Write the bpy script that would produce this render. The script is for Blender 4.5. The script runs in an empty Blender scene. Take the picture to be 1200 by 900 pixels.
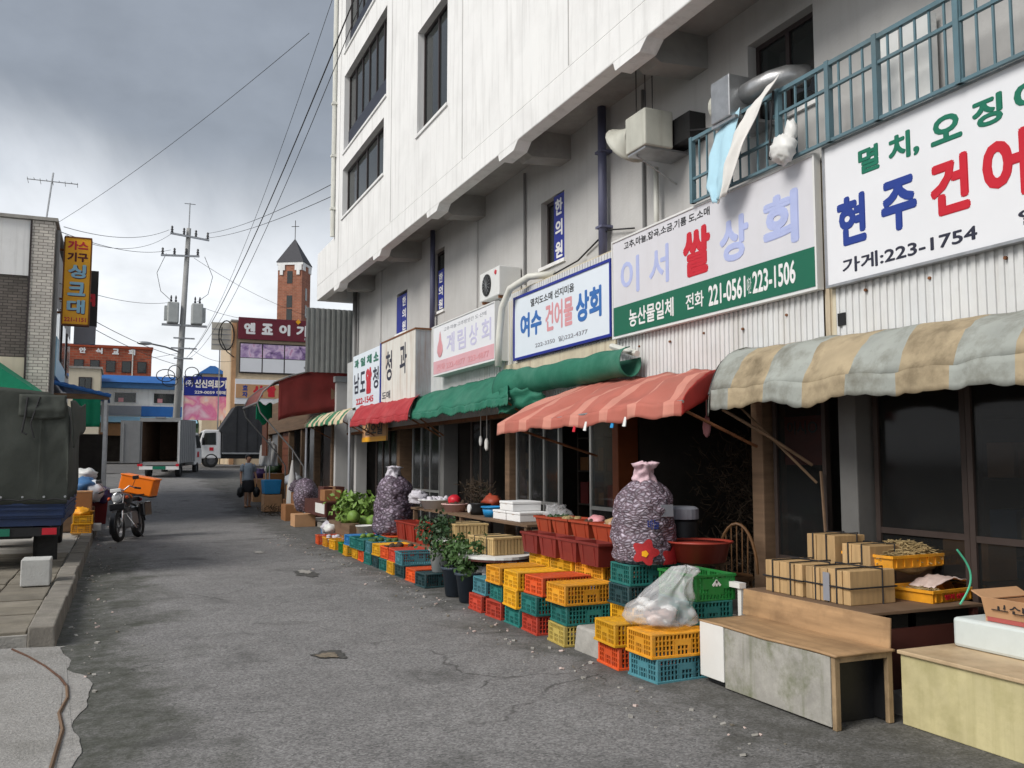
import bpy, bmesh, math, random
from mathutils import Vector, Matrix, noise as mnoise
random.seed(7)
R = math.radians
scene = bpy.context.scene
COL = scene.collection

# ---------------------------------------------------------------- camera
cam_d = bpy.data.cameras.new('camera')
cam = bpy.data.objects.new('camera', cam_d); COL.objects.link(cam)
cam.location = (0, 0, 1.58)
cam.rotation_euler = (R(90 + 4.925), 0, R(-23.6))
cam_d.sensor_width = 36; cam_d.lens = 31.68
cam_d.clip_start = 0.05; cam_d.clip_end = 3000
scene.camera = cam

# ---------------------------------------------------------------- sky and sun
SUN_EL, SUN_AZ = 40, 255          # azimuth clockwise from +Y (street direction): light from the left, slightly behind
w = bpy.data.worlds.new('World'); scene.world = w; w.use_nodes = True
nt = w.node_tree; nt.nodes.clear()
def N(t, ty, **k):
    n = t.nodes.new(ty)
    for a, b in k.items(): setattr(n, a, b)
    return n
def sky_world():
    L = nt.links.new
    out = N(nt, 'ShaderNodeOutputWorld'); bg = N(nt, 'ShaderNodeBackground')
    sky = N(nt, 'ShaderNodeTexSky', sky_type='NISHITA', sun_disc=False)
    sky.sun_elevation = R(SUN_EL); sky.sun_rotation = R(SUN_AZ)
    sky.air_density = 1.5; sky.dust_density = 3.0
    tc = N(nt, 'ShaderNodeTexCoord'); sp = N(nt, 'ShaderNodeSeparateXYZ')
    L(tc.outputs['Generated'], sp.inputs[0])
    def mth(op, a, b=None, clamp=False):
        n = N(nt, 'ShaderNodeMath', operation=op); n.use_clamp = clamp
        for i, q in enumerate((a, b)):
            if q is None: continue
            if isinstance(q, (int, float)): n.inputs[i].default_value = q
            else: L(q, n.inputs[i])
        return n.outputs[0]
    up = mth('MAXIMUM', sp.outputs[2], 0.0)
    dv = mth('ADD', up, 0.34)
    cx = mth('DIVIDE', sp.outputs[0], dv); cy = mth('DIVIDE', sp.outputs[1], dv)
    cb = N(nt, 'ShaderNodeCombineXYZ'); L(cx, cb.inputs[0]); L(cy, cb.inputs[1]); cb.inputs[2].default_value = 3.1
    n1 = N(nt, 'ShaderNodeTexNoise'); n1.inputs['Scale'].default_value = 1.35; n1.inputs['Detail'].default_value = 7; n1.inputs['Roughness'].default_value = .52; n1.inputs['Distortion'].default_value = .5
    L(cb.outputs[0], n1.inputs['Vector'])
    n2 = N(nt, 'ShaderNodeTexNoise'); n2.inputs['Scale'].default_value = 4.2; n2.inputs['Detail'].default_value = 8; n2.inputs['Roughness'].default_value = .55
    L(cb.outputs[0], n2.inputs['Vector'])
    # low cloud is thin and bright, the deck above it grey
    e = mth('ADD', up, mth('MULTIPLY', mth('SUBTRACT', n1.outputs['Fac'], .5), .40))
    e = mth('ADD', e, mth('MULTIPLY', mth('SUBTRACT', n2.outputs['Fac'], .5), .10))
    mr = N(nt, 'ShaderNodeMapRange', interpolation_type='SMOOTHSTEP'); L(e, mr.inputs[0]); mr.inputs[1].default_value = .13; mr.inputs[2].default_value = .36
    mx = N(nt, 'ShaderNodeMixRGB'); L(mr.outputs[0], mx.inputs[0])
    mx.inputs[1].default_value = (.51, .525, .55, 1); mx.inputs[2].default_value = (.160, .176, .203, 1)
    var = N(nt, 'ShaderNodeMapRange'); L(n2.outputs['Fac'], var.inputs[0]); var.inputs[1].default_value = .3; var.inputs[2].default_value = .7; var.inputs[3].default_value = .84; var.inputs[4].default_value = 1.16
    mv = N(nt, 'ShaderNodeMixRGB', blend_type='MULTIPLY'); mv.inputs[0].default_value = 1
    L(mx.outputs[0], mv.inputs[1]); L(var.outputs[0], mv.inputs[2])
    sc = N(nt, 'ShaderNodeMixRGB', blend_type='MULTIPLY'); sc.inputs[0].default_value = 1
    L(sky.outputs[0], sc.inputs[1]); sc.inputs[2].default_value = (.07, .07, .07, 1)
    fin = N(nt, 'ShaderNodeMixRGB'); fin.inputs[0].default_value = .88
    L(sc.outputs[0], fin.inputs[1]); L(mv.outputs[0], fin.inputs[2])
    L(fin.outputs[0], bg.inputs[0]); bg.inputs[1].default_value = 1.0
    L(bg.outputs[0], out.inputs[0])
sky_world()
sl = bpy.data.lights.new('sun', 'SUN'); sl.energy = 1.5; sl.angle = R(28); sl.color = (1, .965, .91)
sun = bpy.data.objects.new('sun', sl); COL.objects.link(sun)
sd = Vector((math.sin(R(SUN_AZ)) * math.cos(R(SUN_EL)), math.cos(R(SUN_AZ)) * math.cos(R(SUN_EL)), math.sin(R(SUN_EL))))
sun.rotation_euler = sd.to_track_quat('Z', 'Y').to_euler()
sun.location = sd * 60
vs = scene.view_settings
vs.view_transform = 'Standard'; vs.look = 'None'; vs.exposure = 1.0; vs.gamma = 1; vs.use_curve_mapping = False
scene.render.engine = 'CYCLES'
scene.cycles.max_bounces = 5; scene.cycles.diffuse_bounces = 3; scene.cycles.glossy_bounces = 2; scene.cycles.transmission_bounces = 3; scene.cycles.caustics_reflective = False; scene.cycles.caustics_refractive = False; scene.cycles.use_denoising = True; scene.cycles.use_adaptive_sampling = True; scene.cycles.adaptive_threshold = .02
scene.cycles.transparent_max_bounces = 8

# ---------------------------------------------------------------- mesh helpers
class MB:
    def __init__(s): s.v = []; s.f = []; s.m = []
    def add(s, vs_, fs, m=0):
        o = len(s.v); s.v += [tuple(p) for p in vs_]
        for f in fs: s.f.append(tuple(o + i for i in f)); s.m.append(m)
        return s
    def box(s, x0, x1, y0, y1, z0, z1, m=0):
        if x0 > x1: x0, x1 = x1, x0
        if y0 > y1: y0, y1 = y1, y0
        if z0 > z1: z0, z1 = z1, z0
        return s.add([(x0,y0,z0),(x1,y0,z0),(x1,y1,z0),(x0,y1,z0),(x0,y0,z1),(x1,y0,z1),(x1,y1,z1),(x0,y1,z1)],
              [(0,3,2,1),(4,5,6,7),(0,1,5,4),(1,2,6,5),(2,3,7,6),(3,0,4,7)], m)
    def obox(s, c, size, rot=(0,0,0), m=0):
        from mathutils import Euler
        q = Euler(rot).to_matrix(); a, b, d = [k / 2 for k in size]; c = Vector(c)
        P = [c + q @ Vector(p) for p in [(-a,-b,-d),(a,-b,-d),(a,b,-d),(-a,b,-d),(-a,-b,d),(a,-b,d),(a,b,d),(-a,b,d)]]
        return s.add(P, [(0,3,2,1),(4,5,6,7),(0,1,5,4),(1,2,6,5),(2,3,7,6),(3,0,4,7)], m)
    def taper(s, x0,x1,y0,y1,z0, X0,X1,Y0,Y1,z1, m=0):
        return s.add([(x0,y0,z0),(x1,y0,z0),(x1,y1,z0),(x0,y1,z0),(X0,Y0,z1),(X1,Y0,z1),(X1,Y1,z1),(X0,Y1,z1)],
              [(0,3,2,1),(4,5,6,7),(0,1,5,4),(1,2,6,5),(2,3,7,6),(3,0,4,7)], m)
    def cyl(s, p0, p1, r0, r1=None, n=10, caps=True, m=0):
        if r1 is None: r1 = r0
        p0 = Vector(p0); p1 = Vector(p1); d = (p1 - p0)
        if d.length < 1e-6: return s
        d.normalize(); a = d.orthogonal().normalized(); b = d.cross(a)
        P = []
        for p, r in ((p0, r0), (p1, r1)):
            for i in range(n):
                t = 2 * math.pi * i / n; P.append(p + (a * math.cos(t) + b * math.sin(t)) * r)
        F = [(i, (i+1) % n, n + (i+1) % n, n + i) for i in range(n)]
        if caps: F += [tuple(range(n-1, -1, -1)), tuple(range(n, 2*n))]
        return s.add(P, F, m)
    def tube(s, pts, r, n=6, m=0):
        pts = [Vector(p) for p in pts]; k = len(pts); P = []; a = None
        for i, p in enumerate(pts):
            d = (pts[min(i+1, k-1)] - pts[max(i-1, 0)]).normalized()
            if a is None: a = d.orthogonal().normalized()
            a = (a - d * a.dot(d)); a = a.normalized() if a.length > 1e-5 else d.orthogonal().normalized()
            b = d.cross(a); rr = r[i] if isinstance(r, (list, tuple)) else r
            for j in range(n):
                t = 2 * math.pi * j / n; P.append(p + (a * math.cos(t) + b * math.sin(t)) * rr)
        F = []
        for i in range(k-1):
            for j in range(n):
                F.append((i*n+j, i*n+(j+1)%n, (i+1)*n+(j+1)%n, (i+1)*n+j))
        F += [tuple(range(n-1, -1, -1)), tuple(range((k-1)*n, k*n))]
        return s.add(P, F, m)
    def lathe(s, prof, n=20, o=(0,0,0), m=0, sx=1, sy=1):
        P = []; k = len(prof)
        for r, z in prof:
            for j in range(n):
                t = 2 * math.pi * j / n; P.append((o[0] + r*sx*math.cos(t), o[1] + r*sy*math.sin(t), o[2] + z))
        F = []
        for i in range(k-1):
            for j in range(n): F.append((i*n+j, i*n+(j+1)%n, (i+1)*n+(j+1)%n, (i+1)*n+j))
        if prof[0][0] > 1e-4: F.append(tuple(range(n-1, -1, -1)))
        if prof[-1][0] > 1e-4: F.append(tuple(range((k-1)*n, k*n)))
        return s.add(P, F, m)
    def rlathe(s, prof, hx, hy, o=(0,0,0), m=0, close=True):
        # rectangular rings: (inset, z) list
        P = []; k = len(prof)
        for a, z in prof:
            for sx_, sy_ in ((-1,-1),(1,-1),(1,1),(-1,1)): P.append((o[0]+sx_*(hx-a), o[1]+sy_*(hy-a), o[2]+z))
        F = []
        for i in range(k-1):
            for j in range(4): F.append((i*4+j, i*4+(j+1)%4, (i+1)*4+(j+1)%4, (i+1)*4+j))
        if close: F += [(3,2,1,0), tuple(range((k-1)*4, k*4))]
        return s.add(P, F, m)
    def grid(s, fn, nu, nv, m=0, mf=None):
        o = len(s.v)
        for i in range(nu+1):
            for j in range(nv+1): s.v.append(tuple(fn(i/nu, j/nv)))
        for i in range(nu):
            for j in range(nv):
                a = o + i*(nv+1) + j
                s.f.append((a, a+nv+1, a+nv+2, a+1)); s.m.append(mf(i/nu, j/nv) if mf else m)
        return s
    def blob(s, c, r, n=10, k=8, amp=.15, fr=2.0, seed=0, m=0, flat=-9):
        o = len(s.v); c = Vector(c)
        if not isinstance(r, (tuple, list)): r = (r, r, r)
        for i in range(k+1):
            ph = math.pi * i / k
            for j in range(n):
                th = 2*math.pi*j/n
                d = Vector((math.sin(ph)*math.cos(th), math.sin(ph)*math.sin(th), math.cos(ph)))
                q = 1 + amp * mnoise.noise(d*fr + Vector((seed*3.7, seed*1.3, seed)))
                p = Vector((d.x*r[0], d.y*r[1], d.z*r[2])) * q
                p.z = max(p.z, flat)
                s.v.append(tuple(c + p))
        for i in range(k):
            for j in range(n):
                s.f.append((o+i*n+j, o+(i+1)*n+j, o+(i+1)*n+(j+1)%n, o+i*n+(j+1)%n)); s.m.append(m)
        return s
    def build(s, name, mat, parent=None, smooth=False, bevel=0, solid=0, loc=None, rot=None, local=False):
        me = bpy.data.meshes.new(name)
        v = s.v
        rt_ = parent
        while rt_ is not None and rt_.parent is not None: rt_ = rt_.parent
        if rt_ is not None and rt_.get('_w') and not local:
            q = rt_.location; v = [(p[0]-q.x, p[1]-q.y, p[2]-q.z) for p in v]
        me.from_pydata(v, [], s.f)
        mats = mat if isinstance(mat, (list, tuple)) else [mat]
        for a in mats: me.materials.append(a)
        if len(mats) > 1: me.polygons.foreach_set('material_index', s.m)
        if smooth: me.polygons.foreach_set('use_smooth', [True]*len(s.f))
        me.update()
        return link(name, me, parent, bevel, solid, loc, rot)
def link(name, me, parent=None, bevel=0, solid=0, loc=None, rot=None):
    o = bpy.data.objects.new(name, me); COL.objects.link(o)
    if parent is not None: o.parent = parent
    if loc is not None: o.location = loc
    if rot is not None: o.rotation_euler = rot
    if solid:
        md = o.modifiers.new('thick', 'SOLIDIFY'); md.thickness = solid; md.offset = 0
    if bevel:
        md = o.modifiers.new('bevel', 'BEVEL'); md.width = bevel; md.segments = 2; md.limit_method = 'ANGLE'; md.angle_limit = R(40)
    return o
def tag(o, label, cat, group=None):
    o['label'] = label; o['category'] = cat
    if group: o['group'] = group
    return o
def thing(name, label, cat, loc=(0,0,0), rz=0, group=None, world=False, rot=None):
    o = bpy.data.objects.new(name, None); COL.objects.link(o); o.empty_display_size = .2
    o.location = loc; o.rotation_euler = rot if rot else (0, 0, rz)
    if world: o['_w'] = 1
    return tag(o, label, cat, group)
def struct(o): o['kind'] = 'structure'; return o
def dup(root, loc, rz=0, label=None, group=None, rot=None, mats=None):
    def cp(o, par):
        c = o.copy(); COL.objects.link(c); c.parent = par
        if mats and o.type == 'MESH':
            for sl_ in c.material_slots:
                if sl_.material in mats:
                    t = mats[sl_.material]; sl_.link = 'OBJECT'; sl_.material = t
        for ch in o.children: cp(ch, c)
        return c
    r = cp(root, None); r.location = loc; r.rotation_euler = rot if rot else (0, 0, rz)
    if label: r['label'] = label
    if group: r['group'] = group
    return r

# ---------------------------------------------------------------- materials
def mat(name, col, rough=.7, var=.18, scale=5.0, bump=.08, bscale=None, metal=0.0, streak=0.0, dirt=0.0, dcol=(.06,.05,.04), spec=.4, stretch=None, rnd=0.0, world=False, trans=0.0, alpha=1.0, coat=0, sss=0, dscale=1.3):
    m = bpy.data.materials.new(name); m.use_nodes = True; t = m.node_tree; L = t.links.new
    b = t.nodes['Principled BSDF']
    b.inputs['Roughness'].default_value = rough; b.inputs['Metallic'].default_value = metal
    b.inputs['Specular IOR Level'].default_value = spec
    if trans: b.inputs['Transmission Weight'].default_value = trans
    if alpha < 1: b.inputs['Alpha'].default_value = alpha
    if coat: b.inputs['Coat Weight'].default_value = coat
    if world:
        gp = N(t, 'ShaderNodeNewGeometry'); vec = gp.outputs['Position']
    else:
        tc = N(t, 'ShaderNodeTexCoord'); vec = tc.outputs['Object']
    if stretch:
        mp = N(t, 'ShaderNodeMapping'); L(vec, mp.inputs[0]); mp.inputs['Scale'].default_value = stretch; svec = mp.outputs[0]
    else: svec = vec
    n1 = N(t, 'ShaderNodeTexNoise'); n1.inputs['Scale'].default_value = scale; n1.inputs['Detail'].default_value = 3; n1.inputs['Roughness'].default_value = .6
    L(svec, n1.inputs['Vector'])
    mr = N(t, 'ShaderNodeMapRange'); L(n1.outputs['Fac'], mr.inputs[0]); mr.inputs[1].default_value = .28; mr.inputs[2].default_value = .72
    mr.inputs[3].default_value = 1 - var; mr.inputs[4].default_value = 1 + var
    mu = N(t, 'ShaderNodeMixRGB', blend_type='MULTIPLY'); mu.inputs[0].default_value = 1
    mu.inputs[1].default_value = (*col, 1); L(mr.outputs[0], mu.inputs[2]); cur = mu.outputs[0]
    if rnd:
        oi = N(t, 'ShaderNodeObjectInfo'); r2 = N(t, 'ShaderNodeMapRange'); L(oi.outputs['Random'], r2.inputs[0]); r2.inputs[3].default_value = 1-rnd; r2.inputs[4].default_value = 1+rnd
        m2 = N(t, 'ShaderNodeMixRGB', blend_type='MULTIPLY'); m2.inputs[0].default_value = 1; L(cur, m2.inputs[1]); L(r2.outputs[0], m2.inputs[2]); cur = m2.outputs[0]
    if dirt:
        n2 = N(t, 'ShaderNodeTexNoise'); n2.inputs['Scale'].default_value = dscale; n2.inputs['Detail'].default_value = 6; n2.inputs['Roughness'].default_value = .68; L(vec, n2.inputs['Vector'])
        r3 = N(t, 'ShaderNodeMapRange'); L(n2.outputs['Fac'], r3.inputs[0]); r3.inputs[1].default_value = .47; r3.inputs[2].default_value = .72; r3.inputs[3].default_value = 0; r3.inputs[4].default_value = dirt
        m3 = N(t, 'ShaderNodeMixRGB'); L(r3.outputs[0], m3.inputs[0]); L(cur, m3.inputs[1]); m3.inputs[2].default_value = (*dcol, 1); cur = m3.outputs[0]
    if streak:
        mp2 = N(t, 'ShaderNodeMapping'); L(vec, mp2.inputs[0]); mp2.inputs['Scale'].default_value = (3.2, 3.2, .22)
        n3 = N(t, 'ShaderNodeTexNoise'); n3.inputs['Scale'].default_value = 2.2; n3.inputs['Detail'].default_value = 5; n3.inputs['Roughness'].default_value = .65; L(mp2.outputs[0], n3.inputs['Vector'])
        r4 = N(t, 'ShaderNodeMapRange'); L(n3.outputs['Fac'], r4.inputs[0]); r4.inputs[1].default_value = .5; r4.inputs[2].default_value = .75; r4.inputs[3].default_value = 0; r4.inputs[4].default_value = streak
        m4 = N(t, 'ShaderNodeMixRGB'); L(r4.outputs[0], m4.inputs[0]); L(cur, m4.inputs[1]); m4.inputs[2].default_value = (*dcol, 1); cur = m4.outputs[0]
    L(cur, b.inputs['Base Color'])
    if bump:
        n4 = N(t, 'ShaderNodeTexNoise'); n4.inputs['Scale'].default_value = bscale or scale*6; n4.inputs['Detail'].default_value = 2; L(svec, n4.inputs['Vector'])
        bp = N(t, 'ShaderNodeBump'); bp.inputs['Strength'].default_value = bump; bp.inputs['Distance'].default_value = .02; L(n4.outputs['Fac'], bp.inputs['Height']); L(bp.outputs[0], b.inputs['Normal'])
    return m
def S(r, g, b_):          # sRGB 0-255 to linear
    def f(c):
        c /= 255; return c/12.92 if c <= .04045 else ((c+.055)/1.055)**2.4
    return (f(r), f(g), f(b_))
RUST = (.19, .075, .03)
M = {}
def mk(k, *a, **kw): M[k] = mat(k, *a, **kw); return M[k]
mk('white_wall', (.84,.84,.83), .75, .03, 1.5, .10, 40, streak=.5, dirt=.2, dcol=(.48,.475,.46))
mk('grey_wall', (.50,.495,.485), .85, .07, 1.2, .15, 30, streak=.28, dirt=.22, dcol=(.33,.32,.30))
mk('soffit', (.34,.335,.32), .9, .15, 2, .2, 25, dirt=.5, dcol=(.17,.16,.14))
mk('dark_frame', (.035,.025,.025), .45, .1)
mk('alu', (.42,.43,.43), .35, .1, 8, .03, metal=.7)
mk('white_metal', (.72,.73,.72), .45, .05, 3, .04, streak=.12, dirt=.12, dcol=(.4,.34,.26))
mk('fascia', (.68,.69,.69), .5, .06, 3, .03, streak=.22, dirt=.16, dcol=(.40,.34,.25))
mk('cream_metal', (.62,.56,.42), .55, .12, 4, .05, streak=.5, dirt=.3, dcol=RUST)
mk('rust_white', (.72,.71,.66), .55, .06, 3, .05, streak=.65, dirt=.1, dcol=(.34,.17,.06))
mk('rust_grey', (.36,.38,.41), .55, .08, 3, .05, streak=.75, dirt=.15, dcol=(.2,.08,.03))
mk('sign_white', (.78,.79,.82), .3, .02, 2, 0, dirt=.08, dcol=(.55,.55,.55))
mk('sign_dull', (.66,.66,.70), .4, .03, 2, 0, dirt=.12, dcol=(.5,.48,.45), streak=.1)
mk('sign_ice', (.72,.79,.86), .3, .02, 2, 0)
mk('sign_back', (.3,.3,.3), .6)
mk('t_green', S(28,112,88), .4, .05); mk('t_blue', S(38,62,142), .4, .05); mk('t_red', S(196,32,48), .4, .05)
mk('t_dark', S(44,46,62), .5, .05); mk('t_black', (.02,.02,.022), .5, .05); mk('t_lav', S(176,186,226), .4, .05)
mk('t_lav2', S(198,196,222), .4, .05); mk('t_blue2', S(52,108,178), .4, .08); mk('t_pink', S(214,150,156), .4, .08)
mk('t_white', (.8,.8,.8), .4, .03); mk('t_ltblue', S(150,200,224), .4, .05); mk('t_greyt', S(140,142,150), .5, .05)
mk('band_green', S(22,100,76), .4, .05, 2, 0); mk('band_pink', S(216,168,176), .45, .06, 3, 0, dirt=.2, dcol=S(200,140,140))
mk('band_blue', S(24,42,140), .4, .06, 2, 0); mk('maroon', S(104,28,44), .5, .08); mk('sign_yellow', S(240,172,20), .4, .06, 2, .0, dirt=.1, dcol=S(190,120,20))
mk('banner_blue', S(36,48,136), .55, .08)
mk('rail_blue', S(92,120,130), .5, .12, 6, .05, dirt=.3, dcol=(.14,.12,.1))
mk('pipe_blue', S(92,94,118), .5, .1); mk('pipe_grey', S(120,120,120), .5, .1); mk('pipe_white', S(214,214,206), .45, .05, dirt=.2, dcol=(.4,.38,.33))
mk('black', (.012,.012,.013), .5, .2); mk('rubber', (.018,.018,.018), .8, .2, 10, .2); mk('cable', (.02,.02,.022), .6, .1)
mk('galv', (.42,.43,.44), .4, .15, 9, .06, metal=.75, dirt=.25, dcol=(.16,.13,.1)); mk('chrome', (.75,.75,.76), .12, .05, metal=1)
mk('fan_box', (.5,.5,.44), .5, .1, 4, .04, streak=.4, dcol=(.2,.18,.14)); mk('rust', RUST, .85, .35, 8, .3)
mk('aw_beige', S(170,154,126), .85, .14, 5, .1, dirt=.9, dcol=S(92,80,60), dscale=2.0); mk('aw_greyblue', S(156,160,154), .85, .12, 4, .1, dirt=.9, dcol=S(100,96,82), dscale=2.4)
mk('aw_pink', S(180,104,90), .8, .15, 4, .1, dirt=.7, dcol=S(150,96,84), dscale=2); mk('aw_pale', S(200,136,120), .75, .1, 4, .08, dirt=.6, dcol=S(190,120,104)); mk('aw_redend', S(190,56,50), .7, .1, 4, .08)
mk('aw_green', S(36,108,86), .7, .16, 4, .12, dirt=.6, dcol=S(78,122,106), dscale=2); mk('aw_red', S(164,46,52), .75, .14, 4, .1, dirt=.5, dcol=S(176,100,98), dscale=2); mk('aw_cream', S(206,188,160), .8, .08); mk('aw_stgreen', S(60,116,84), .8, .1)
mk('canopy_maroon', S(112,36,34), .8, .15, 3, .1, dirt=.3, dcol=S(80,40,36)); mk('canopy_top', S(124,70,64), .8, .15, 3, .1)
mk('tarp_green', S(66,70,65), .85, .14, 3, .15, dirt=.35, dcol=S(54,56,48)); mk('truck_blue', S(30,52,92), .5, .1, 4, .06, dirt=.3, dcol=(.05,.05,.05))
mk('tarp_bright', S(10,134,98), .7, .12, 3, .1); mk('roof_blue', S(40,100,170), .5, .1, 3, .05, dirt=.2, dcol=S(70,110,150)); mk('tarp_black', S(50,51,54), .75, .15, 4, .15, dirt=.3, dcol=S(76,76,78))
mk('wood', (.40,.25,.13), .6, .32, 9, .08, stretch=(1,.12,1), dirt=.6, dcol=(.17,.10,.05), dscale=3.5); mk('wood_pale', (.55,.38,.20), .6, .2, 4, .08, stretch=(1,.2,6), rnd=.15)
mk('wood_box', (.47,.31,.15), .65, .16, 5, .08, stretch=(6,6,.6), rnd=.16, dirt=.2, dcol=(.30,.17,.06)); mk('bamboo', (.50,.35,.16), .6, .2, 8, .12, stretch=(2,2,.8), rnd=.12, dirt=.25, dcol=(.3,.18,.07))
mk('wood_worn', (.33,.23,.13), .75, .3, 6, .15, stretch=(2,2,.5), dirt=.7, dcol=(.13,.09,.05), dscale=5)
mk('brown_panel', S(84,44,36), .6, .2, 3, .06, dirt=.35, dcol=(.03,.02,.016)); mk('plank_dark', (.16,.10,.06), .8, .25, 4, .1, stretch=(1,.2,4))
mk('panel_grey', (.36,.345,.31), .75, .2, 7, .15, dirt=1.0, dcol=(.11,.125,.05), dscale=3.2, streak=.8); mk('panel_white', (.74,.73,.70), .6, .04, 3, .03, dirt=.15, dcol=(.45,.42,.36))
mk('cream_board', S(196,186,142), .7, .12, 5, .1, streak=.6, dirt=.75, dscale=3, dcol=S(160,152,104)); mk('cream_top', S(196,172,138), .6, .14, 5, .05, dirt=.6, dcol=S(140,112,80), dscale=3); mk('ice_board', S(206,214,212), .6, .05, 3, .05, dirt=.2, dcol=S(120,128,120))
mk('carton', S(190,148,110), .8, .1, 4, .06, dirt=.15, dcol=S(150,110,78)); mk('carton_dark', S(150,104,66), .8, .12, 4, .06)
mk('concrete', (.36,.345,.315), .9, .2, 4, .3, 40, dirt=.5, dcol=(.15,.14,.12)); mk('concrete_pale', (.50,.50,.48), .9, .12, 6, .2, 40, dirt=.3, dcol=(.28,.27,.25))
mk('kerb', (.21,.192,.165), .9, .2, 5, .3, 40, dirt=.55, dcol=(.11,.105,.075), rnd=.1); mk('slab', (.20,.178,.142), .9, .22, 4, .3, 40, dirt=.5, dcol=(.15,.13,.09), rnd=.14)
mk('skin', S(196,150,124), .6, .06, 8, .03); mk('hair', (.012,.01,.01), .5, .3, 30, .2); mk('shirt', S(150,162,174), .85, .12, 10, .1); mk('skirt', (.02,.02,.024), .85, .2)
mk('white_cloth', S(226,224,220), .9, .05, 4, .1); mk('white_plastic', (.74,.74,.72), .4, .05, 4, .03, dirt=.12, dcol=(.4,.38,.33)); mk('styro', (.80,.80,.80), .8, .03, 6, .05)
mk('terracotta', S(150,50,36), .55, .12, 4, .05, dirt=.3, dcol=S(110,50,40)); mk('planter', S(124,46,40), .55, .12, 4, .05, rnd=.12, dirt=.25, dcol=S(86,34,30)); mk('basin_red', S(150,56,44), .45, .12, 4, .03, dirt=.3, dcol=S(120,60,50))
mk('tub_orange', S(164,68,44), .5, .1, 4, .04, rnd=.15, dirt=.2, dcol=S(140,60,44)); mk('pot_dark', S(56,66,78), .5, .12, 4, .04, dirt=.2, dcol=(.12,.12,.12)); mk('soil', (.07,.045,.03), .95, .4, 20, .5)
mk('basin_blue', S(40,140,200), .4, .06); mk('basin_pink', S(214,176,170), .4, .06); mk('leaf', (.045,.10,.022), .55, .35, 6, .05, rnd=.1); mk('leaf_light', (.16,.27,.05), .55, .3, 6, .05); mk('leaf_dark', (.026,.062,.02), .5, .35, 6, .05)
CR = {}
for k, c in dict(yellow=S(226,166,28), amber=S(224,154,36), orange=S(222,88,36), red=S(190,66,46), teal=S(34,110,104), blue=S(44,118,176), steel=S(72,128,138), green=S(32,122,52), dark=S(36,66,70), pale=S(200,176,92)).items():
    CR[k] = mk('crate_'+k, c, .6, .18, 7, .06, rnd=.22, dirt=.7, dcol=tuple(q*.4+.06 for q in c), dscale=5)
mk('moss_brick', S(150,62,44), .9, .15, 6, .1); mk('brickred', S(160,74,48), .9, .12, 6, .1); mk('church_brick', S(150,88,66), .9, .1, 2, .05); mk('roof_slate', S(74,74,78), .8, .1)
mk('cream_wall', S(210,200,178), .85, .06, 2, .08, streak=.2, dcol=(.4,.36,.3)); mk('beige_tile', S(198,178,150), .7, .08, 3, .05, streak=.25, dcol=(.36,.3,.22))
mk('pole_conc', (.33,.33,.32), .85, .1, 3, .1); mk('insul', (.05,.05,.055), .35, .1); mk('transf', (.44,.46,.45), .5, .08, 3, .03, streak=.25, dcol=(.2,.19,.17))
mk('truck_white', (.74,.74,.74), .3, .04, 3, 0, dirt=.1, dcol=(.4,.38,.35)); mk('truck_grey', (.24,.245,.25), .5, .08, 3, .05, streak=.3, dcol=(.22,.21,.2)); mk('truck_int', (.12,.075,.05), .8, .2)
mk('orange_box', S(244,124,18), .45, .06, 3, .02); mk('moto_black', (.015,.015,.017), .3, .1, coat=.3); mk('truck_rim', (.09,.09,.095), .6, .15, 6, .05); mk('chair_wood', S(104,74,46), .5, .15)
mk('moto_silver', (.28,.28,.29), .35, .1, metal=.8)
mk('bag_yellow', S(232,160,30), .6, .25, 6, .2, dirt=.5, dcol=S(190,90,20)); mk('bag_blue', S(60,104,150), .6, .15, 5, .1); mk('bag_purple', S(64,46,92), .6, .15, 5, .1); mk('bag_white', S(206,210,216), .6, .1, 5, .1); mk('box_darkred', S(112,34,36), .6, .1)
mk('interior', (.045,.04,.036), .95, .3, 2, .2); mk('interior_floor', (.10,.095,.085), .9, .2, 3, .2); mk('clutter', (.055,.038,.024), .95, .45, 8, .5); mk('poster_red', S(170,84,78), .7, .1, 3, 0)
mk('straw', (.34,.25,.12), .9, .4, 12, .3); mk('paper', S(200,180,172), .8, .15, 12, .05); mk('green_tie', S(90,196,158), .5, .08); mk('hose', (.015,.015,.015), .6)
mk('far_roof', (.34,.36,.37), .6, .1, 3, .05); mk('hill', (.035,.06,.028), .95, .4, .3, 0); mk('tint_sheet', S(190,184,172), .6, .06)
def glass_mat(name, col, rough=.06, alpha=.45, spec=.5):
    m = bpy.data.materials.new(name); m.use_nodes = True; b = m.node_tree.nodes['Principled BSDF']
    b.inputs['Base Color'].default_value = (*col, 1); b.inputs['Roughness'].default_value = rough; b.inputs['Alpha'].default_value = alpha; b.inputs['Specular IOR Level'].default_value = spec
    M[name] = m
glass_mat('glass_dark', (.03,.035,.035), .05, .92); glass_mat('glass_dimming', (.02,.021,.021), .08, .5, .3); glass_mat('film', (.80,.80,.82), .2, .32); glass_mat('lens', (.6,.62,.65), .08, .8)  # shop-door glass near-black and half opaque: interior shade put into the pane
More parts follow.
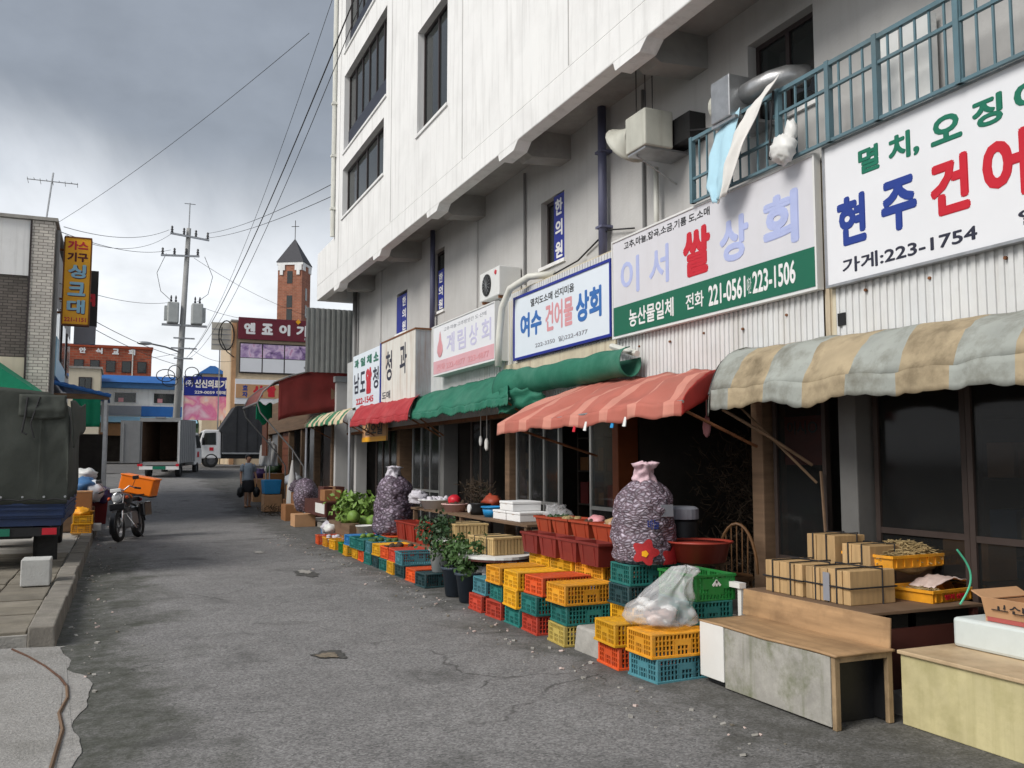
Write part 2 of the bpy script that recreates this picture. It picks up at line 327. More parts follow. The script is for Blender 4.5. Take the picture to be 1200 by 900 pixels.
# ---------------------------------------------------------------- special materials
def asphalt(name, base=(.20,.195,.192), stains=True):
    m = bpy.data.materials.new(name); m.use_nodes = True; t = m.node_tree; L = t.links.new; b = t.nodes['Principled BSDF']
    b.inputs['Specular IOR Level'].default_value = .25
    g = N(t, 'ShaderNodeNewGeometry'); P = g.outputs['Position']
    def noise(sc, det=5, ro=.6, dist=0):
        n = N(t, 'ShaderNodeTexNoise'); n.inputs['Scale'].default_value = sc; n.inputs['Detail'].default_value = det; n.inputs['Roughness'].default_value = ro; n.inputs['Distortion'].default_value = dist
        L(P, n.inputs['Vector']); return n.outputs['Fac']
    def rng(x, a, b_, c, d):
        n = N(t, 'ShaderNodeMapRange'); L(x, n.inputs[0])
        for i, q in enumerate((a, b_, c, d)): n.inputs[i+1].default_value = q
        return n.outputs[0]
    def mul(c, f, blend='MULTIPLY', fac=1.0):
        n = N(t, 'ShaderNodeMixRGB', blend_type=blend)
        if isinstance(fac, float): n.inputs[0].default_value = fac
        else: L(fac, n.inputs[0])
        L(c, n.inputs[1])
        if isinstance(f, tuple): n.inputs[2].default_value = (*f, 1)
        else: L(f, n.inputs[2])
        return n.outputs[0]
    rgb = N(t, 'ShaderNodeRGB'); rgb.outputs[0].default_value = (*base, 1); c = rgb.outputs[0]
    # aggregate: chips of stone, one grey each
    v = N(t, 'ShaderNodeTexVoronoi'); v.inputs['Scale'].default_value = 75; L(P, v.inputs['Vector'])
    sx = N(t, 'ShaderNodeSeparateColor'); L(v.outputs['Color'], sx.inputs[0])
    c = mul(c, rng(sx.outputs[0], 0, 1, .62, 1.38))
    c = mul(c, rng(noise(95, 3), .3, .7, .78, 1.22))
    c = mul(c, rng(noise(.6, 6), .3, .7, .9, 1.1))
    c = mul(c, rng(noise(3.2, 6, .65), .35, .75, 1.08, .84))
    def mth(op, a, b_=None, cl=False):
        n = N(t, 'ShaderNodeMath', operation=op); n.use_clamp = cl
        for i, q in enumerate((a, b_)):
            if q is None: continue
            if isinstance(q, (int, float)): n.inputs[i].default_value = q
            else: L(q, n.inputs[i])
        return n.outputs[0]
    if stains:
        xyz = N(t, 'ShaderNodeSeparateXYZ'); L(P, xyz.inputs[0])
        # moss and damp along the left kerb and in patches by the stalls, with ragged shapes of their own
        near = mth('ADD', xyz.outputs[0], mth('MULTIPLY', mth('SUBTRACT', noise(.9, 7, .6, .6), .5), 2.6))
        k = rng(near, .1, .65, 1, 0)
        k2 = rng(xyz.outputs[1], 15.0, 19, 1, .25)
        moss = mth('MULTIPLY', mth('MULTIPLY', k, k2, True), rng(noise(6, 6, .7), .3, .6, .35, .85))
        c = mul(c, (.046,.050,.036), 'MIX', moss)
        near2 = mth('ADD', xyz.outputs[0], mth('MULTIPLY', mth('SUBTRACT', noise(1.3, 7, .62, .8), .5), 2.4))
        d = rng(near2, 3.0, 3.5, 0, .75)
        c = mul(c, (.055,.054,.045), 'MIX', mth('MULTIPLY', d, rng(noise(5, 6, .7), .32, .6, .4, 1)))
        sp = rng(noise(.75, 8, .62, 1.2), .56, .70, 0, .7)
        c = mul(c, (.052,.052,.048), 'MIX', sp)
    # hairline cracks
    nz = N(t, 'ShaderNodeTexNoise'); nz.inputs['Scale'].default_value = 1.1; nz.inputs['Detail'].default_value = 5; L(P, nz.inputs['Vector'])
    av = N(t, 'ShaderNodeVectorMath', operation='MULTIPLY_ADD'); L(nz.outputs['Color'], av.inputs[0]); av.inputs[1].default_value = (1.1, 1.1, 0); L(P, av.inputs[2])
    vc = N(t, 'ShaderNodeTexVoronoi', feature='DISTANCE_TO_EDGE'); vc.inputs['Scale'].default_value = .42; L(av.outputs[0], vc.inputs['Vector'])
    crack = mth('MULTIPLY', rng(vc.outputs['Distance'], .0, .0045, 1, 0), rng(noise(.5, 3), .48, .6, 0, .8), True)
    c = mul(c, (.03,.028,.025), 'MIX', crack)
    L(c, b.inputs['Base Color'])
    L(rng(noise(4, 5), .3, .7, .78, .95), b.inputs['Roughness'])
    bp = N(t, 'ShaderNodeBump'); bp.inputs['Strength'].default_value = .22; bp.inputs['Distance'].default_value = .008
    h = mth('SUBTRACT', mth('ADD', sx.outputs[1], noise(30, 5)), mth('MULTIPLY', crack, 2.0)); L(h, bp.inputs['Height']); L(bp.outputs[0], b.inputs['Normal'])
    M[name] = m; return m
asphalt('asphalt'); asphalt('asphalt_far', (.13,.125,.12), False)
def brickmat(name, c1, c2, mort, scale, bw=.5, rh=.25, ms=.02, rough=.8, rot=None, bump=.3, off=.5):
    m = bpy.data.materials.new(name); m.use_nodes = True; t = m.node_tree; L = t.links.new; b = t.nodes['Principled BSDF']; b.inputs['Roughness'].default_value = rough
    tc = N(t, 'ShaderNodeTexCoord'); mp = N(t, 'ShaderNodeMapping'); L(tc.outputs['Object'], mp.inputs[0]); mp.inputs['Rotation'].default_value = rot or (R(90), 0, 0)
    br = N(t, 'ShaderNodeTexBrick'); br.offset = off; L(mp.outputs[0], br.inputs['Vector'])
    br.inputs['Color1'].default_value = (*c1, 1); br.inputs['Color2'].default_value = (*c2, 1); br.inputs['Mortar'].default_value = (*mort, 1)
    br.inputs['Scale'].default_value = scale; br.inputs['Brick Width'].default_value = bw; br.inputs['Row Height'].default_value = rh; br.inputs['Mortar Size'].default_value = ms
    n = N(t, 'ShaderNodeTexNoise'); n.inputs['Scale'].default_value = 1.5; n.inputs['Detail'].default_value = 6; L(tc.outputs['Object'], n.inputs['Vector'])
    r = N(t, 'ShaderNodeMapRange'); L(n.outputs['Fac'], r.inputs[0]); r.inputs[1].default_value = .3; r.inputs[2].default_value = .7; r.inputs[3].default_value = .8; r.inputs[4].default_value = 1.15
    mu = N(t, 'ShaderNodeMixRGB', blend_type='MULTIPLY'); mu.inputs[0].default_value = 1; L(br.outputs[0], mu.inputs[1]); L(r.outputs[0], mu.inputs[2]); L(mu.outputs[0], b.inputs['Base Color'])
    bp = N(t, 'ShaderNodeBump'); bp.inputs['Strength'].default_value = bump; bp.inputs['Distance'].default_value = .01; bp.invert = True; L(br.outputs['Fac'], bp.inputs['Height']); L(bp.outputs[0], b.inputs['Normal'])
    M[name] = m
brickmat('wall_tile', S(214,208,198), S(190,184,176), S(128,122,114), 1, .2, .075, .008)
brickmat('dark_tile', S(112,104,98), S(92,86,80), S(60,56,52), 1, .2, .07, .008)
brickmat('far_brick', S(172,84,56), S(150,70,46), S(150,110,90), 1, .5, .22, .02)
brickmat('tower_brick', S(158,96,72), S(140,82,60), S(150,120,100), 1, .5, .2, .02)
def stripes_mat(name, ca, cb, sc, dist=2.5, axis='Z', lo=.45, hi=.6, rough=.5, extra=None, bump=.4):
    m = bpy.data.materials.new(name); m.use_nodes = True; t = m.node_tree; L = t.links.new; b = t.nodes['Principled BSDF']; b.inputs['Roughness'].default_value = rough
    tc = N(t, 'ShaderNodeTexCoord'); wv = N(t, 'ShaderNodeTexWave', bands_direction=axis); L(tc.outputs['Object'], wv.inputs[0])
    wv.inputs['Scale'].default_value = sc; wv.inputs['Distortion'].default_value = dist; wv.inputs['Detail'].default_value = 4; wv.inputs['Detail Scale'].default_value = 2.6; wv.inputs['Detail Roughness'].default_value = .65
    r = N(t, 'ShaderNodeMapRange'); L(wv.outputs['Fac'], r.inputs[0]); r.inputs[1].default_value = lo; r.inputs[2].default_value = hi
    n = N(t, 'ShaderNodeTexNoise'); n.inputs['Scale'].default_value = 3; L(tc.outputs['Object'], n.inputs['Vector'])
    mx = N(t, 'ShaderNodeMixRGB'); L(r.outputs[0], mx.inputs[0]); mx.inputs[1].default_value = (*ca, 1); mx.inputs[2].default_value = (*cb, 1)
    r2 = N(t, 'ShaderNodeMapRange'); L(n.outputs['Fac'], r2.inputs[0]); r2.inputs[1].default_value = .3; r2.inputs[2].default_value = .7; r2.inputs[3].default_value = .65; r2.inputs[4].default_value = 1.2
    mu = N(t, 'ShaderNodeMixRGB', blend_type='MULTIPLY'); mu.inputs[0].default_value = 1; L(mx.outputs[0], mu.inputs[1]); L(r2.outputs[0], mu.inputs[2]); L(mu.outputs[0], b.inputs['Base Color'])
    bp = N(t, 'ShaderNodeBump'); bp.inputs['Strength'].default_value = bump; bp.inputs['Distance'].default_value = .01; L(wv.outputs['Fac'], bp.inputs['Height']); L(bp.outputs[0], b.inputs['Normal'])
    M[name] = m
def net_mat(name, pale, gap, sc, st=(1,1,2.3)):
    m = bpy.data.materials.new(name); m.use_nodes = True; t = m.node_tree; L = t.links.new; b = t.nodes['Principled BSDF']; b.inputs['Roughness'].default_value = .55
    tc = N(t, 'ShaderNodeTexCoord'); nz = N(t, 'ShaderNodeTexNoise'); nz.inputs['Scale'].default_value = 7; nz.inputs['Detail'].default_value = 3; L(tc.outputs['Object'], nz.inputs['Vector'])
    av = N(t, 'ShaderNodeVectorMath', operation='MULTIPLY_ADD'); L(nz.outputs['Color'], av.inputs[0]); av.inputs[1].default_value = (.09,.09,.09); L(tc.outputs['Object'], av.inputs[2])
    mp = N(t, 'ShaderNodeMapping'); L(av.outputs[0], mp.inputs[0]); mp.inputs['Scale'].default_value = st
    v = N(t, 'ShaderNodeTexVoronoi', feature='DISTANCE_TO_EDGE'); v.inputs['Scale'].default_value = sc; L(mp.outputs[0], v.inputs['Vector'])
    vc = N(t, 'ShaderNodeTexVoronoi'); vc.inputs['Scale'].default_value = sc; L(mp.outputs[0], vc.inputs['Vector'])
    r = N(t, 'ShaderNodeMapRange'); L(v.outputs['Distance'], r.inputs[0]); r.inputs[1].default_value = .0; r.inputs[2].default_value = .36
    mx = N(t, 'ShaderNodeMixRGB'); L(r.outputs[0], mx.inputs[0]); mx.inputs[1].default_value = (*gap, 1); mx.inputs[2].default_value = (*pale, 1)
    hs = N(t, 'ShaderNodeSeparateColor'); L(vc.outputs['Color'], hs.inputs[0]); r2 = N(t, 'ShaderNodeMapRange'); L(hs.outputs[0], r2.inputs[0]); r2.inputs[3].default_value = .5; r2.inputs[4].default_value = 1.25
    mu = N(t, 'ShaderNodeMixRGB', blend_type='MULTIPLY'); mu.inputs[0].default_value = 1; L(mx.outputs[0], mu.inputs[1]); L(r2.outputs[0], mu.inputs[2]); L(mu.outputs[0], b.inputs['Base Color'])
    bp = N(t, 'ShaderNodeBump'); bp.inputs['Strength'].default_value = .6; bp.inputs['Distance'].default_value = .015; L(r.outputs[0], bp.inputs['Height']); L(bp.outputs[0], b.inputs['Normal'])
    M[name] = m
net_mat('net_sack', S(184,174,188), S(84,60,70), 19); net_mat('net_sack_far', S(160,146,164), S(70,52,64), 13, (1,1,1.6))
def print_mat(name, cols, scale=1.5):
    m = bpy.data.materials.new(name); m.use_nodes = True; t = m.node_tree; L = t.links.new; b = t.nodes['Principled BSDF']; b.inputs['Roughness'].default_value = .45
    tc = N(t, 'ShaderNodeTexCoord'); n = N(t, 'ShaderNodeTexNoise'); n.inputs['Scale'].default_value = scale; n.inputs['Detail'].default_value = 3; n.inputs['Distortion'].default_value = .6; L(tc.outputs['Object'], n.inputs['Vector'])
    cr = N(t, 'ShaderNodeValToRGB'); L(n.outputs['Fac'], cr.inputs[0])
    el = cr.color_ramp.elements; k = len(cols)
    el[0].position = .3; el[0].color = (*cols[0], 1); el[1].position = .7; el[1].color = (*cols[-1], 1)
    for i in range(1, k-1):
        e = el.new(.3 + .4*i/(k-1)); e.color = (*cols[i], 1)
    L(cr.outputs[0], b.inputs['Base Color']); M[name] = m
print_mat('print_pink', [S(236,214,226), S(226,180,204), S(222,120,170), S(240,200,190), S(230,224,232)], .9)
print_mat('print_purple', [S(70,50,90), S(150,120,170), S(220,196,222), S(190,110,160)], 2.0)
def net_bag(name, c):
    mk(name, c, .5)

# ---------------------------------------------------------------- text
_fs = bpy.data.scenes.new('lettering_scene')
_fc = bpy.data.curves.new('lettering_source', 'FONT'); _fo = bpy.data.objects.new('lettering_source', _fc); _fs.collection.objects.link(_fo)
_fc.resolution_u = 3; _fc.extrude = .5
_fc.space_line = 3.0
_pend = []
def lettering(*a, **k): _pend.append((a, k))
def _letter_mesh(src, s, a0, a1, z0, z1, plane, axis, mt, parent, bold=.02, th=.002, name='lettering'):
    """axis 'X': faces -X at X=plane and reads along -Y (a0 = far Y, a1 = near Y); axis 'Y': faces -Y at Y=plane and reads along +X"""
    v, f = src
    xs = [p.x for p in v]; ys = [p.y for p in v]; x0, x1, y0, y1 = min(xs), max(xs), min(ys), max(ys)
    b = MB(); k = max(0, bold); sh = [(0,0)] if k < .008 else [(0,0),(-k,0),(k,0),(0,-k),(0,k)]
    if k > .03: sh += [(-k*.7,-k*.7),(k*.7,k*.7),(-k*.7,k*.7),(k*.7,-k*.7)]
    for i, (dx, dy) in enumerate(sh):       # brush weight: layers a fraction of a millimetre apart in depth
        P = []
        for p in v:
            u = (p.x+dx-x0+k)/(x1-x0+2*k); h = (p.y+dy-y0+k)/(y1-y0+2*k); d = p.z*th*2 + i*.0004
            a = a0 + (a1-a0)*u; z = z0 + (z1-z0)*h
            P.append((plane - d, a, z) if axis == 'X' else (a, plane - d, z))
        b.add(P, f)
    return b.build(name, mt, parent)
def flush_lettering():
    """all words are set as lines of one text and split again by line"""
    words = []
    for a, k in _pend:
        if a[0] not in words: words.append(a[0])
    _fc.body = '\n'.join(words)
    with bpy.context.temp_override(scene=_fs, view_layer=_fs.view_layers[0]):
        dg = bpy.context.evaluated_depsgraph_get(); dg.update()
    me = bpy.data.meshes.new_from_object(_fo.evaluated_get(dg))
    co = [p.co.copy() for p in me.vertices]; line = [int((1.5-p.y)//3) for p in co]
    src = [([], [], {}) for _ in words]
    for i, p in enumerate(co):
        w_ = src[line[i]]; w_[2][i] = len(w_[0]); w_[0].append(p)
    for f in me.polygons:
        w_ = src[line[f.vertices[0]]]; w_[1].append(tuple(w_[2][i] for i in f.vertices))
    bpy.data.meshes.remove(me)
    for a, k in _pend: q = src[words.index(a[0])]; _letter_mesh((q[0], q[1]), *a, **k)
    bpy.data.objects.remove(_fo); bpy.data.curves.remove(_fc); bpy.data.scenes.remove(_fs)

# ---------------------------------------------------------------- ground
ZT = [(-50,0),(23,0),(28,.08),(34,.42),(40,.85),(44,1.08),(48,1.26),(56,1.45),(80,1.6),(3000,1.6)]
def zg(y):
    for (a, za), (b, zb) in zip(ZT, ZT[1:]):
        if a <= y <= b:
            t = (y-a)/(b-a); return za + (zb-za)*t
    return ZT[-1][1]
ys_ = [-30,-8,23,25,28,31,34,37,40,42,44,46,48,52,56,68,80,140,600,2500]
b = MB(); xs_ = [-1500,-60,-9,-.5,3.8,12,60,1500]
for y in ys_:
    for x in xs_: b.v.append((x, y, zg(y) - .03))
k = len(xs_)
for i in range(len(ys_)-1):
    for j in range(k-1): b.f.append((i*k+j, i*k+j+1, (i+1)*k+j+1, (i+1)*k+j)); b.m.append(0)
struct(b.build('ground', M['asphalt_far'], smooth=True))
def rz_(x, y): return zg(y) + .016*mnoise.noise(Vector((x*.8, y*.45, 0))) - .02*max(0, 1-abs(x+.25)/.35)
b = MB(); nx = 26; yy = [ -4 + .35*i for i in range(60)] + [17 + .8*i for i in range(44)]
for y in yy:
    for i in range(nx+1):
        x = -.62 + (5.4+.62)*i/nx; b.v.append((x, y, rz_(x, y)))
for j in range(len(yy)-1):
    for i in range(nx):
        a = j*(nx+1)+i; b.f.append((a, a+1, a+nx+2, a+nx+1)); b.m.append(0)
road = struct(b.build('road', M['asphalt'], smooth=True))
b = MB()
for i in range(41):
    x = -40 + 2.5*i
    for y in (43.5, 46, 48, 52, 54.5): b.v.append((x, y, zg(y) + .012))
for i in range(40):
    for j in range(4):
        a = i*5+j; b.f.append((a, a+5, a+6, a+1)); b.m.append(0)
struct(b.build('cross_road', M['asphalt_far'], smooth=True))
mk('patch_dirt', (.20,.165,.12), .9, .3, 25, .5, 60)
mk('patch_dark', (.075,.073,.068), .9, .3, 25, .5, 60)
# repair patches and a worn iron cover in the road
for (px, py, rx, ry, mt, nm) in ((2.31,16.3,.08,.22,'concrete','road_patch'), (1.66,7.55,.13,.17,'patch_dark','pothole_edge'), (1.63,7.5,.085,.10,'patch_dirt','pothole'), (2.52,13.2,.09,.2,'concrete','road_patch'), (2.5,13.0,.16,.36,'patch_dark','road_patch')):
    b = MB(); n = 40; zo = .006 if mt == 'patch_dark' else .011
    for i in range(n):
        t = 2*math.pi*i/n; q = 1 + .55*mnoise.noise(Vector((math.cos(t)*1.7+px, math.sin(t)*1.7+py, 2))) + .3*mnoise.noise(Vector((math.cos(t)*5+px, math.sin(t)*5+py, 6)))
        x = px + rx*q*math.cos(t); y = py + ry*q*math.sin(t); b.v.append((x, y, rz_(x, y)+zo))
    b.v.append((px, py, rz_(px, py)+zo))
    for i in range(n): b.f.append((i, (i+1) % n, n)); b.m.append(0)
    b.build(nm, M[mt], road)

# left sidewalk: bed, slabs, kerb stones
bed = struct(MB().box(-9, -.66, 8.95, 23, -.05, .085).box(-9,-.66,23,30,-.05,.16).box(-9, -.66, 30, 36, .0, .42).build('sidewalk', M['concrete']))
slab_me = {}
for i in range(5):
    for j in range(15):
        if i > 2 and j > 6: continue
        x1 = -.67 - i*.5; y0 = 9.0 + j*.5
        q = random.uniform(-.008, .012)
        MB().box(x1-.485, x1, y0, y0+.485, .05, .115+q).build('paving_slab', M['slab'], bed, bevel=.008)
kerb = struct(MB().box(-.64,-.47,8.95,31,-.1,.09).build('kerb', M['concrete']))
y = 8.85
while y < 31:
    l = random.choice((.92, 1.0, 1.0)); j = random.uniform(-.012, .012); z = zg(y)
    t = .165 + random.uniform(-.012, .01)
    drift = .0058*(y-8.8)
    MB().taper(-.66+j+drift, -.43+j+drift, y, y+l-.012, z-.1, -.655+j+drift, -.45+j+drift, y+.006, y+l-.018, z+t).build('kerb_stone', M['kerb'], kerb, bevel=.014)
    y += l
# concrete apron in the near left corner, with a rusted joint strip
apr = MB()
base_ = [(-.1,3.2),(-.05,4.3),(-.06,5.0),(.0,5.6),(-.04,6.2),(.02,6.6),(.0,6.95),(.04,7.3),(-.02,7.6),(-.14,7.85),(-.16,8.2),(-.22,8.45),(-.28,8.8)]
outl = [(-3.2,3.2)]
for (xa, ya), (xb, yb) in zip(base_, base_[1:]):
    for i in range(8):
        f_ = i/8; x = xa+(xb-xa)*f_; y = ya+(yb-ya)*f_; outl.append((x - .14 + .06*mnoise.noise(Vector((x,y*1.5,1))) + .014*mnoise.noise(Vector((x*3,y*7,4))), y))
outl += [(-.34,8.82),(-3.2,8.85)]
for z in (.012, -.05):
    for x, y in outl: apr.v.append((x, y, (rz_(x,y) + .006 + .03*max(0,(-.45-x))) if z > 0 else -.06))
n = len(outl); apr.f = [tuple(range(n)), tuple(range(2*n-1, n-1, -1))] + [(i, n+i, n+(i+1)%n, (i+1)%n) for i in range(n)]; apr.m = [0]*len(apr.f)
mk('apron', (.30,.29,.275), .9, .22, 30, .5, 60, dirt=.5, dcol=(.13,.125,.105), dscale=1.6)
mk('rust_dark', (.10,.05,.03), .9, .3, 12, .3)
apron = struct(apr.build('concrete_apron', M['apron']))
MB().tube([(-.75,8.75,.012),(-.6,8.4,.006),(-.45,7.98,.0),(-.33,7.55,.0),(-.27,7.25,-.002)], .010, 5).build('joint_strip', M['rust_dark'], apron)
MB().tube([(-.27,7.25,-.004),(-.25,6.9,-.004),(-.28,6.5,-.004),(-.24,6.1,-.004),(-.26,5.3,-.004),(-.24,3.3,-.004)], .012, 5).build('joint_strip', M['plank_dark'], apron)
# right-hand shop pavement
pv = struct(MB().box(4.55, 5.5, -4, 24, -.05, .12).build('shop_pavement', M['concrete'], bevel=.01))

# grit, leaves and paper scraps swept against the kerb and the stalls
b = MB(); rnd = random.Random(12)
for i in range(520):
    if rnd.random() < .45: x = -.36 + abs(rnd.gauss(0,.22)); y = rnd.uniform(7,28)
    else: x = 3.5 - abs(rnd.gauss(0,.28)); y = rnd.uniform(3.6,20)
    s_ = rnd.choice((.008,.01,.012,.018,.026)); z = rz_(x, y)
    b.obox((x, y, z+s_*.25), (s_*rnd.uniform(.8,1.6), s_, s_*.5), (rnd.uniform(-.3,.3), rnd.uniform(-.3,.3), rnd.uniform(0,3)), m=rnd.choice((0,0,0,1,2)))
gr_ = b.build('road_grit', [M['concrete'], M['slab'], M['paper']] if 'paper' in M else M['concrete']); gr_['kind'] = 'stuff'; tag(gr_, 'scattered grit and scraps along the road edges', 'grit')
# ---------------------------------------------------------------- market building (right)
bld = thing('market_building', 'long concrete market building with projecting white upper storeys along the right side', 'building', (7, 12, 0), world=True)
XO, XW = 4.6, 5.5          # outer white face, recessed grey wall
ZS = 5.72                  # underside of the white storeys
def wall_x(name, X0, X1, Y0, Y1, Z0, Z1, holes, mt, parent):
    """wall slab between X0..X1 with real rectangular openings (y0,y1,z0,z1)"""
    ysn = sorted(set([Y0, Y1] + [q for h in holes for q in h[:2] if Y0 < q < Y1])); zsn = sorted(set([Z0, Z1] + [q for h in holes for q in h[2:] if Z0 < q < Z1]))
    b = MB()
    for a, c in zip(ysn, ysn[1:]):
        run = None
        for d, e in zip(zsn, zsn[1:]):
            my, mz = (a+c)/2, (d+e)/2
            if any(h[0] < my < h[1] and h[2] < mz < h[3] for h in holes):
                if run: b.box(X0, X1, a, c, *run); run = None
            else: run = (run[0] if run else d, e)
        if run: b.box(X0, X1, a, c, *run)
    bm = bmesh.new(); me = bpy.data.meshes.new(name)
    q = parent.location if parent.get('_w') else Vector((0,0,0))
    me.from_pydata([(p[0]-q.x, p[1]-q.y, p[2]-q.z) for p in b.v], [], b.f); bm.from_mesh(me)
    bmesh.ops.remove_doubles(bm, verts=bm.verts, dist=.0005)
    # drop the doubled inner faces between neighbouring blocks
    seen = {}
    for f in bm.faces: seen.setdefault(tuple(sorted(v.index for v in f.verts)), []).append(f)
    bm.verts.index_update()
    seen = {}
    for f in bm.faces: seen.setdefault(tuple(sorted(v.index for v in f.verts)), []).append(f)
    bmesh.ops.delete(bm, geom=[f for fs in seen.values() if len(fs) > 1 for f in fs], context='FACES_ONLY')
    bm.to_mesh(me); bm.free(); me.materials.append(mt)
    return link(name, me, parent)
up_win = []
for zf in (7.2, 9.0, 11.7, 14.4):
    pass
win_spec = [(16.85,20.4,7.22,8.36), (16.7,20.35,8.76,10.6), (13.1,14.67,7.24,9.1), (16.8,20.35,11.2,13.4), (13.1,14.67,11.2,13.0), (9.2,10.8,9.9,11.6)]
wall_x('upper_wall', XO, XO+.25, 2.0, 21.3, 6.1, 15.5, win_spec, M['white_wall'], bld)
MB().box(XO+.26, 14, 21.0, 21.29, 5.95, 15.5).build('end_wall', M['white_wall'], bld)
# white fascia band that runs on past the corner
MB().box(XO-.002, XO+.2, 2.0, 23.15, ZS, 6.1).box(XO-.002, XO+.2, 21.3, 23.15, 6.1, 6.95).build('fascia_band', M['white_wall'], bld, bevel=.015)
MB().box(XO+.2, 9, 22.95, 23.14, ZS, 6.95).build('end_fascia', M['white_wall'], bld)
for y in (20.9, 17.3, 13.85, 10.75, 7.65, 4.4):
    # haunched cantilever beam
    b = MB(); h = .16
    prof = [(XO+.2, 5.70), (XO+.32, 5.62), (XW, 5.66), (XW, 6.0), (XO+.2, 6.0)]
    n = len(prof); b.add([(x, y-h, z) for x, z in prof] + [(x, y+h, z) for x, z in prof], [tuple(range(n-1,-1,-1)), tuple(range(n, 2*n))] + [(i, (i+1)%n, n+(i+1)%n, n+i) for i in range(n)])
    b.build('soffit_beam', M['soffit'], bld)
    # small nib where the fascia steps at each beam
    MB().taper(XO-.004, XO+.19, y-.28, y+.2, ZS-.10, XO-.004, XO+.19, y-.42, y+.24, ZS-.001).build('fascia_nib', M['white_wall'], bld)
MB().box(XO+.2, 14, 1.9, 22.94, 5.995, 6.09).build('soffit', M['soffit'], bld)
MB().box(XO+.26, 14, 2.1, 20.98, 15.2, 15.45).build('roof', M['far_roof'], bld)
MB().box(13.8, 14, 2.1, 20.98, .1, 15.2).build('rear_wall', M['grey_wall'], bld)
# drip moulding and joints on the white face
for y in (20.75, 16.3, 12.4, 8.9):
    MB().box(XO-.006, XO, y-.012, y+.012, 6.12, 15.4).build('joint_line', M['grey_wall'], bld)
MB().cyl((XO-.06, 21.15, 6.95), (XO-.06, 21.15, 15.4), .05, n=8).build('drain_pipe', M['pipe_white'], bld)
for z in (7.6, 8.9, 10.2): MB().box(XO-.12, XO, 21.08, 21.22, z, z+.06).build('pipe_bracket', M['pipe_white'], bld)
def window_x(y0, y1, z0, z1, X, nm, parent, spandrel=None, depth=.12, fm='dark_frame', gm='glass_dark', blind=True):
    fr = .05; b = MB()
    b.box(X+depth, X+depth+.06, y0, y1, z0, z0+fr).box(X+depth, X+depth+.06, y0, y1, z1-fr, z1)
    for i in range(nm+1):
        y = y0 + (y1-y0-fr)*i/nm; b.box(X+depth, X+depth+.06, y, y+fr, z0+fr, z1-fr)
    f = b.build('window_frame', M[fm], parent)
    for i in range(nm):
        ya = y0 + fr + (y1-y0-fr)*i/nm; yb = y0 + (y1-y0-fr)*(i+1)/nm
        MB().box(X+depth+.022, X+depth+.034, ya, yb, (spandrel or z0+fr), z1-fr).build('pane', M[gm], f)
        if blind and i % 3 == 1: MB().box(X+depth+.08, X+depth+.09, ya+.03, yb-.05, z0+.2, z1-.1).build('blind', M['white_cloth'], f)
    if spandrel: MB().box(X+depth-.01, X+depth+.05, y0+.01, y1-.01, z0+.01, spandrel).build('spandrel_panel', M['banner_dark'], f)
    MB().box(X-.03, X+depth, y0-.04, y1+.04, z0-.05, z0-.002).build('sill', M['white_wall'], f)
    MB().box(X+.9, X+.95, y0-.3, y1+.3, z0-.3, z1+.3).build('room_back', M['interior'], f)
    return f
mk('banner_dark', S(40,44,58), .5, .1)
for (a, c, d, e), nm, sp in zip(win_spec, (4, 6, 2, 6, 2, 2), (None, 9.28, None, 11.7, None, None)):
    window_x(a, c, d, e, XO, nm, bld, sp)
# recessed grey storey
gw = [(10.8,11.54,4.35,5.3), (18.12,18.9,4.34,5.22), (15.75,16.45,4.42,5.62), (5.95,6.85,4.75,5.62)]
wall_x('grey_wall', XW, XW+.2, -2, 22.4, 3.0, 5.995, gw, M['grey_wall'], bld)
for (a, c, d, e), nm in zip(gw, (2, 2, 1, 2)): window_x(a, c, d, e, XW, nm, bld, None, .1, blind=False)
for y in (20.3, 14.2, 9.9):   # shallow pilasters
    MB().box(XW-.035, XW+.002, y-.2, y+.2, 4.0, 5.99).build('pilaster', M['grey_wall'], bld)
MB().box(XW, 14, 22.41, 22.6, .1, 5.99).build('end_wall', M['grey_wall'], bld)
for y0, y1, mt in ((-2, 5.52, 'fascia'), (5.52, 5.66, 'cream_metal'), (5.66, 9.0, 'fascia'), (9.0, 12.5, 'fascia'), (12.5, 16.5, 'fascia'), (16.5, 22.4, 'fascia')):
    # corrugated cladding between the awnings and the signs, ribs about 7 cm apart
    b = MB(); pts = []; y = y0 + .001; i = 0
    while y < y1 - .001:
        yb = min(y + .035, y1 - .001); pts.append((y, 5.27 if i % 2 else 5.255)); pts.append((yb, 5.27 if i % 2 else 5.255)); y = yb; i += 1
    n = len(pts)
    b.v = [(x, yy_, 2.3) for yy_, x in pts] + [(x, yy_, 4.05) for yy_, x in pts]
    b.f = [(i, i+1, n+i+1, n+i) for i in range(n-1)]; b.m = [0]*len(b.f)
    b.build('corrugated_sheet', M[mt], bld)
MB().box(5.3, 5.5, -2, 22.4, 2.25, 4.06).build('fascia_frame', M['plank_dark'], bld)
MB().box(5.262, 5.3, -2, 22.4, 2.24, 2.298).build('cladding_edge', M['rust'], bld)
for y, z in ((8.5,2.85),(7.9,2.83),(7.3,2.84),(6.7,2.8),(6.1,2.84),(5.2,2.9),(4.6,2.88),(4.0,2.9)):
    MB().cyl((5.24,y,z),(5.26,y,z),.012,n=6).build('screw', M['rust'], bld)
MB().box(5.246, 5.258, 5.42, 5.5, 2.66, 2.76).build('vent_shade', M['black'], bld)  # black plate on the cladding paints the dark inside of a vent
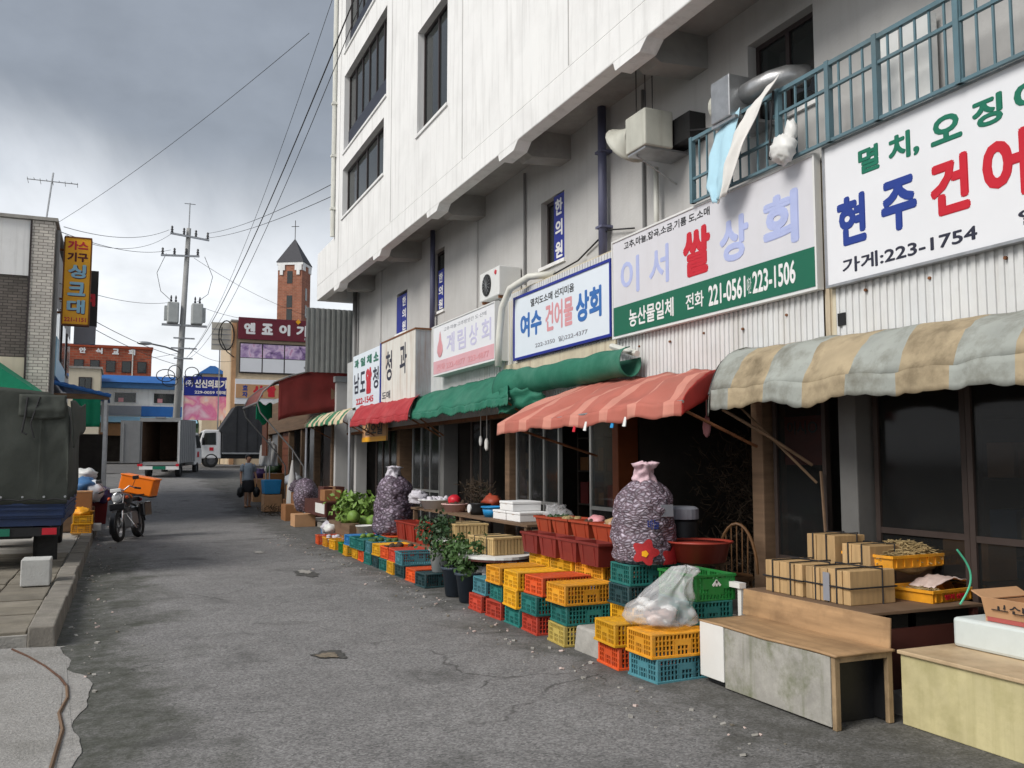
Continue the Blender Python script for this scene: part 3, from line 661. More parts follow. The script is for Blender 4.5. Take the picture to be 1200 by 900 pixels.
# shop interior shell (one long dark hall behind the fronts)
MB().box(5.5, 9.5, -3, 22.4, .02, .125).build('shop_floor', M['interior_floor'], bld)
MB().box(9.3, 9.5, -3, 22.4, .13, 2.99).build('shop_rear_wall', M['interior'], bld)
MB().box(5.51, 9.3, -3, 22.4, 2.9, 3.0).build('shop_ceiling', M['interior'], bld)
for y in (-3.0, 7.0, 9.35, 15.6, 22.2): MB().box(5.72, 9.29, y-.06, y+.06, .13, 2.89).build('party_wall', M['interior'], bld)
def col(y, wd=.22, mt='grey_wall', x0=5.42, x1=5.7): MB().box(x0, x1, y-wd/2, y+wd/2, .12, 2.895).build('shop_column', M[mt], bld, bevel=.01)
mk('col_grey', (.14,.14,.137), .8, .1, 3, .1, dirt=.3, dcol=(.12,.11,.1)); mk('frame_brown', S(58,48,44), .6, .15); mk('door_wood', S(120,62,30), .6, .15)
col(5.62, .19, 'col_grey'); col(6.75, .16, 'plank_dark'); col(9.35, .14, 'door_wood'); col(12.6, .16, 'plank_dark'); col(15.6, .2, 'col_grey'); col(18.4, .2, 'plank_dark'); col(22.2, .3, 'grey_wall')
def glass_door(y0, y1, n=1, z0=.14, z1=2.3, mid=.95, mt='alu', X=5.48, gm='glass_dimming', name='shop_door'):
    fr = .045; b = MB(); b.box(X, X+.05, y0, y1, z1-fr, z1).box(X, X+.05, y0, y1, z0, z0+.09)
    for i in range(n+1):
        y = y0 + (y1-y0-fr)*i/n; b.box(X, X+.05, y, y+fr, z0+.09, z1-fr)
    for i in range(n): b.box(X+.004, X+.046, y0+(y1-y0-fr)*i/n+fr, y0+(y1-y0-fr)*(i+1)/n, mid, mid+fr)
    d = b.build(name, M[mt], bld)
    for i in range(n):
        ya = y0+(y1-y0-fr)*i/n+fr; yb = y0+(y1-y0-fr)*(i+1)/n
        MB().box(X+.02, X+.03, ya, yb, mid+fr, z1-fr).build('pane', M[gm], d); MB().box(X+.02, X+.03, ya, yb, z0+.09, mid).build('pane', M[gm], d)
    return d
glass_door(2.0, 4.55, 2, mt='frame_brown', mid=1.02); d1 = glass_door(4.62, 5.48, 1, mt='frame_brown', mid=1.02, X=5.56)
dd = glass_door(5.95, 6.62, 1, mt='frame_brown', mid=.7, X=5.5)
glass_door(10.95, 12.4, 3, mid=.98); glass_door(9.45, 10.1, 1, mid=.98); glass_door(13.4, 14.3, 2, mid=1.0, mt='frame_brown'); glass_door(15.9, 17.6, 3, mid=1.0); glass_door(18.7, 20.4, 3, mid=1.0, mt='frame_brown')
pst = MB().box(5.535, 5.55, 6.04, 6.5, 1.55, 1.98).build('door_poster', M['poster_red'], bld)
lettering('이시○', 6.46, 6.08, 1.82, 1.94, 5.534, 'X', M['t_black'], pst, .02, .003)
# wall services
for y, z0, z1, mt, r_ in ((9.56, 3.95, 5.99, 'pipe_blue', .055), (16.15, 3.95, 5.99, 'pipe_blue', .05), (22.3, .2, 5.99, 'pipe_grey', .06), (8.35, 3.95, 4.85, 'pipe_white', .03)):
    MB().cyl((5.4, y, z0), (5.4, y, z1), r_, n=10).build('wall_pipe', M[mt], bld, smooth=True)
for z in (4.45, 5.4): MB().box(5.34, 5.5, 9.48, 9.64, z, z+.03).build('pipe_bracket', M['pipe_blue'], bld)
MB().cyl((5.47,8.72,3.95),(5.47,8.72,5.9),.02,n=6).cyl((5.47,12.05,4.2),(5.47,12.05,5.9),.02,n=6).build('conduit', M['pipe_grey'], bld)
# window banners
for y0, y1, z0, z1 in ((10.8,11.12,4.36,5.28),(18.15,18.5,4.36,5.15),(15.78,16.1,4.45,5.2)):
    bn = MB().box(5.5, 5.515, y0, y1, z0, z1).build('window_banner', M['banner_blue'], bld)
    for i, ch in enumerate('한의원'):
        h = (z1-z0)/3.4; zt = z1 - .06 - i*(h+.03); lettering(ch, y1-.05, y0+.05, zt-h*.85, zt, 5.497, 'X', M['t_white'], bn, .03, .003)
bn = MB().box(5.5, 5.515, 18.52, 18.88, 4.36, 5.15).build('window_banner', M['banner_blue'], bld)
# corrugated screen at the end of the building
scr = thing('corrugated_screen', 'grey corrugated metal screen standing at the far end of the white building', 'screen', (5.1, 23.6, 3.6), world=True)
b = MB(); pts = []; x = 4.42; i = 0
while x < 5.75:
    pts += [(x, 23.6 + (.03 if i % 2 else 0)), (x+.06, 23.6 + (.03 if i % 2 else 0))]; x += .07; i += 1
n = len(pts); b.v = [(px, py, 3.92) for px, py in pts] + [(px, py, 5.62) for px, py in pts]; b.f = [(i, i+1, n+i+1, n+i) for i in range(n-1)]; b.m = [0]*len(b.f)
mk('screen_grey', (.30,.31,.30), .5, .12, 4, .05, metal=.3, streak=.4, dcol=(.15,.14,.13)); b.build('sheet', M['screen_grey'], scr)
for z in (4.0, 4.75, 5.4): MB().box(4.4, 5.78, 23.64, 23.69, z, z+.05).build('rail', M['galv'], scr)
MB().box(5.7,5.76,23.69,23.75,0,5.5).build('post', M['galv'], scr)

# ---------------------------------------------------------------- shop signs
def sign(label, y0, y1, z0, z1, X=5.2, face='sign_white', th=.05, frame='galv', fw=.02, scale=False):
    if scale: q = X/5.2; y0 *= q; y1 *= q; z0 = 1.58+(z0-1.58)*q; z1 = 1.58+(z1-1.58)*q
    t = thing('shop_sign', label, 'sign', (X, (y0+y1)/2, z0), world=True, group='shop signs on the market front')
    MB().box(X, X+th, y0, y1, z0, z1).build('face_panel', M[face], t)
    b = MB(); a = X-.012
    b.box(a, X+th+.006, y0-fw, y1+fw, z1, z1+fw).box(a, X+th+.006, y0-fw, y1+fw, z0-fw, z0).box(a, X+th+.006, y0-fw, y0, z0, z1).box(a, X+th+.006, y1, y1+fw, z0, z1)
    b.build('frame', M[frame], t)
    return t
def T(s, a0, a1, z0, z1, mt, p, bold=.02, X=5.2, **kw):
    q = X/5.2; h = lambda z: 1.58 + (z-1.58)*q
    return lettering(s, a0*q, a1*q, h(z0), h(z1), X, 'X', M[mt], p, bold, **kw)
# nearest white sign
s1 = sign('large white shop sign with big blue and red letters, nearest of the row', 1.2, 5.54, 2.99, 4.12)
T('멸', 5.18, 4.97, 3.79, 3.99, 't_green', s1, .04); T('치,', 4.88, 4.6, 3.78, 3.99, 't_green', s1, .04); T('오', 4.5, 4.24, 3.79, 3.985, 't_green', s1, .04); T('징', 4.16, 3.93, 3.79, 3.99, 't_green', s1, .04); T('어', 3.85, 3.6, 3.79, 3.99, 't_green', s1, .04)
T('현', 5.42, 5.12, 3.27, 3.66, 't_blue', s1, .045); T('주', 4.97, 4.64, 3.27, 3.66, 't_blue', s1, .045); T('건', 4.52, 4.2, 3.28, 3.68, 't_red', s1, .045); T('어', 4.1, 3.76, 3.26, 3.7, 't_red', s1, .045); T('물', 3.62, 3.25, 3.27, 3.7, 't_red', s1, .045); T('상회', 3.1, 2.3, 3.27, 3.68, 't_blue', s1, .045)
T('가게:223-1754', 5.38, 4.16, 3.05, 3.17, 't_dark', s1, .02); T('일)223-1754', 3.86, 2.6, 3.05, 3.17, 't_dark', s1, .02)
# rice shop sign
s2 = sign('white rice shop sign with one red word and a green phone number band', 5.66, 8.95, 3.0, 4.1, X=5.19, face='sign_dull', frame='white_metal')
T('고추,마늘,잡곡,소금,기름 도,소매', 8.72, 7.1, 3.97, 4.06, 't_black', s2, .012, 5.19)
T('이', 8.8, 8.4, 3.45, 3.86, 't_lav', s2, .02, 5.19); T('서', 8.2, 7.82, 3.45, 3.86, 't_lav', s2, .02, 5.19); T('쌀', 7.56, 7.1, 3.42, 3.9, 't_red', s2, .05, 5.19); T('상', 6.95, 6.52, 3.44, 3.86, 't_lav', s2, .04, 5.19); T('회', 6.32, 5.86, 3.43, 3.9, 't_lav', s2, .05, 5.19)
gb = MB().box(5.184, 5.19, 5.67, 8.94, 3.01, 3.34).build('colour_band', M['band_green'], s2)
lettering('농산물일체', 8.6, 7.72, 3.07, 3.27, 5.184, 'X', M['t_white'], gb, .02); lettering('전화', 7.5, 7.2, 3.09, 3.25, 5.184, 'X', M['t_white'], gb, .015); lettering('221-0561', 7.12, 6.56, 3.07, 3.27, 5.184, 'X', M['t_white'], gb, .025); lettering('223-1506', 6.46, 5.9, 3.08, 3.28, 5.184, 'X', M['t_white'], gb, .025)
lettering('야간', 6.54, 6.48, 3.09, 3.24, 5.184, 'X', M['t_white'], gb, .0)
# dried fish shop sign with blue frame
s3 = sign('pale blue framed dried fish shop sign, blue and pink brush letters', 9.05, 11.8, 3.06, 3.91, X=5.2, face='sign_ice', frame='band_blue', fw=.035)
T('멸치도소매 선지미음', 11.25, 9.95, 3.72, 3.83, 't_black', s3, .015); T('여수', 11.6, 10.9, 3.31, 3.66, 't_blue2', s3, .04); T('건어물', 10.78, 9.98, 3.3, 3.68, 't_pink', s3, .03); T('상회', 9.9, 9.25, 3.3, 3.68, 't_blue2', s3, .04); T('222-3350  일)222-4377', 11.1, 9.6, 3.12, 3.2, 't_greyt', s3, .01)
# cream box frame behind the blue sign
cb = thing('sign_housing', 'rusty cream metal housing round the blue framed sign', 'sign housing', (5.3, 10.4, 2.95), world=True)
MB().box(5.272, 5.5, 8.98, 12.3, 3.95, 4.07).build('top_panel', M['cream_metal'], cb); MB().box(5.262, 5.5, 11.86, 12.32, 2.9, 3.949).build('side_panel', M['cream_metal'], cb); MB().box(5.238, 5.262, 9.0, 12.3, 2.86, 3.0).build('bottom_rail', M['cream_metal'], cb)
# faded garlic sign
s4 = sign('faded white and pink shop sign with lavender letters and garlic drawing', 12.55, 15.45, 3.13, 4.0, X=5.05, face='sign_white', frame='white_metal', th=.3, scale=True)
T('고추·마늘·고추방앗간 도·산매', 14.9, 12.9, 3.86, 3.93, 't_greyt', s4, .005, 5.05); T('계', 14.75, 14.35, 3.45, 3.8, 't_lav2', s4, .02, 5.05); T('림', 14.2, 13.8, 3.45, 3.8, 't_lav2', s4, .02, 5.05); T('상', 13.65, 13.25, 3.45, 3.8, 't_lav2', s4, .02, 5.05); T('회', 13.1, 12.7, 3.45, 3.8, 't_lav2', s4, .02, 5.05)
pb = MB().box(5.044, 5.05, 12.2, 14.99, 3.1, 3.32).build('colour_band', M['band_pink'], s4); lettering('전화 222-4877  223-4877', 14.8, 12.4, 3.14, 3.26, 5.044, 'X', M['t_pink'], pb, .02)
b = MB(); pr = [(.0,0),(.06,.02),(.12,.1),(.11,.2),(.05,.3),(.02,.42),(0,.46)]
b.lathe([(r_, z) for r_, z in pr], 14, (0,0,0)); b.v = [(5.045 + x*.06, 14.66 + y*1.2, 3.37 + z) for x, y, z in b.v]; b.build('garlic_emblem', M['t_pink'], s4, smooth=True)
# fruit shop box sign with rust
s5 = thing('shop_sign', 'rust streaked white box sign of the fruit shop, farthest of the row', 'sign', (4.95, 18.2, 2.78), world=True, group='shop signs on the market front')
MB().box(4.95, 5.45, 15.77, 18.08, 2.76, 4.01).build('box', M['rust_white'], s5); MB().box(4.96, 5.44, 15.76, 15.77, 2.77, 3.99).build('end_panel', M['rust_grey'], s5); MB().box(4.94, 5.46, 15.74, 18.1, 4.01, 4.04).build('cap', M['rust'], s5)
MB().box(4.952, 5.4, 18.14, 20.55, 2.76, 4.0).build('face_panel', M['sign_ice'], s5); MB().box(4.93, 4.99, 18.08, 18.14, 2.76, 4.03).build('divider', M['band_blue'], s5)
def T5(st, a0, a1, z0, z1, mt, bold): lettering(st, a0, a1, z0, z1, 4.95, 'X', M[mt], s5, bold)
T5('청', 17.75, 17.3, 3.2, 3.8, 't_dark', .02); T5('과', 16.75, 16.3, 3.25, 3.85, 't_dark', .02); T5('도매', 18.0, 17.4, 2.84, 3.0, 't_dark', .02)
for i, ch in enumerate('과일채소'): T5(ch, 20.4-i*.56, 20.0-i*.56, 3.7, 3.9, 't_green', .05)
T5('남', 20.4, 19.95, 3.12, 3.58, 't_dark', .02); T5('도', 19.85, 19.4, 3.12, 3.58, 't_dark', .02); T5('알', 19.35, 18.85, 3.05, 3.62, 't_red', .08); T5('청', 18.75, 18.3, 3.12, 3.58, 't_dark', .02); T5('222-1545', 20.2, 18.7, 2.86, 3.0, 't_red', .03)
# ---------------------------------------------------------------- awnings
def awning(label, bl, br, fl, fr, val, mats, mf=None, belly=.08, rip=.02, sc_n=0, sc_a=.02, nu=60, close=(), cat='awning', wr=1.0, arms=True, nrib=5):
    bl, br, fl, fr = map(Vector, (bl, br, fl, fr))
    t = thing('awning', label, cat, (bl+br)/2, world=True, group='shop awnings on the market front')
    nrm = Vector((-.5, 0, .86))
    def pt(u, v):
        p = (bl*(1-u)+br*u)*(1-v) + (fl*(1-u)+fr*u)*v
        q = belly*math.sin(math.pi*v) - .018*abs(math.sin(u*math.pi*nrib)) + .5*rip*mnoise.noise(Vector((u*16, v*9, 3+bl.y))) + rip*wr*mnoise.noise(Vector((u*9, v*2.2, bl.y)))*(.3+v) + rip*.5*mnoise.noise(Vector((u*30, v*5, bl.y)))
        return p + nrm*q
    b = MB(); b.grid(pt, nu, 10, mf=mf)
    b.build('canopy', [M[k] for k in mats], t, smooth=True, solid=.004)
    for i in range(1, nrib): MB().tube([pt(i/nrib, j/8) + Vector((.02,0,-.03)) for j in range(9)], .010, 5).build('rib', M['galv'], t)
    def pv_(u, v):
        p = pt(u, 1.0); s = (abs(math.sin(math.pi*u*sc_n)) if sc_n else 1) * sc_a
        out = .005*math.sin(u*55) * v
        return p + Vector((-out - .01*v + rip*.8*v*mnoise.noise(Vector((u*14, 3, 1))), 0, -(val - sc_a + s)*v*(1 + .25*mnoise.noise(Vector((u*11, bl.y, 2))))))
    b = MB(); b.grid(pv_, max(nu, sc_n*6), 4, mf=(lambda u, v: mf(u, .99)) if mf else None)
    b.build('valance', [M[k] for k in mats], t, smooth=True, solid=.006)
    for u in close:   # closed end flap
        mt = M[mats[-1]]
        def pe(a, v, u=u):
            p = pt(u, v); base = pt(u, 0); low = Vector((p.x, p.y, min(p.z, fl.z if u < .5 else fr.z) - val)); low.z = pt(u, 1).z - val*.9
            q = p*(1-a) + Vector((p.x, p.y + .02*mnoise.noise(Vector((v*6, a*3, 1))), low.z + (1-v)*(base.z-low.z)*.55))*a
            return q
        MB().grid(pe, 6, 10).build('end_flap', mt, t, smooth=True, solid=.006)
    b = MB(); b.tube([fl+Vector((.03,0,-.03)), (fl+fr)/2+Vector((.03,0,-.03)), fr+Vector((.03,0,-.03))], .014, 6).build('front_bar', M['galv'], t)
    if arms:
        for u in (.04, .96):
            f = pt(u, 1) + Vector((.03, 0, -.03)); k = Vector((5.26, f.y + (.0), f.z - .35)); MB().tube([f, k], .014, 6).build('arm', M['rust'], t)
    return t
def stripe(n, ph=0): return lambda u, v: int(u*n + ph) % 2
a1 = awning('wide beige and grey blue striped awning over the nearest shop', (5.23,6.62,2.62), (5.23,1.6,2.47), (4.74,6.5,2.20), (4.70,1.6,2.19), .17, ['aw_greyblue','aw_beige'], stripe(11, .45), .10, .03, 30, .010, 90, arms=False)
# rounded hood closing its far end
b = MB()
def hood(u, v):
    a = u*math.pi/2
    prof = Vector((5.23,6.62,2.62))*(1-v) + Vector((4.74,6.5,2.20))*v + Vector((-.5,0,.86))*(.10*math.sin(math.pi*v))
    return Vector((prof.x + .05*math.sin(a), prof.y + .17*math.sin(a)*(1-.3*v), prof.z - .20*(1-math.cos(a)) - .02*u))
b.grid(hood, 8, 10).build('hood_end', M['aw_greyblue'], a1, smooth=True, solid=.008)
MB().tube([hood(.35, i/10)+Vector((-.004,.004,.004)) for i in range(11)], .012, 5).build('hood_seam', M['black'], a1)
MB().tube([(4.78,6.4,2.03),(5.1,6.2,1.8),(5.44,6.05,1.55)], .014).tube([(5.0,6.5,2.1),(5.44,6.0,1.4)], .012).tube([(5.44,5.95,1.5),(5.43,5.9,.9)], .013).build('arm', M['plank_dark'], a1)
a2 = awning('sagging pink and pale striped awning with a red end', (5.24,9.5,2.56), (5.24,6.95,2.47), (4.02,9.62,2.02), (4.36,6.42,2.12), .13, ['aw_pink','aw_pale','aw_redend'], lambda u, v: 1 if (u*6.5 % 1) < .28 else 0, .05, .035, 0, .02, 70, close=(1.0,), wr=1.6)
for k, (u, c) in enumerate(((.50,'t_red'),(.56,'white_plastic'),(.70,'basin_blue'),(.76,'white_plastic'))):
    p = Vector((4.02,9.62,1.9))*(1-u) + Vector((4.36,6.42,2.0))*u
    cl = MB().obox(p+Vector((0,0,-.03)), (.012,.025,.09), (0,.2,.3)).obox(p+Vector((0,.01,-.03)), (.012,.025,.09), (.25,.1,.3)).build('clothes_peg', M[c])
    tag(cl, ('first','second','third','fourth')[k] + ' clothes peg from the left clipped under the pink awning edge', 'clothes peg', 'clothes pegs on the pink awning')
a3 = awning('long green tarpaulin awning with a scalloped hem over the bamboo boxes', (5.22,16.25,2.85), (5.22,11.9,2.88), (4.7,15.22,2.42), (4.7,10.9,2.44), .12, ['aw_green'], None, .07, .03, 44, .025, 70)
rl = thing('rolled_awning', 'green tarpaulin awning rolled up below the blue framed sign', 'awning', (5.0,10.2,2.5), world=True)
def rolled(u, v):
    y = 11.6*(1-u) + 8.35*u; a = v*2*math.pi*.8
    r_ = .16*(1 + .16*mnoise.noise(Vector((u*8, v*2, 4)))); 
    if u < .22: r_ *= 1 + 1.0*(1-u/.22)
    return Vector((5.08 - r_*math.sin(a)*.85 - .04, y, 2.66 - .1*(1-min(1,u/.2)) + r_*math.cos(a) ))
MB().grid(rolled, 40, 14).build('roll', M['aw_green'], rl, smooth=True, solid=.008)
def drape(u, v):
    y = 11.3 - .75*u; return Vector((4.72 + .34*u + .03*math.sin(v*9+u*8), y, 2.56 - .02*u - v*(.34-.16*u) + .02*math.sin(u*19)))
MB().grid(drape, 14, 8).build('drape', M['aw_green'], rl, smooth=True, solid=.008)
MB().cyl((5.1,8.3,2.74),(5.16,8.95,2.9),.035,n=8).build('pipe_end', M['pipe_white'], rl)
awning('crimson awning between the green awning and the striped one', (5.02,19.8,2.86), (5.02,15.63,2.80), (4.6,19.3,2.44), (4.6,15.05,2.40), .11, ['aw_red'], None, .06, .025, 40, .03, 50, close=(0.0,))
awning('small green and cream striped awning, farthest of the row', (5.0,24.6,2.86), (5.0,20.3,2.84), (4.58,24.4,2.58), (4.58,19.9,2.52), .09, ['aw_cream','aw_stgreen'], stripe(15), .05, .02, 30, .02, 50, close=(0.0,))
for y, x in ((19.4,4.62),(24.2,4.6)):
    pp = MB().cyl((x,y,.0),(x,y,2.5),.03,n=8).cyl((x,y,0),(x,y,.02),.07,n=10).build('awning_post', M['rust_grey'])
    tag(pp, 'thin metal post carrying the ' + ('crimson' if y < 20 else 'green and cream striped') + ' awning', 'post')

# maroon canopy past the corner
mc = thing('tarpaulin_canopy', 'dark maroon tarpaulin canopy on bent white tube frame past the corner', 'canopy', (4.4,26,0), world=True)
def mtop(u, v):
    y = 24 + 2.8*u; P_ = [(5.75,4.2),(4.9,4.02),(4.1,3.8),(3.7,3.62),(3.42,3.38),(3.3,3.1)]
    k = v*(len(P_)-1); i = min(int(k), len(P_)-2); f = k-i
    return Vector((P_[i][0]*(1-f)+P_[i+1][0]*f, y, P_[i][1]*(1-f)+P_[i+1][1]*f + .03*mnoise.noise(Vector((u*5, v*6, 2)))))
MB().grid(mtop, 14, 20).build('roof_sheet', M['canopy_top'], mc, smooth=True, solid=.012)
def mend(u, v):
    top = mtop(0, .02 + u*.52); x = top.x; zb = 3.0 - .35*u
    return Vector((x, 24.0 + .03*mnoise.noise(Vector((u*6, v*4, 7))), top.z*(1-v) + zb*v))
MB().grid(mend, 16, 8).build('end_sheet', M['canopy_maroon'], mc, smooth=True, solid=.01)
for y in (23.97, 26.8):
    MB().tube([(5.75,y,4.23),(4.9,y,4.05),(4.1,y,3.83),(3.7,y,3.65),(3.42,y,3.4),(3.28,y,3.1),(3.36,y,2.85),(3.75,y,2.4),(4.2,y,1.9),(4.5,y,1.45),(4.52,y,.1)], .02, 8).build('bent_tube', M['pipe_grey'], mc, smooth=True)
MB().tube([(3.28,23.97,3.1),(3.28,26.8,3.1)], .03).tube([(4.1,23.97,3.8),(4.1,26.8,3.8)], .02).build('cross_tube', M['pipe_grey'], mc)
def gflap(u, v): return Vector((3.3+.5*u, 24.3+.6*u, 3.12 - .55*v*(1-.5*abs(u-.4)) + .05*math.sin(u*9)))
MB().grid(gflap, 10, 8).build('green_flap', M['tarp_bright'], mc, smooth=True, solid=.01)

# ---------------------------------------------------------------- balcony railing, fans, air conditioner
rg = thing('balcony_railing', 'grey blue painted steel balcony railing above the two near signs', 'railing', (5.16,4,4.12), world=True)
MB().box(5.13,5.17,1.0,7.32,4.755,4.79).build('top_rail', M['rail_blue'], rg); MB().box(5.135,5.165,1.0,6.1,4.56,4.585).build('middle_rail', M['rail_blue'], rg); MB().box(5.135,5.165,6.1,7.32,4.36,4.385).build('middle_rail', M['rail_blue'], rg); MB().box(5.135,5.165,1.0,7.32,4.13,4.155).build('bottom_rail', M['rail_blue'], rg)
for y in (7.3, 6.02, 5.42, 4.92, 4.2, 3.4): MB().box(5.125,5.175,y-.022,y+.022,4.13,4.8).build('post', M['rail_blue'], rg)
y = 7.18
bar0 = None
while y > 1.2:
    if bar0 is None: bar0 = MB().box(5.143,5.157,-.008,.008,4.15,4.76).build('bar', M['rail_blue'], rg); bar0.location.y = y - 0; bar0.data.transform(Matrix.Translation((0, 4, 0))); bar0.location = (0, y-4, 0)
    else:
        o = bar0.copy(); COL.objects.link(o); o.location = (0, y-4, 0)
    y -= .125
MB().tube([(5.1,6.02,4.78),(5.1,6.1,4.2),(5.12,6.0,4.15)], .012).build('wire_tie', M['cable'], rg)
bp_ = thing('balcony_slab', 'concrete balcony slab edge behind the railing', 'balcony', (5.3,3,3.95), world=True); MB().box(5.272, 5.499, -1, 7.35, 4.07, 4.13).build('slab', M['grey_wall'], bp_)
for y0, y1 in ((4.62,4.86),(4.9,5.13)):
    tag(MB().box(5.36,5.45,y0,y1,4.13,4.9).build('balcony_cupboard', M['white_metal'], bevel=.006), 'white metal cupboard on the balcony, ' + ('nearer' if y0 < 4.7 else 'farther') + ' of the two', 'cupboard')
# cloths and bag on the railing
def cloth(label, pts, wd, mt, seed, cat='cloth', name='hanging_cloth'):
    pts = [Vector(p) for p in pts]
    def fn(u, v):
        k = v*(len(pts)-1); i = min(int(k), len(pts)-2); f = k-i; p = pts[i]*(1-f)+pts[i+1]*f; w_ = wd[i]*(1-f)+wd[i+1]*f
        return p + Vector((.016*math.sin(u*9+v*2+seed)*min(1, v*3) - .03, (u-.5)*w_ + .03*mnoise.noise(Vector((v*5, seed, 1))), -(u-.5)*w_*.35 + .02*mnoise.noise(Vector((u*4, v*4, seed)))))
    return tag(MB().grid(fn, 18, 24).build(name, mt, smooth=True, solid=.006), label, cat)
mk('cloth_blue', S(176,214,230), .8, .06)
cloth('pale blue cloth hanging over the balcony railing', [(5.1,6.62,4.72),(5.06,6.66,4.5),(5.03,6.7,4.2),(5.03,6.72,3.98)], [.36,.36,.28,.08], M['cloth_blue'], 1)
cloth('white cloth tied to the balcony railing, beside the blue one', [(5.1,6.12,4.80),(5.05,6.25,4.62),(5.02,6.45,4.34),(5.02,6.63,3.98)], [.44,.44,.36,.16], M['white_cloth'], 4)
bg_ = MB().blob((5.05,5.86,4.2), (.09,.13,.12), 18, 14, .35, 3, 2).blob((5.08,5.8,4.33), (.05,.07,.1), 10, 8, .4, 3, 5).build('plastic_bag', M['white_plastic'], smooth=True); tag(bg_, 'crumpled white plastic bag tied to the balcony railing', 'bag')
# blower with horn
fb = thing('wall_blower', 'cream box blower with horn outlet bracketed to the grey wall', 'blower', (5.1,8.1,4.85), world=True)
MB().box(4.93,5.28,7.82,8.22,4.88,5.28).build('housing', M['fan_box'], fb, bevel=.015)
b = MB()
def horn(u, v):
    a = u*2*math.pi; k = v; r_ = .15 + .09*k*k; return Vector((5.08 + r_*math.cos(a), 8.22 + .24*k + .16*k*math.sin(a), 5.09 + r_*math.sin(a)))
MB().grid(horn, 20, 6).build('horn', M['fan_box'], fb, smooth=True, solid=.01)
MB().cyl((5.08,8.2,5.09),(5.08,8.3,5.09),.148,n=20).build('outlet', M['black'], fb)
MB().box(5.3,5.5,7.55,7.95,4.92,5.2).build('duct', M['black'], fb); MB().box(4.95,5.5,7.85,8.2,4.855,4.878).build('bracket', M['galv'], fb); MB().tube([(5.0,8.1,4.85),(5.5,8.1,4.6)], .01).build('stay', M['galv'], fb)
for y in (8.18, 8.0, 7.86): MB().cyl((5.05,y,5.28),(5.05,y,5.99),.006,n=5).build('hanger_wire', M['cable'], fb)
f2 = thing('duct_fan', 'galvanised box fan with round black outlet and silver elbow duct', 'fan', (5.1,6.7,4.7), world=True)
MB().box(5.0,5.35,6.5,6.78,4.72,5.12).build('housing', M['galv'], f2, bevel=.01); MB().cyl((5.17,6.78,4.93),(5.17,6.85,4.93),.15,n=22).build('outlet_ring', M['fan_box'], f2); MB().cyl((5.17,6.845,4.93),(5.17,6.853,4.93),.13,n=22).build('outlet', M['black'], f2)
MB().tube([(5.2,6.5,4.95),(5.2,6.36,4.95),(5.25,6.22,4.97),(5.34,6.12,4.99),(5.52,6.06,5.0)], .1, 16).build('elbow_duct', M['galv'], f2, smooth=True); MB().box(5.02,5.5,6.45,6.8,4.69,4.718).build('bracket', M['galv'], f2)
ac = thing('air_conditioner', 'white air conditioner outdoor unit on the wall above the faded sign', 'air conditioner', (5.3,12.6,4.05), world=True)
MB().box(5.12,5.48,12.2,12.98,4.06,4.5).build('casing', M['white_metal'], ac, bevel=.012); MB().cyl((5.105,12.68,4.28),(5.119,12.68,4.28),.17,n=24).build('fan_grille', M['black'], ac)
for i in range(7): MB().cyl((5.1,12.68-.15*math.cos(i*math.pi/7),4.28-.15*math.sin(i*math.pi/7)),(5.1,12.68+.15*math.cos(i*math.pi/7),4.28+.15*math.sin(i*math.pi/7)),.004,n=4).build('grille_wire', M['galv'], ac)
MB().cyl((5.11,12.33,4.42),(5.12,12.33,4.42),.035,n=14).build('emblem', M['t_red'], ac); MB().box(5.14,5.5,12.25,12.28,4.02,4.059).box(5.14,5.5,12.9,12.93,4.02,4.059).build('bracket', M['rust'], ac)
wp = MB().tube([(5.0,11.95,2.95),(5.02,11.95,3.4),(5.04,11.9,3.8),(5.08,11.7,4.05),(5.2,11.3,4.16),(5.45,11.0,4.16)], .05, 10).build('white_hose', M['pipe_white'], smooth=True); tag(wp, 'white flexible hose bending over the corner of the blue framed sign', 'hose')
for i, (pts, r_) in enumerate((([(5.42,9.5,4.4),(5.44,10.3,4.2),(5.4,11.6,4.1)], .012), ([(5.3,7.6,5.0),(5.36,7.2,4.9),(5.2,6.8,4.86)], .01), ([(5.45,8.9,4.3),(5.44,9.5,4.42)], .01))):
    tag(MB().tube(pts, r_, 5).build('wall_cable', M['cable']), ('slack cable between blue pipe and framed sign', 'slack cable between the two fans', 'short cable beside the blue pipe')[i], 'cable')

# low dark shops that carry on past the corner under the maroon canopy
shd = thing('market_shed', 'low dark row of stalls carrying on under the maroon canopy', 'shed', (6.5,29,0), world=True)
MB().box(5.3,9.5,23.8,24.0,.0,3.7).build('near_wall', M['grey_wall'], shd); MB().box(5.25,9.5,23.75,36.2,3.7,3.85).build('roof', M['far_roof'], shd); MB().box(9.3,9.5,24,36,.0,3.7).build('rear_wall', M['interior'], shd); MB().box(5.3,9.5,36,36.2,.2,3.7).build('far_wall', M['grey_wall'], shd)
MB().box(5.2,5.29,24.0,36.0,2.6,3.69).build('front_fascia', M['plank_dark'], shd)
for i, y in enumerate((24.05,26.3,28.4,30.6,32.8,35.0)): MB().box(5.25,5.42,y,y+.16,.0,2.6).build('front_post', M['plank_dark'], shd)
for y0, y1, mt in ((24.25,25.6,'frame_brown'),(26.6,27.6,'galv'),(30.8,32.6,'door_wood'),(33.0,34.9,'galv')):
    pnl = MB().box(5.36,5.4,y0,y1,.1,2.58).build('shutter', M[mt], shd)
    for k in range(9): MB().box(5.345,5.36,y0+.02,y1-.02,.3+.25*k,.33+.25*k).build('shutter_rib', M[mt], pnl)
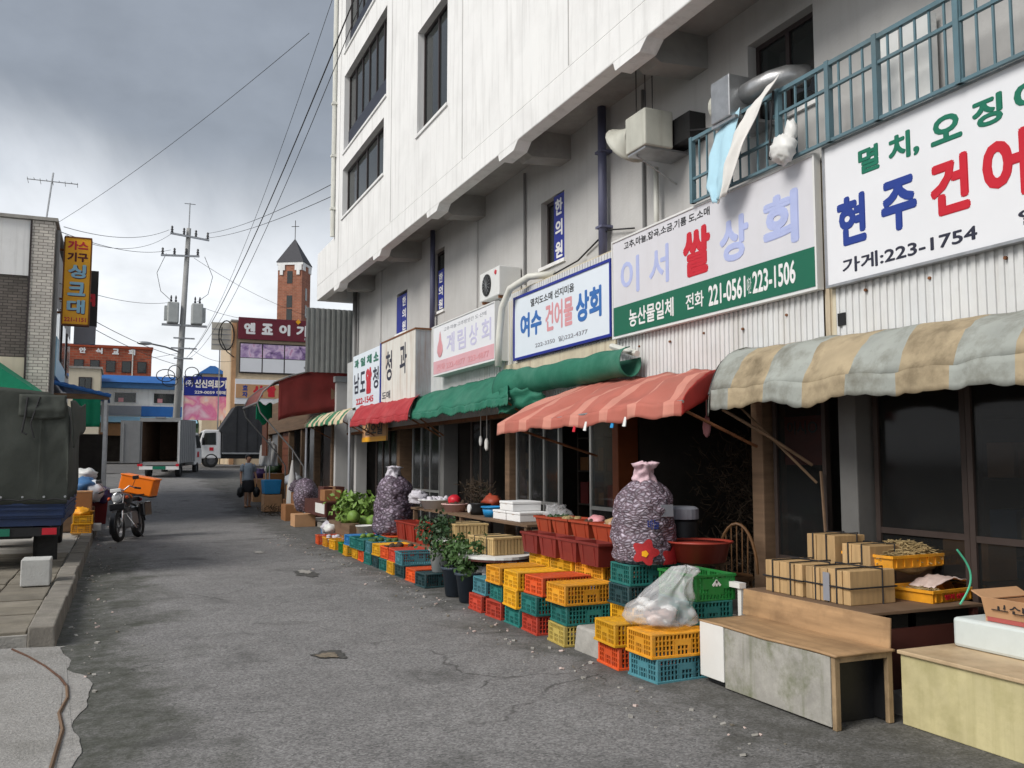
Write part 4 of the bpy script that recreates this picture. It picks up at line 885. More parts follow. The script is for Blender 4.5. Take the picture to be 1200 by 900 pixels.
for i, (x, y, z, dx, dy, h, mt, lb) in enumerate(((4.75,25.0,0,.7,.9,.75,'brown_panel','dark brown crate table under the maroon canopy'),(4.8,26.6,0,.6,1.0,.9,'carton_dark','tall brown carton stack under the maroon canopy'),(4.75,29.8,.1,.8,1.2,1.1,'plank_dark','dark wooden stall box near the walking person'),(4.5,31.5,.2,.7,1.2,.8,'carton','pale carton pile beyond the walking person'))):
    t = thing('stall_box', lb, 'stall box', (x,y,z), group='stall boxes under the maroon canopy'); MB().box(-dx/2,dx/2,-dy/2,dy/2,0,h*.55).build('lower_box', M[mt], t, bevel=.01); MB().box(-dx*.45,dx*.4,-dy*.46,dy*.44,h*.552,h).build('upper_box', M['carton' if i % 2 else 'carton_dark'], t, bevel=.01)
for i, (x, y, z, mt, lb) in enumerate(((4.6,25.2,.76,'net_sack_far','netted bag on the dark brown crate table'),(4.7,26.5,.92,'bag_white','white bundle on the tall brown carton stack'),(4.62,29.6,1.22,'leaf_dark','green bundle on the dark wooden stall box'),(4.4,31.3,1.02,'bag_purple','purple bundle on the pale carton pile'))):
    tag(MB().blob((x,y,z+.12), (.24,.34,.2), 16, 12, .4, 2.6, i+50, flat=-.12).build('goods_bundle', M[mt], smooth=True), lb, 'bundle', 'bundles under the maroon canopy')
brd = tag(MB().box(3.98,4.02,27.0,27.9,1.75,3.0).build('hanging_board', M['door_wood']), 'brown board hanging under the maroon canopy edge', 'board')
# ---------------------------------------------------------------- plastic crates
CL, CW, CH = .52, .36, .172
def lattice(length, h, n, rows, plate=True):
    b = MB(); t = .007
    for i in range(n+1):
        x = -length/2 + length*i/n; b.box(x-.005, x+.005, -t, t, .012, h-.016)
    for j in range(1, rows):
        z = .012 + (h-.03)*j/rows; b.box(-length/2, length/2, -t*.7, t*.7, z-.005, z+.005)
    if plate:
        w_ = .07; b.box(-w_, w_, -t*1.25, t*1.25, .045, h*.52).box(-w_, -.045, -t*1.25, t*1.25, h*.52, h-.02).box(.045, w_, -t*1.25, t*1.25, h*.52, h-.02)
    return b
def make_crate(h=CH, mt='yellow', logo=False):
    t = thing('crate', 'plastic crate', 'crate'); m = CR[mt]
    b = MB(); a, c = CL/2, CW/2
    for z0, z1, o in ((h-.02, h, .008), (.0, .014, .0)):
        b.box(-a-o, a+o, -c-o, -c+.014, z0, z1).box(-a-o, a+o, c-.014, c+o, z0, z1).box(-a-o, -a+.014, -c+.014, c-.014, z0, z1).box(a-.014, a+o, -c+.014, c-.014, z0, z1)
    for sx_ in (-1, 1):
        for sy_ in (-1, 1): b.box(sx_*a, sx_*(a-.028), sy_*c, sy_*(c-.028), .014, h-.02)
    b.build('frame', m, t, bevel=.003)
    b = MB()
    for i in range(14): x = -a + .03 + (2*a-.06)*i/13; b.box(x-.0155, x+.0155, -c+.012, c-.012, .003+.002*(i%2), .012)
    b.build('floor_grid', m, t)
    l1 = lattice(CL-.05, h, 15, 4); o = l1.build('side_panel', m, t, loc=(0, -c+.008, 0)); o2 = o.copy(); COL.objects.link(o2); o2.location = (0, c-.008, 0)
    l2 = lattice(CW-.05, h, 10, 4); o = l2.build('end_panel', m, t, loc=(-a+.008, 0, 0), rot=(0,0,R(90))); o2 = o.copy(); COL.objects.link(o2); o2.location = (a-.008, 0, 0)
    return t
crate0 = make_crate()
def crate(color, x, y, z, rz=0, label=None, group='plastic crates along the stalls', jit=True, flip=True):
    rz += random.uniform(-.07, .07) if jit else 0
    if jit: x += random.uniform(-.025, .025)
    if flip: return dup(crate0, (x, y, z+CH), 0, label, group, rot=(math.pi, 0, rz), mats={CR['yellow']: CR[color]})
    return dup(crate0, (x, y, z), rz, label, group, mats={CR['yellow']: CR[color]})
COLN = dict(yellow='yellow', amber='amber yellow', orange='orange', red='red', teal='dark teal', blue='blue', steel='grey teal', green='green', dark='dark green', pale='pale yellow')
ORD = ['first','second','third','fourth','fifth','sixth','seventh','eighth','ninth','tenth','eleventh','twelfth','thirteenth','fourteenth']
def stack(cols, x, y, where, rz=0, z=0, h=CH, flip=True):
    n = len(cols); pos = ['bottom','top'] if n == 2 else ['bottom','middle','top'] if n == 3 else ['lowest','second lowest','second highest','topmost']
    for i, c in enumerate(cols):
        crate(c, x, y, z + i*(h+.001), rz, f'{COLN[c]} plastic crate, ' + (f'{pos[i]} of the stack ' if n > 1 else 'single one ') + where, flip=flip)
# near stacks under the plastic bag
stack(['steel','amber'], 3.81, 5.79, 'nearest to the grey panelled bench')
stack(['orange','yellow'], 3.80, 6.24, 'under the clear plastic bag, behind the nearest')
stack(['yellow','amber','teal'], 4.24, 6.06, 'under the green crate', R(90))
gc = make_crate(.2, 'green')
gc.location = (4.24, 6.06, 3*(CH+.001)); gc.rotation_euler = (0,0,R(90)); gc['label'] = 'green plastic crate with a white leaf emblem in front of the red basin'; gc['group'] = 'plastic crates along the stalls'
MB().box(-.262,-.256,-.12,.12,.09,.17).build('emblem_plate', CR['green'], gc)
b = MB()
for a in (0, 45, -45): b.obox((-.268, .025*math.sin(R(a)), .125+.01*math.cos(R(a))), (.004,.018,.05), (R(a),0,0))
b.build('leaf_emblem', M['t_white'], gc)
# three-high stacks along the road edge
for i, (y, cols) in enumerate(((7.18,['pale','teal','amber']), (7.74,['red','teal','orange']), (8.17,['teal','yellow','yellow']), (8.62,['red','teal','amber']), (9.1,['red','steel']))):
    stack(cols, 3.83, y, f'{ORD[i]} from the concrete block along the road')
cbk = tag(MB().taper(3.6,4.3,6.5,6.94,-.02, 3.62,4.3,6.52,6.93,.2).build('concrete_block', M['concrete'], bevel=.02), 'low grey concrete block between the crate stacks', 'block')
stack(['yellow','dark','teal'], 4.2, 6.74, 'under the big netted sack', 0, .2, CH)
# crates on a pallet under the brown planters
pl = thing('wooden_pallet', 'low wooden pallet under the crates with brown planters', 'pallet', (4.3,8.2,0), world=True)
for i in range(4): MB().box(4.04+.15*i,4.14+.15*i,7.35,9.05,.075,.095).build('plank', M['plank_dark'], pl)
for y in (7.4,8.2,9.0): MB().box(4.04,4.6,y-.04,y+.04,-.0,.074).build('bearer', M['plank_dark'], pl)
for i, (y, cols) in enumerate(((7.68,['dark','blue','amber']), (8.21,['dark','teal','yellow']), (8.74,['teal','red','yellow']))):
    stack(cols, 4.3, y, f'{ORD[i]} from the sack under the brown planters', R(90), .096)
# far row of stacks
far = [(11.12,['dark']), (11.62,['orange']), (12.1,['dark','steel']), (12.52,['yellow','red']), (12.95,['teal','orange']), (13.4,['dark','yellow']), (13.85,['teal','steel']), (14.3,['orange','teal']), (14.75,['yellow','teal']), (15.25,['yellow','blue']), (15.75,['green']), (16.4,['yellow']), (17.0,['amber']), (17.55,['orange'])]
for i, (y, cols) in enumerate(far): stack(cols, 3.86 if i > 1 else 3.84, y, f'{ORD[i]} beyond the potted plants', flip=(i in (0,1,3,5,6,7,9)))
stack(['orange','red'], 4.35, 15.3, 'under the tall netted sack by the crimson awning'); stack(['yellow','teal'], 4.4, 13.7, 'in front of the dark red tubs'); stack(['amber'], 4.45, 13.05, 'beside the teal crate at the tubs')
stack(['blue'], 4.3, 19.3, 'below the brown crate of the far stall'); stack(['red','orange'], 4.35, 14.75, 'behind the blue crate, second under the netted sack')
stack(['amber','yellow'], -.60, 20.2, 'on the left kerb behind the canvas truck', R(90), .168)
for o in list(crate0.children): bpy.data.objects.remove(o)
bpy.data.objects.remove(crate0)

for i, (x, y, z, mt, lab) in enumerate(((3.86,14.75,.345,'leaf_light','pale green vegetables lying in the teal crate of the far row'),(3.86,13.85,.345,'leaf','green vegetables lying in the grey teal crate of the far row'),(3.86,12.95,.345,'soil','brown roots lying in the orange crate of the far row'),(3.86,17.0,.172,'net_grey','pale produce lying in the amber crate at the far end'),(3.86,16.4,.172,'junk2','brown produce lying in the yellow crate at the far end'))):
    if mt == 'junk2': mk('junk2', S(150,112,86), .8, .3, 9, .2)
    if mt == 'net_grey': mk('net_grey', S(196,192,200), .6, .2, 20, .2)
    b = MB()
    for k in range(16): b.blob((random.uniform(-.19,.19), random.uniform(-.12,.12), random.uniform(-.07,.02)), (.05,.045,.035), 8, 6, .4, 3, k+i*20)
    o = b.build('produce', M[mt], smooth=True, loc=(x,y,z)); tag(o, lab, 'produce'); o['kind'] = 'stuff'
# ---------------------------------------------------------------- sacks and bags
def sack(label, loc, r_, h, mt, seed, emblem=False, top='net_top', lean=0):
    t = thing('netted_sack', label, 'sack', loc, group='netted sacks of garlic')
    b = MB(); n = 84; k = 60
    for i in range(k+1):
        v = i/k; z = h*v
        q = (1.0 + .06*math.sin(math.pi*v) - .15*v) if v < .72 else .935*(1-((v-.72)/.28)**2*.62)
        if v < .05: q *= .86 + 2.8*v
        for j in range(n):
            a = 2*math.pi*j/n; d = Vector((math.cos(a), math.sin(a), v*h/r_))
            lump = mnoise.voronoi(Vector((d.x*3.2, d.y*3.2, d.z*4.2)) + Vector((seed, 0, 0)))[0][0]
            rr = r_*q*(1 + .13*mnoise.noise(d*1.5 + Vector((0,0,seed))) + .05*mnoise.noise(d*4 + Vector((seed,0,0))) - .07*(lump-.4))
            b.v.append((rr*math.cos(a) + lean*v + .05*r_*math.sin(v*5+seed), rr*math.sin(a)*1.0, z))
    for i in range(k):
        for j in range(n): b.f.append((i*n+j, i*n+(j+1)%n, (i+1)*n+(j+1)%n, (i+1)*n+j)); b.m.append(0)
    b.f += [tuple(range(n-1,-1,-1)), tuple(range(k*n, k*n+n))]; b.m += [0, 0]
    b.build('body', M[mt], t, smooth=True)
    b = MB(); b.grid(lambda u, v: Vector(((r_*(.44 - .24*math.sin(v*2.4) + .16*v)*(1 + .55*mnoise.noise(Vector((math.cos(u*6.283)*1.9, math.sin(u*6.283)*1.9, v*4+seed))) + .12*math.sin(u*6.283*7+v*4)))*math.cos(u*6.283)*(1 if v < .97 else .3), (r_*(.44 - .24*math.sin(v*2.4) + .16*v)*(1 + .55*mnoise.noise(Vector((math.cos(u*6.283)*1.9, math.sin(u*6.283)*1.9, v*4+seed))) + .12*math.sin(u*6.283*7+v*4)))*math.sin(u*6.283)*(1 if v < .97 else .3) - .05*v*v, h - .05 + .21*v + .03*mnoise.noise(Vector((u*9, v*5, seed)))*v)), 40, 14)
    b.build('tied_neck', M[top], t, smooth=True)
    return t
mk('net_top', S(206,176,184), .6, .2, 20, .2); mk('net_red', S(170,36,40), .6, .15, 20, .15); mk('net_grey', S(196,192,200), .6, .2, 20, .2)
sk = sack('big netted sack of garlic with a red flower print beside the brown planters', (4.2,6.76,.2+3*(CH+.001)), .275, .70, 'net_sack', 3)
def srf(a, h): rr = (.275*(1.0 + .06*math.sin(math.pi*h/.7) - .15*h/.7))*1.05 + .004; return Vector((rr*math.cos(a), rr*math.sin(a), h))
def petals(a0, h0, sz, name, mt, k=.34, off=0):
    def fn(u, v):
        ph = u*2*math.pi; q = sz*v*(1 + k*math.cos(5*ph)); p = srf(a0 + q*math.cos(ph)/.28, max(.005, h0 + q*math.sin(ph))); return p*1.0 + Vector((off*math.cos(a0), off*math.sin(a0), 0))
    MB().grid(fn, 40, 6).build(name, M[mt], sk, smooth=True)
petals(R(240), .11, .095, 'flower_print', 'net_red', .22, .02); petals(R(285), .05, .09, 'flower_print', 'net_red', .22, .02); petals(R(239), .10, .026, 'flower_centre', 'sign_yellow', .1, .026)
def shoulder(u, v):
    a = R(235) + R(140)*u; h = .50 + .13*v + .02*mnoise.noise(Vector((u*7, v*3, 2))); rr = .262 - .11*v*v + .012*mnoise.noise(Vector((u*12, v*4, 6))); return Vector((rr*math.cos(a), rr*math.sin(a), h + .05*math.sin(u*3.1)))
MB().box(.0,.12,-.275,-.262,.40,.50).build('paper_tag', M['t_greyt'], sk)
lettering('마늘', -.14, -.03, .30, .38, -.285, 'Y', M['t_blue'], sk, .01)
kn = thing('black_bin', 'slim black bin with a grey lid behind the big netted sack', 'bin', (4.66,6.86,.12)); MB().lathe([(.12,0),(.14,.04),(.14,.92),(.12,.95)], 20).build('body', M['black'], kn, smooth=True); MB().lathe([(.15,.951),(.15,1.04),(.12,1.06),(.001,1.065)], 20).build('lid', M['t_greyt'], kn)
sack('tall netted sack of garlic on orange crates by the crimson awning', (4.38,15.1,2*(CH+.001)), .34, 1.0, 'net_sack_far', 5, top='net_grey')
fs = MB().blob((4.42,23.2,.72), (.32,.42,.45), 18, 14, .2, 2, 3, flat=-.4).build('netted_sack', M['net_sack_far'], smooth=True); tag(fs, 'slumped netted sack on the far stall under the maroon canopy', 'sack', 'netted sacks of garlic')
# clear plastic bag of rubbish on the near crates
pb_ = thing('plastic_bag', 'clear plastic rubbish bag lying over the nearest crates', 'bag', (3.84,6.0,2*(CH+.001)))
b = MB(); n = 64; k = 40
for i in range(k+1):
    v = i/k
    for j in range(n):
        a = 2*math.pi*j/n
        fold = .10*math.sin(a*7 + 5*mnoise.noise(Vector((math.cos(a)*1.2, math.sin(a)*1.2, v*2))))*min(1, v*2.5)
        q = (1.0 - .62*v + .10*math.sin(v*6.3))*(1 + fold + .22*mnoise.noise(Vector((math.cos(a)*1.7, math.sin(a)*1.7, v*2.5))) + .10*mnoise.noise(Vector((math.cos(a)*6, math.sin(a)*6, v*7)))) if v < .999 else .02
        if v < .08: q *= .75 + 3*v
        b.v.append((.25*q*math.cos(a) + .20*v*v, .33*q*math.sin(a) - .10*v, .43*v + .03*mnoise.noise(Vector((math.cos(a)*3, math.sin(a)*3, v*4)))*v))
for i in range(k):
    for j in range(n): b.f.append((i*n+j, i*n+(j+1)%n, (i+1)*n+(j+1)%n, (i+1)*n+j)); b.m.append(0)
b.build('film', M['film'], pb_, smooth=True)
b = MB()
for i in range(9): b.blob((random.uniform(-.13,.10), random.uniform(-.18,.16), random.uniform(.05,.10)), (.06,.07,.035), 8, 6, .5, 3, i)
mk('junk', S(168,140,128), .7, .35, 9, .2); b.build('rubbish', M['junk'], pb_, smooth=True)
b = MB()
for i in range(5): b.blob((random.uniform(-.08,.1), random.uniform(-.14,.14), random.uniform(.08,.16)), (.05,.07,.03), 8, 6, .5, 3, i+40)
b.build('paper_scraps', M['white_plastic'], pb_, smooth=True)

# ---------------------------------------------------------------- near bench and table of the dried fish shop
bn = thing('display_bench', 'low grey panelled display bench with wooden top and open near end', 'bench', (4.15,4.9,0), world=True)
MB().box(3.92,3.94,4.26,5.28,.015,.425).build('front_panel', M['panel_grey'], bn, bevel=.004); MB().box(3.914,3.938,5.285,5.56,.05,.43).build('white_board', M['panel_white'], bn, bevel=.004)
def btop(u, v):
    y = 5.57 - 1.36*u; x = 3.915 + .475*v; z = .432 + .004*math.sin(u*9)
    return Vector((x, y, z + .006*mnoise.noise(Vector((u*5,v*3,1)))))
MB().grid(btop, 24, 22).build('plywood_top', M['wood'], bn, smooth=True, solid=.014); MB().obox((4.388,4.95,.525), (.014,1.42,.19), (0,R(4),0)).build('back_board', M['wood'], bn, bevel=.003); MB().box(3.94,3.96,4.26,5.5,.02,.42).box(4.355,4.372,4.27,5.5,.01,.42).build('shade_board', M['black'], bn)  # black boards line the bench: shade of its hollow put in as colour
MB().box(3.925,4.37,5.50,5.54,.05,.424).build('far_end', M['plank_dark'], bn); b = MB()
b.box(3.925,3.965,4.225,4.258,0,.424).box(4.34,4.38,4.225,4.258,0,.424).box(3.965,4.34,4.225,4.25,.39,.424).build('end_frame', M['wood_worn'], bn, bevel=.004)
MB().box(3.962,4.354,4.36,4.38,.0,.42).build('shade_panel', M['black'], bn); MB().box(3.962,4.354,4.385,5.48,.06,.075).build('bottom_board', M['plank_dark'], bn)  # black sheet inside the open end paints the hollow's shade
for y in (5.35, 4.5): MB().box(3.98,4.3,y-.1,y+.1,-.01,.06).build('foot_block', M['concrete'], bn)
tb = thing('display_table', 'higher brown sided display table behind the grey bench', 'table', (4.9,5.0,0), world=True)
MB().box(4.40,5.42,4.42,5.66,.60,.622).build('table_top', M['plank_dark'], tb, bevel=.004); MB().box(4.402,4.42,4.46,5.64,.0,.43).build('front_board', M['plank_dark'], tb)
MB().box(4.405,4.425,4.44,5.655,.44,.598).build('wood_board', M['wood'], tb, bevel=.003); MB().box(4.43,5.40,4.45,4.475,.0,.5).build('end_panel', M['brown_panel'], tb); MB().box(4.41,5.42,5.6,5.64,0,.598).build('far_panel', M['brown_panel'], tb)
for x in (4.44, 5.36): MB().box(x-.02,x+.02,4.43,4.47,0,.6).build('leg', M['brown_panel'], tb)
MB().box(4.36,4.42,5.67,6.0,.62,.66).box(4.38,4.42,5.68,5.72,.1,.62).build('side_rail', M['panel_white'], tb)
def box_bundle(label, x, y, z, n, dx, dy, h, along='Y', mt='wood_box', rz=0):
    t = thing('box_bundle', label, 'boxes', (x, y, z), rz, group='bundles of wooden boxes on the display table')
    w_ = (dy if along == 'Y' else dx)/n
    for i in range(n):
        c = -(dy if along == 'Y' else dx)/2 + w_*(i+.5); g = .003; j = random.uniform(-.006,.006)
        if along == 'Y': MB().box(-dx/2+j, dx/2+j, c-w_/2+g, c+w_/2-g, 0, h+j*.5).build('box', M[mt], t, bevel=.004)
        else: MB().box(c-w_/2+g, c+w_/2-g, -dy/2+j, dy/2+j, 0, h+j*.5).build('box', M[mt], t, bevel=.004)
    a, c = dx/2+.008, dy/2+.008
    for z_ in (h*.5,): MB().tube([(-a,-c,z_),(a,-c,z_),(a,c,z_),(-a,c,z_),(-a,-c,z_)], .006, 5).build('strap', M['cable'], t)
    for y_ in (-dy*.22, dy*.26): MB().tube([(-a,y_,.0),(-a,y_,h+.008),(a,y_,h+.008),(a,y_,0)], .006, 5).build('strap', M['cable'], t)
    for x_ in (dx*.2,): MB().tube([(x_,-c,.0),(x_,-c,h+.008),(x_,c,h+.008),(x_,c,0)], .006, 5).build('strap', M['cable'], t)
    return t
box_bundle('strapped wooden box bundle at the far front edge of the table', 4.66, 5.32, .623, 5, .36, .40, .225)
bb2 = box_bundle('strapped wooden box bundle with a paper slip, nearest on the table', 4.70, 4.89, .623, 6, .40, .42, .225)
MB().box(-.213,-.207,-.03,.03,.01,.2).build('paper_slip', M['t_greyt'], bb2)
box_bundle('tall yellow wooden box bundle behind the strapped ones, left', 5.12, 5.46, .623, 3, .3, .3, .40); box_bundle('yellow wooden box bundle behind the strapped ones, right', 5.16, 5.13, .623, 3, .32, .28, .35)
def tray(label, x, y, z, dx, dy, h, mt, rz=0):
    t = thing('tray', label, 'tray', (x, y, z), rz); b = MB(); b.rlathe([(.02,0),(.0,h),(-.012,h),(-.012,h-.015),(.004,h-.015)][:2], dx/2, dy/2, close=False)
    b = MB(); a, c = dx/2, dy/2
    b.taper(-a+.02,a-.02,-c+.02,c-.02,0, -a+.02,a-.02,-c+.02,c-.02,.01)
    b.build('floor', mt, t)
    b = MB()
    for s_ in (-1, 1):
        b.taper(-a+.01,a-.01,s_*(c-.02),s_*(c-.008),.0, -a,a,s_*(c-.012),s_*c,h); b.taper(s_*(a-.02),s_*(a-.008),-c+.02,c-.02,.0, s_*(a-.012),s_*a,-c+.012,c-.012,h)
        b.box(-a-.01,a+.01,s_*c,s_*(c+.012),h-.018,h+.002); b.box(s_*a,s_*(a+.012),-c,c,h-.018,h+.002)
    for i in range(9): x_ = -a + 2*a*(i+.5)/9; b.box(x_-.004,x_+.004,-c-.006,-c+.004,.01,h-.018)
    b.build('rim', mt, t); return t
t1 = tray('yellow plastic tray with red lettering and newspaper at the near table corner', 5.33, 4.73, .623, .56, .36, .085, CR['amber'], R(6)); lettering('멸치 상회', -.16, .06, .02, .055, -.188, 'Y', M['t_red'], t1, .03, .003)
def pap(u, v): return Vector((-.12+.34*u, -.1+.22*v, .06 + .06*math.sin(u*2.6) + .02*mnoise.noise(Vector((u*6,v*6,3)))))
tag(MB().grid(pap, 14, 10).build('newspaper', M['paper'], smooth=True, solid=.004, loc=(5.36,4.76,.64)), 'crumpled newspaper lying in the yellow tray', 'newspaper')
b = MB()
for i in range(160): b.obox((random.uniform(-.2,-.06), random.uniform(-.12,.12), .03+random.uniform(0,.05)), (.05,.006,.004), (random.uniform(-.3,.3),random.uniform(-.3,.3),random.uniform(0,3)))
da = b.build('dried_fish', M['straw'], loc=(5.33,4.73,.623)); da['kind'] = 'stuff'; tag(da, 'small heap of dried anchovies in the yellow tray', 'dried fish')
bx = tag(MB().box(5.02,5.62,4.98,5.38,.623,.82).build('wooden_case', M['plank_dark'], bevel=.005), 'dark wooden case carrying the amber tray of dried fish', 'case')
t2 = tray('amber plastic tray heaped with dried fish', 5.40, 5.08, .821, .74, .44, .09, CR['amber'], R(4))
b = MB()
for i in range(1300):
    x_ = random.uniform(-.34,.34); y_ = random.uniform(-.19,.19); q = max(0, 1-(x_/.36)**2-(y_/.22)**2)
    b.obox((x_, y_, .02+random.uniform(.2,1)*(.05+.11*q)), (random.uniform(.05,.11),.006,.005), (random.uniform(-.3,.3),random.uniform(-.35,.35),random.uniform(0,3.1)))
b.blob((0,0,.03), (.34,.19,.11), 18, 10, .2, 3, 8); df = b.build('dried_fish', M['straw'], loc=(5.40,5.08,.821)); df['kind'] = 'stuff'; tag(df, 'big heap of straw coloured dried fish on the amber tray', 'dried fish')
gt = tag(MB().tube([(5.19+.09*math.sin(i*.24)-.002*i, 4.41-.03*math.sin(i*.2), .63+.028*i) for i in range(14)], .007, 6).build('green_string', M['green_tie']), 'loop of pale green plastic string at the table corner', 'string')
# cream stepped stand at the right edge
cs = thing('stepped_stand', 'cream painted stepped stand at the near right corner', 'stand', (4.9,3.6,0), world=True)
MB().box(4.41,4.43,2.6,4.19,.0,.415).build('front_panel', M['cream_board'], cs, bevel=.004); MB().box(4.43,4.98,4.165,4.19,.0,.415).build('far_panel', M['cream_board'], cs); MB().box(4.39,4.98,2.6,4.2,.417,.44).build('top_board', M['cream_top'], cs, bevel=.005)
MB().box(4.80,5.4,2.6,4.14,.441,.62).build('upper_step', M['ice_board'], cs, bevel=.02); MB().box(4.99,5.39,2.62,4.1,.0,.44).build('rear_base', M['brown_panel'], cs)
ct = thing('cardboard_box', 'brown cardboard box with handwriting on the pale blue step', 'cardboard box', (5.05,3.7,.621), world=True)
b = MB(); b.box(4.86,4.872,3.3,3.95,.621,.74).box(4.872,5.3,3.938,3.95,.621,.74).box(5.29,5.302,3.3,3.938,.621,.74).box(4.872,5.29,3.3,3.938,.623,.633).build('walls', M['carton'], ct); MB().obox((4.835,3.62,.71), (.008,.64,.12), (0,R(-16),0)).build('flap', M['carton'], ct); MB().obox((5.05,3.99,.77), (.4,.1,.008), (R(25),0,0)).build('flap', M['carton'], ct); MB().box(4.85,4.86,3.32,3.93,.624,.66).build('label_strip', M['poster_red'], ct)
def hw(s, a0, a1, z0, z1):
    o = lettering(s, a0, a1, z0, z1, 4.826, 'X', M['t_black'], ct, -.012, .003); return o
hw('고산 대', 3.88, 3.5, .69, .75)
# ---------------------------------------------------------------- planters, tubs, tables
def planter(label, x, y, z, dx=.2, dy=.38, h=.21, mt='planter', group='brown plastic planters on the crates', rz=0, name='planter', cat='planter', fill=True):
    t = thing(name, label, cat, (x, y, z), rz, group=group); a, c = dx/2, dy/2; k = .82
    b = MB(); w_ = .008
    b.v = []; rings = [(k, 0), (1, h), (1.07, h), (1.07, h-.02)]
    for q, z_ in rings:
        for sx_, sy_ in ((-1,-1),(1,-1),(1,1),(-1,1)): b.v.append((sx_*a*q, sy_*c*q, z_))
    for i in range(3):
        for j in range(4): b.f.append((i*4+j, i*4+(j+1)%4, (i+1)*4+(j+1)%4, (i+1)*4+j)); b.m.append(0)
    b.f.append((3,2,1,0)); b.m.append(0)
    b.build('shell', M[mt], t, solid=.008)
    for s_ in (-1, 1):
        for f in (-.55, .55): MB().obox((s_*a*.93, f*c, h*.45), (.012,.014,h*.8), (0,s_*.12,0)).build('rib', M[mt], t)
    if fill: MB().box(-a*.9,a*.9,-c*.9,c*.9,h*.7,h*.78).build('contents', M['soil'], t)
    return t
for i, y in enumerate((7.52, 7.96, 8.4, 8.84)): planter(f'brown plastic planter, {ORD[i]} from the big netted sack', 4.16, y, 3*(CH+.001)+.097, .2, .40)
rt = thing('rear_table', 'dark wooden table carrying the orange tubs behind the planters', 'table', (4.8,8.4,0), world=True)
MB().box(4.45,5.15,7.3,9.6,.76,.79).build('table_top', M['plank_dark'], rt)
for x in (4.48,5.1):
    for y in (7.35,9.55): MB().box(x-.025,x+.025,y-.025,y+.025,0,.76).build('leg', M['plank_dark'], rt)
for i, y in enumerate((7.5, 7.97, 8.44, 8.9, 9.32)): planter(f'orange brown plastic tub on the dark table, {ORD[i]} from the big netted sack', 4.62, y, .791, .34, .40, .17, 'tub_orange', 'orange brown tubs behind the planters', name='plastic_tub', cat='tub')
for i, (x, y, r_, mt) in enumerate(((4.62,7.97,.11,'wood_box'),(4.64,8.4,.1,'t_pink'),(4.62,7.5,.12,'film'))):
    o = MB().blob((x, y, .96), (r_*.9,r_*1.2,.06), 12, 8, .4, 3, i).build('produce_bag', M[mt] if mt != 'film' else M['white_plastic'], smooth=True); tag(o, ('orange brown bag of dried goods in the second tub', 'pink bag of dried goods in the third tub', 'white plastic bag in the tub nearest the sack')[i], 'bag')
def round_table(label, x, y, z, r_, mt='panel_white'):
    t = thing('round_table', label, 'table', (x, y, 0)); MB().lathe([(r_,z-.03),(r_,z),(0.001,z)], 28, sx=.8).build('table_top', M[mt], t); MB().lathe([(r_*.985,z-.055),(r_*.985,z-.031)], 28, sx=.8).build('edge_band', M['brown_panel'], t)
    for a in (45,135,225,315): MB().tube([(.5*r_*math.cos(R(a)), .7*r_*math.sin(R(a)), z-.05), (.62*r_*math.cos(R(a)), .85*r_*math.sin(R(a)), 0)], .014).build('leg', M['black'], t)
    return t
round_table('white round table nearer the planters, under a bamboo box', 4.02, 9.72, .53, .52); round_table('white round table behind the potted plants, under a bamboo box', 4.12, 11.0, .60, .5)
def bamboo_box(label, x, y, z, dx, dy, h, rz=0):
    t = thing('bamboo_box', label, 'box', (x, y, z), rz, group='bamboo boxes on the round tables'); MB().box(-dx/2+.01,dx/2-.01,-dy/2+.01,dy/2-.01,.0,h-.02).build('body', M['bamboo'], t)
    b0 = MB().box(-.006,.006,-.017,.017,.004,h-.016).build('slat', M['bamboo'], t, loc=(-dx/2, 0, 0)); first = True
    n = int(dy/.042)
    for s_ in (-1, 1):
        for i in range(n):
            o = b0 if first else b0.copy()
            if not first: COL.objects.link(o)
            first = False; o.location = (s_*dx/2, -dy/2 + dy*(i+.5)/n, 0)
    n = int(dx/.042)
    for s_ in (-1, 1):
        for i in range(n):
            o = b0.copy(); COL.objects.link(o); o.location = (-dx/2 + dx*(i+.5)/n, s_*dy/2, 0); o.rotation_euler = (0,0,R(90))
    MB().box(-dx/2-.012,dx/2+.012,-dy/2-.012,dy/2+.012,h-.016,h+.006).build('lid', M['bamboo'], t, bevel=.004)
    for y_ in (-dy*.25, dy*.25): MB().tube([(-dx/2-.012,y_,0),(-dx/2-.014,y_,h+.01),(dx/2+.014,y_,h+.01),(dx/2+.012,y_,0)], .006, 5).build('string', M['cable'], t)
    return t
bamboo_box('bamboo slatted box on the near white round table', 4.05, 9.72, .531, .40, .56, .19, R(8)); bamboo_box('bamboo slatted box on the far white round table', 4.15, 11.02, .601, .42, .62, .19, R(-4))
dr = thing('plastic_drum', 'squat white plastic drum under the near round table', 'drum', (4.0,9.75,0)); MB().lathe([(.2,0),(.25,.05),(.26,.36),(.23,.40),(.001,.40)], 24).build('body', M['white_plastic'], dr, smooth=True); MB().lathe([(.262,.33),(.275,.345),(.262,.36)], 24).build('rim', M['white_plastic'], dr)
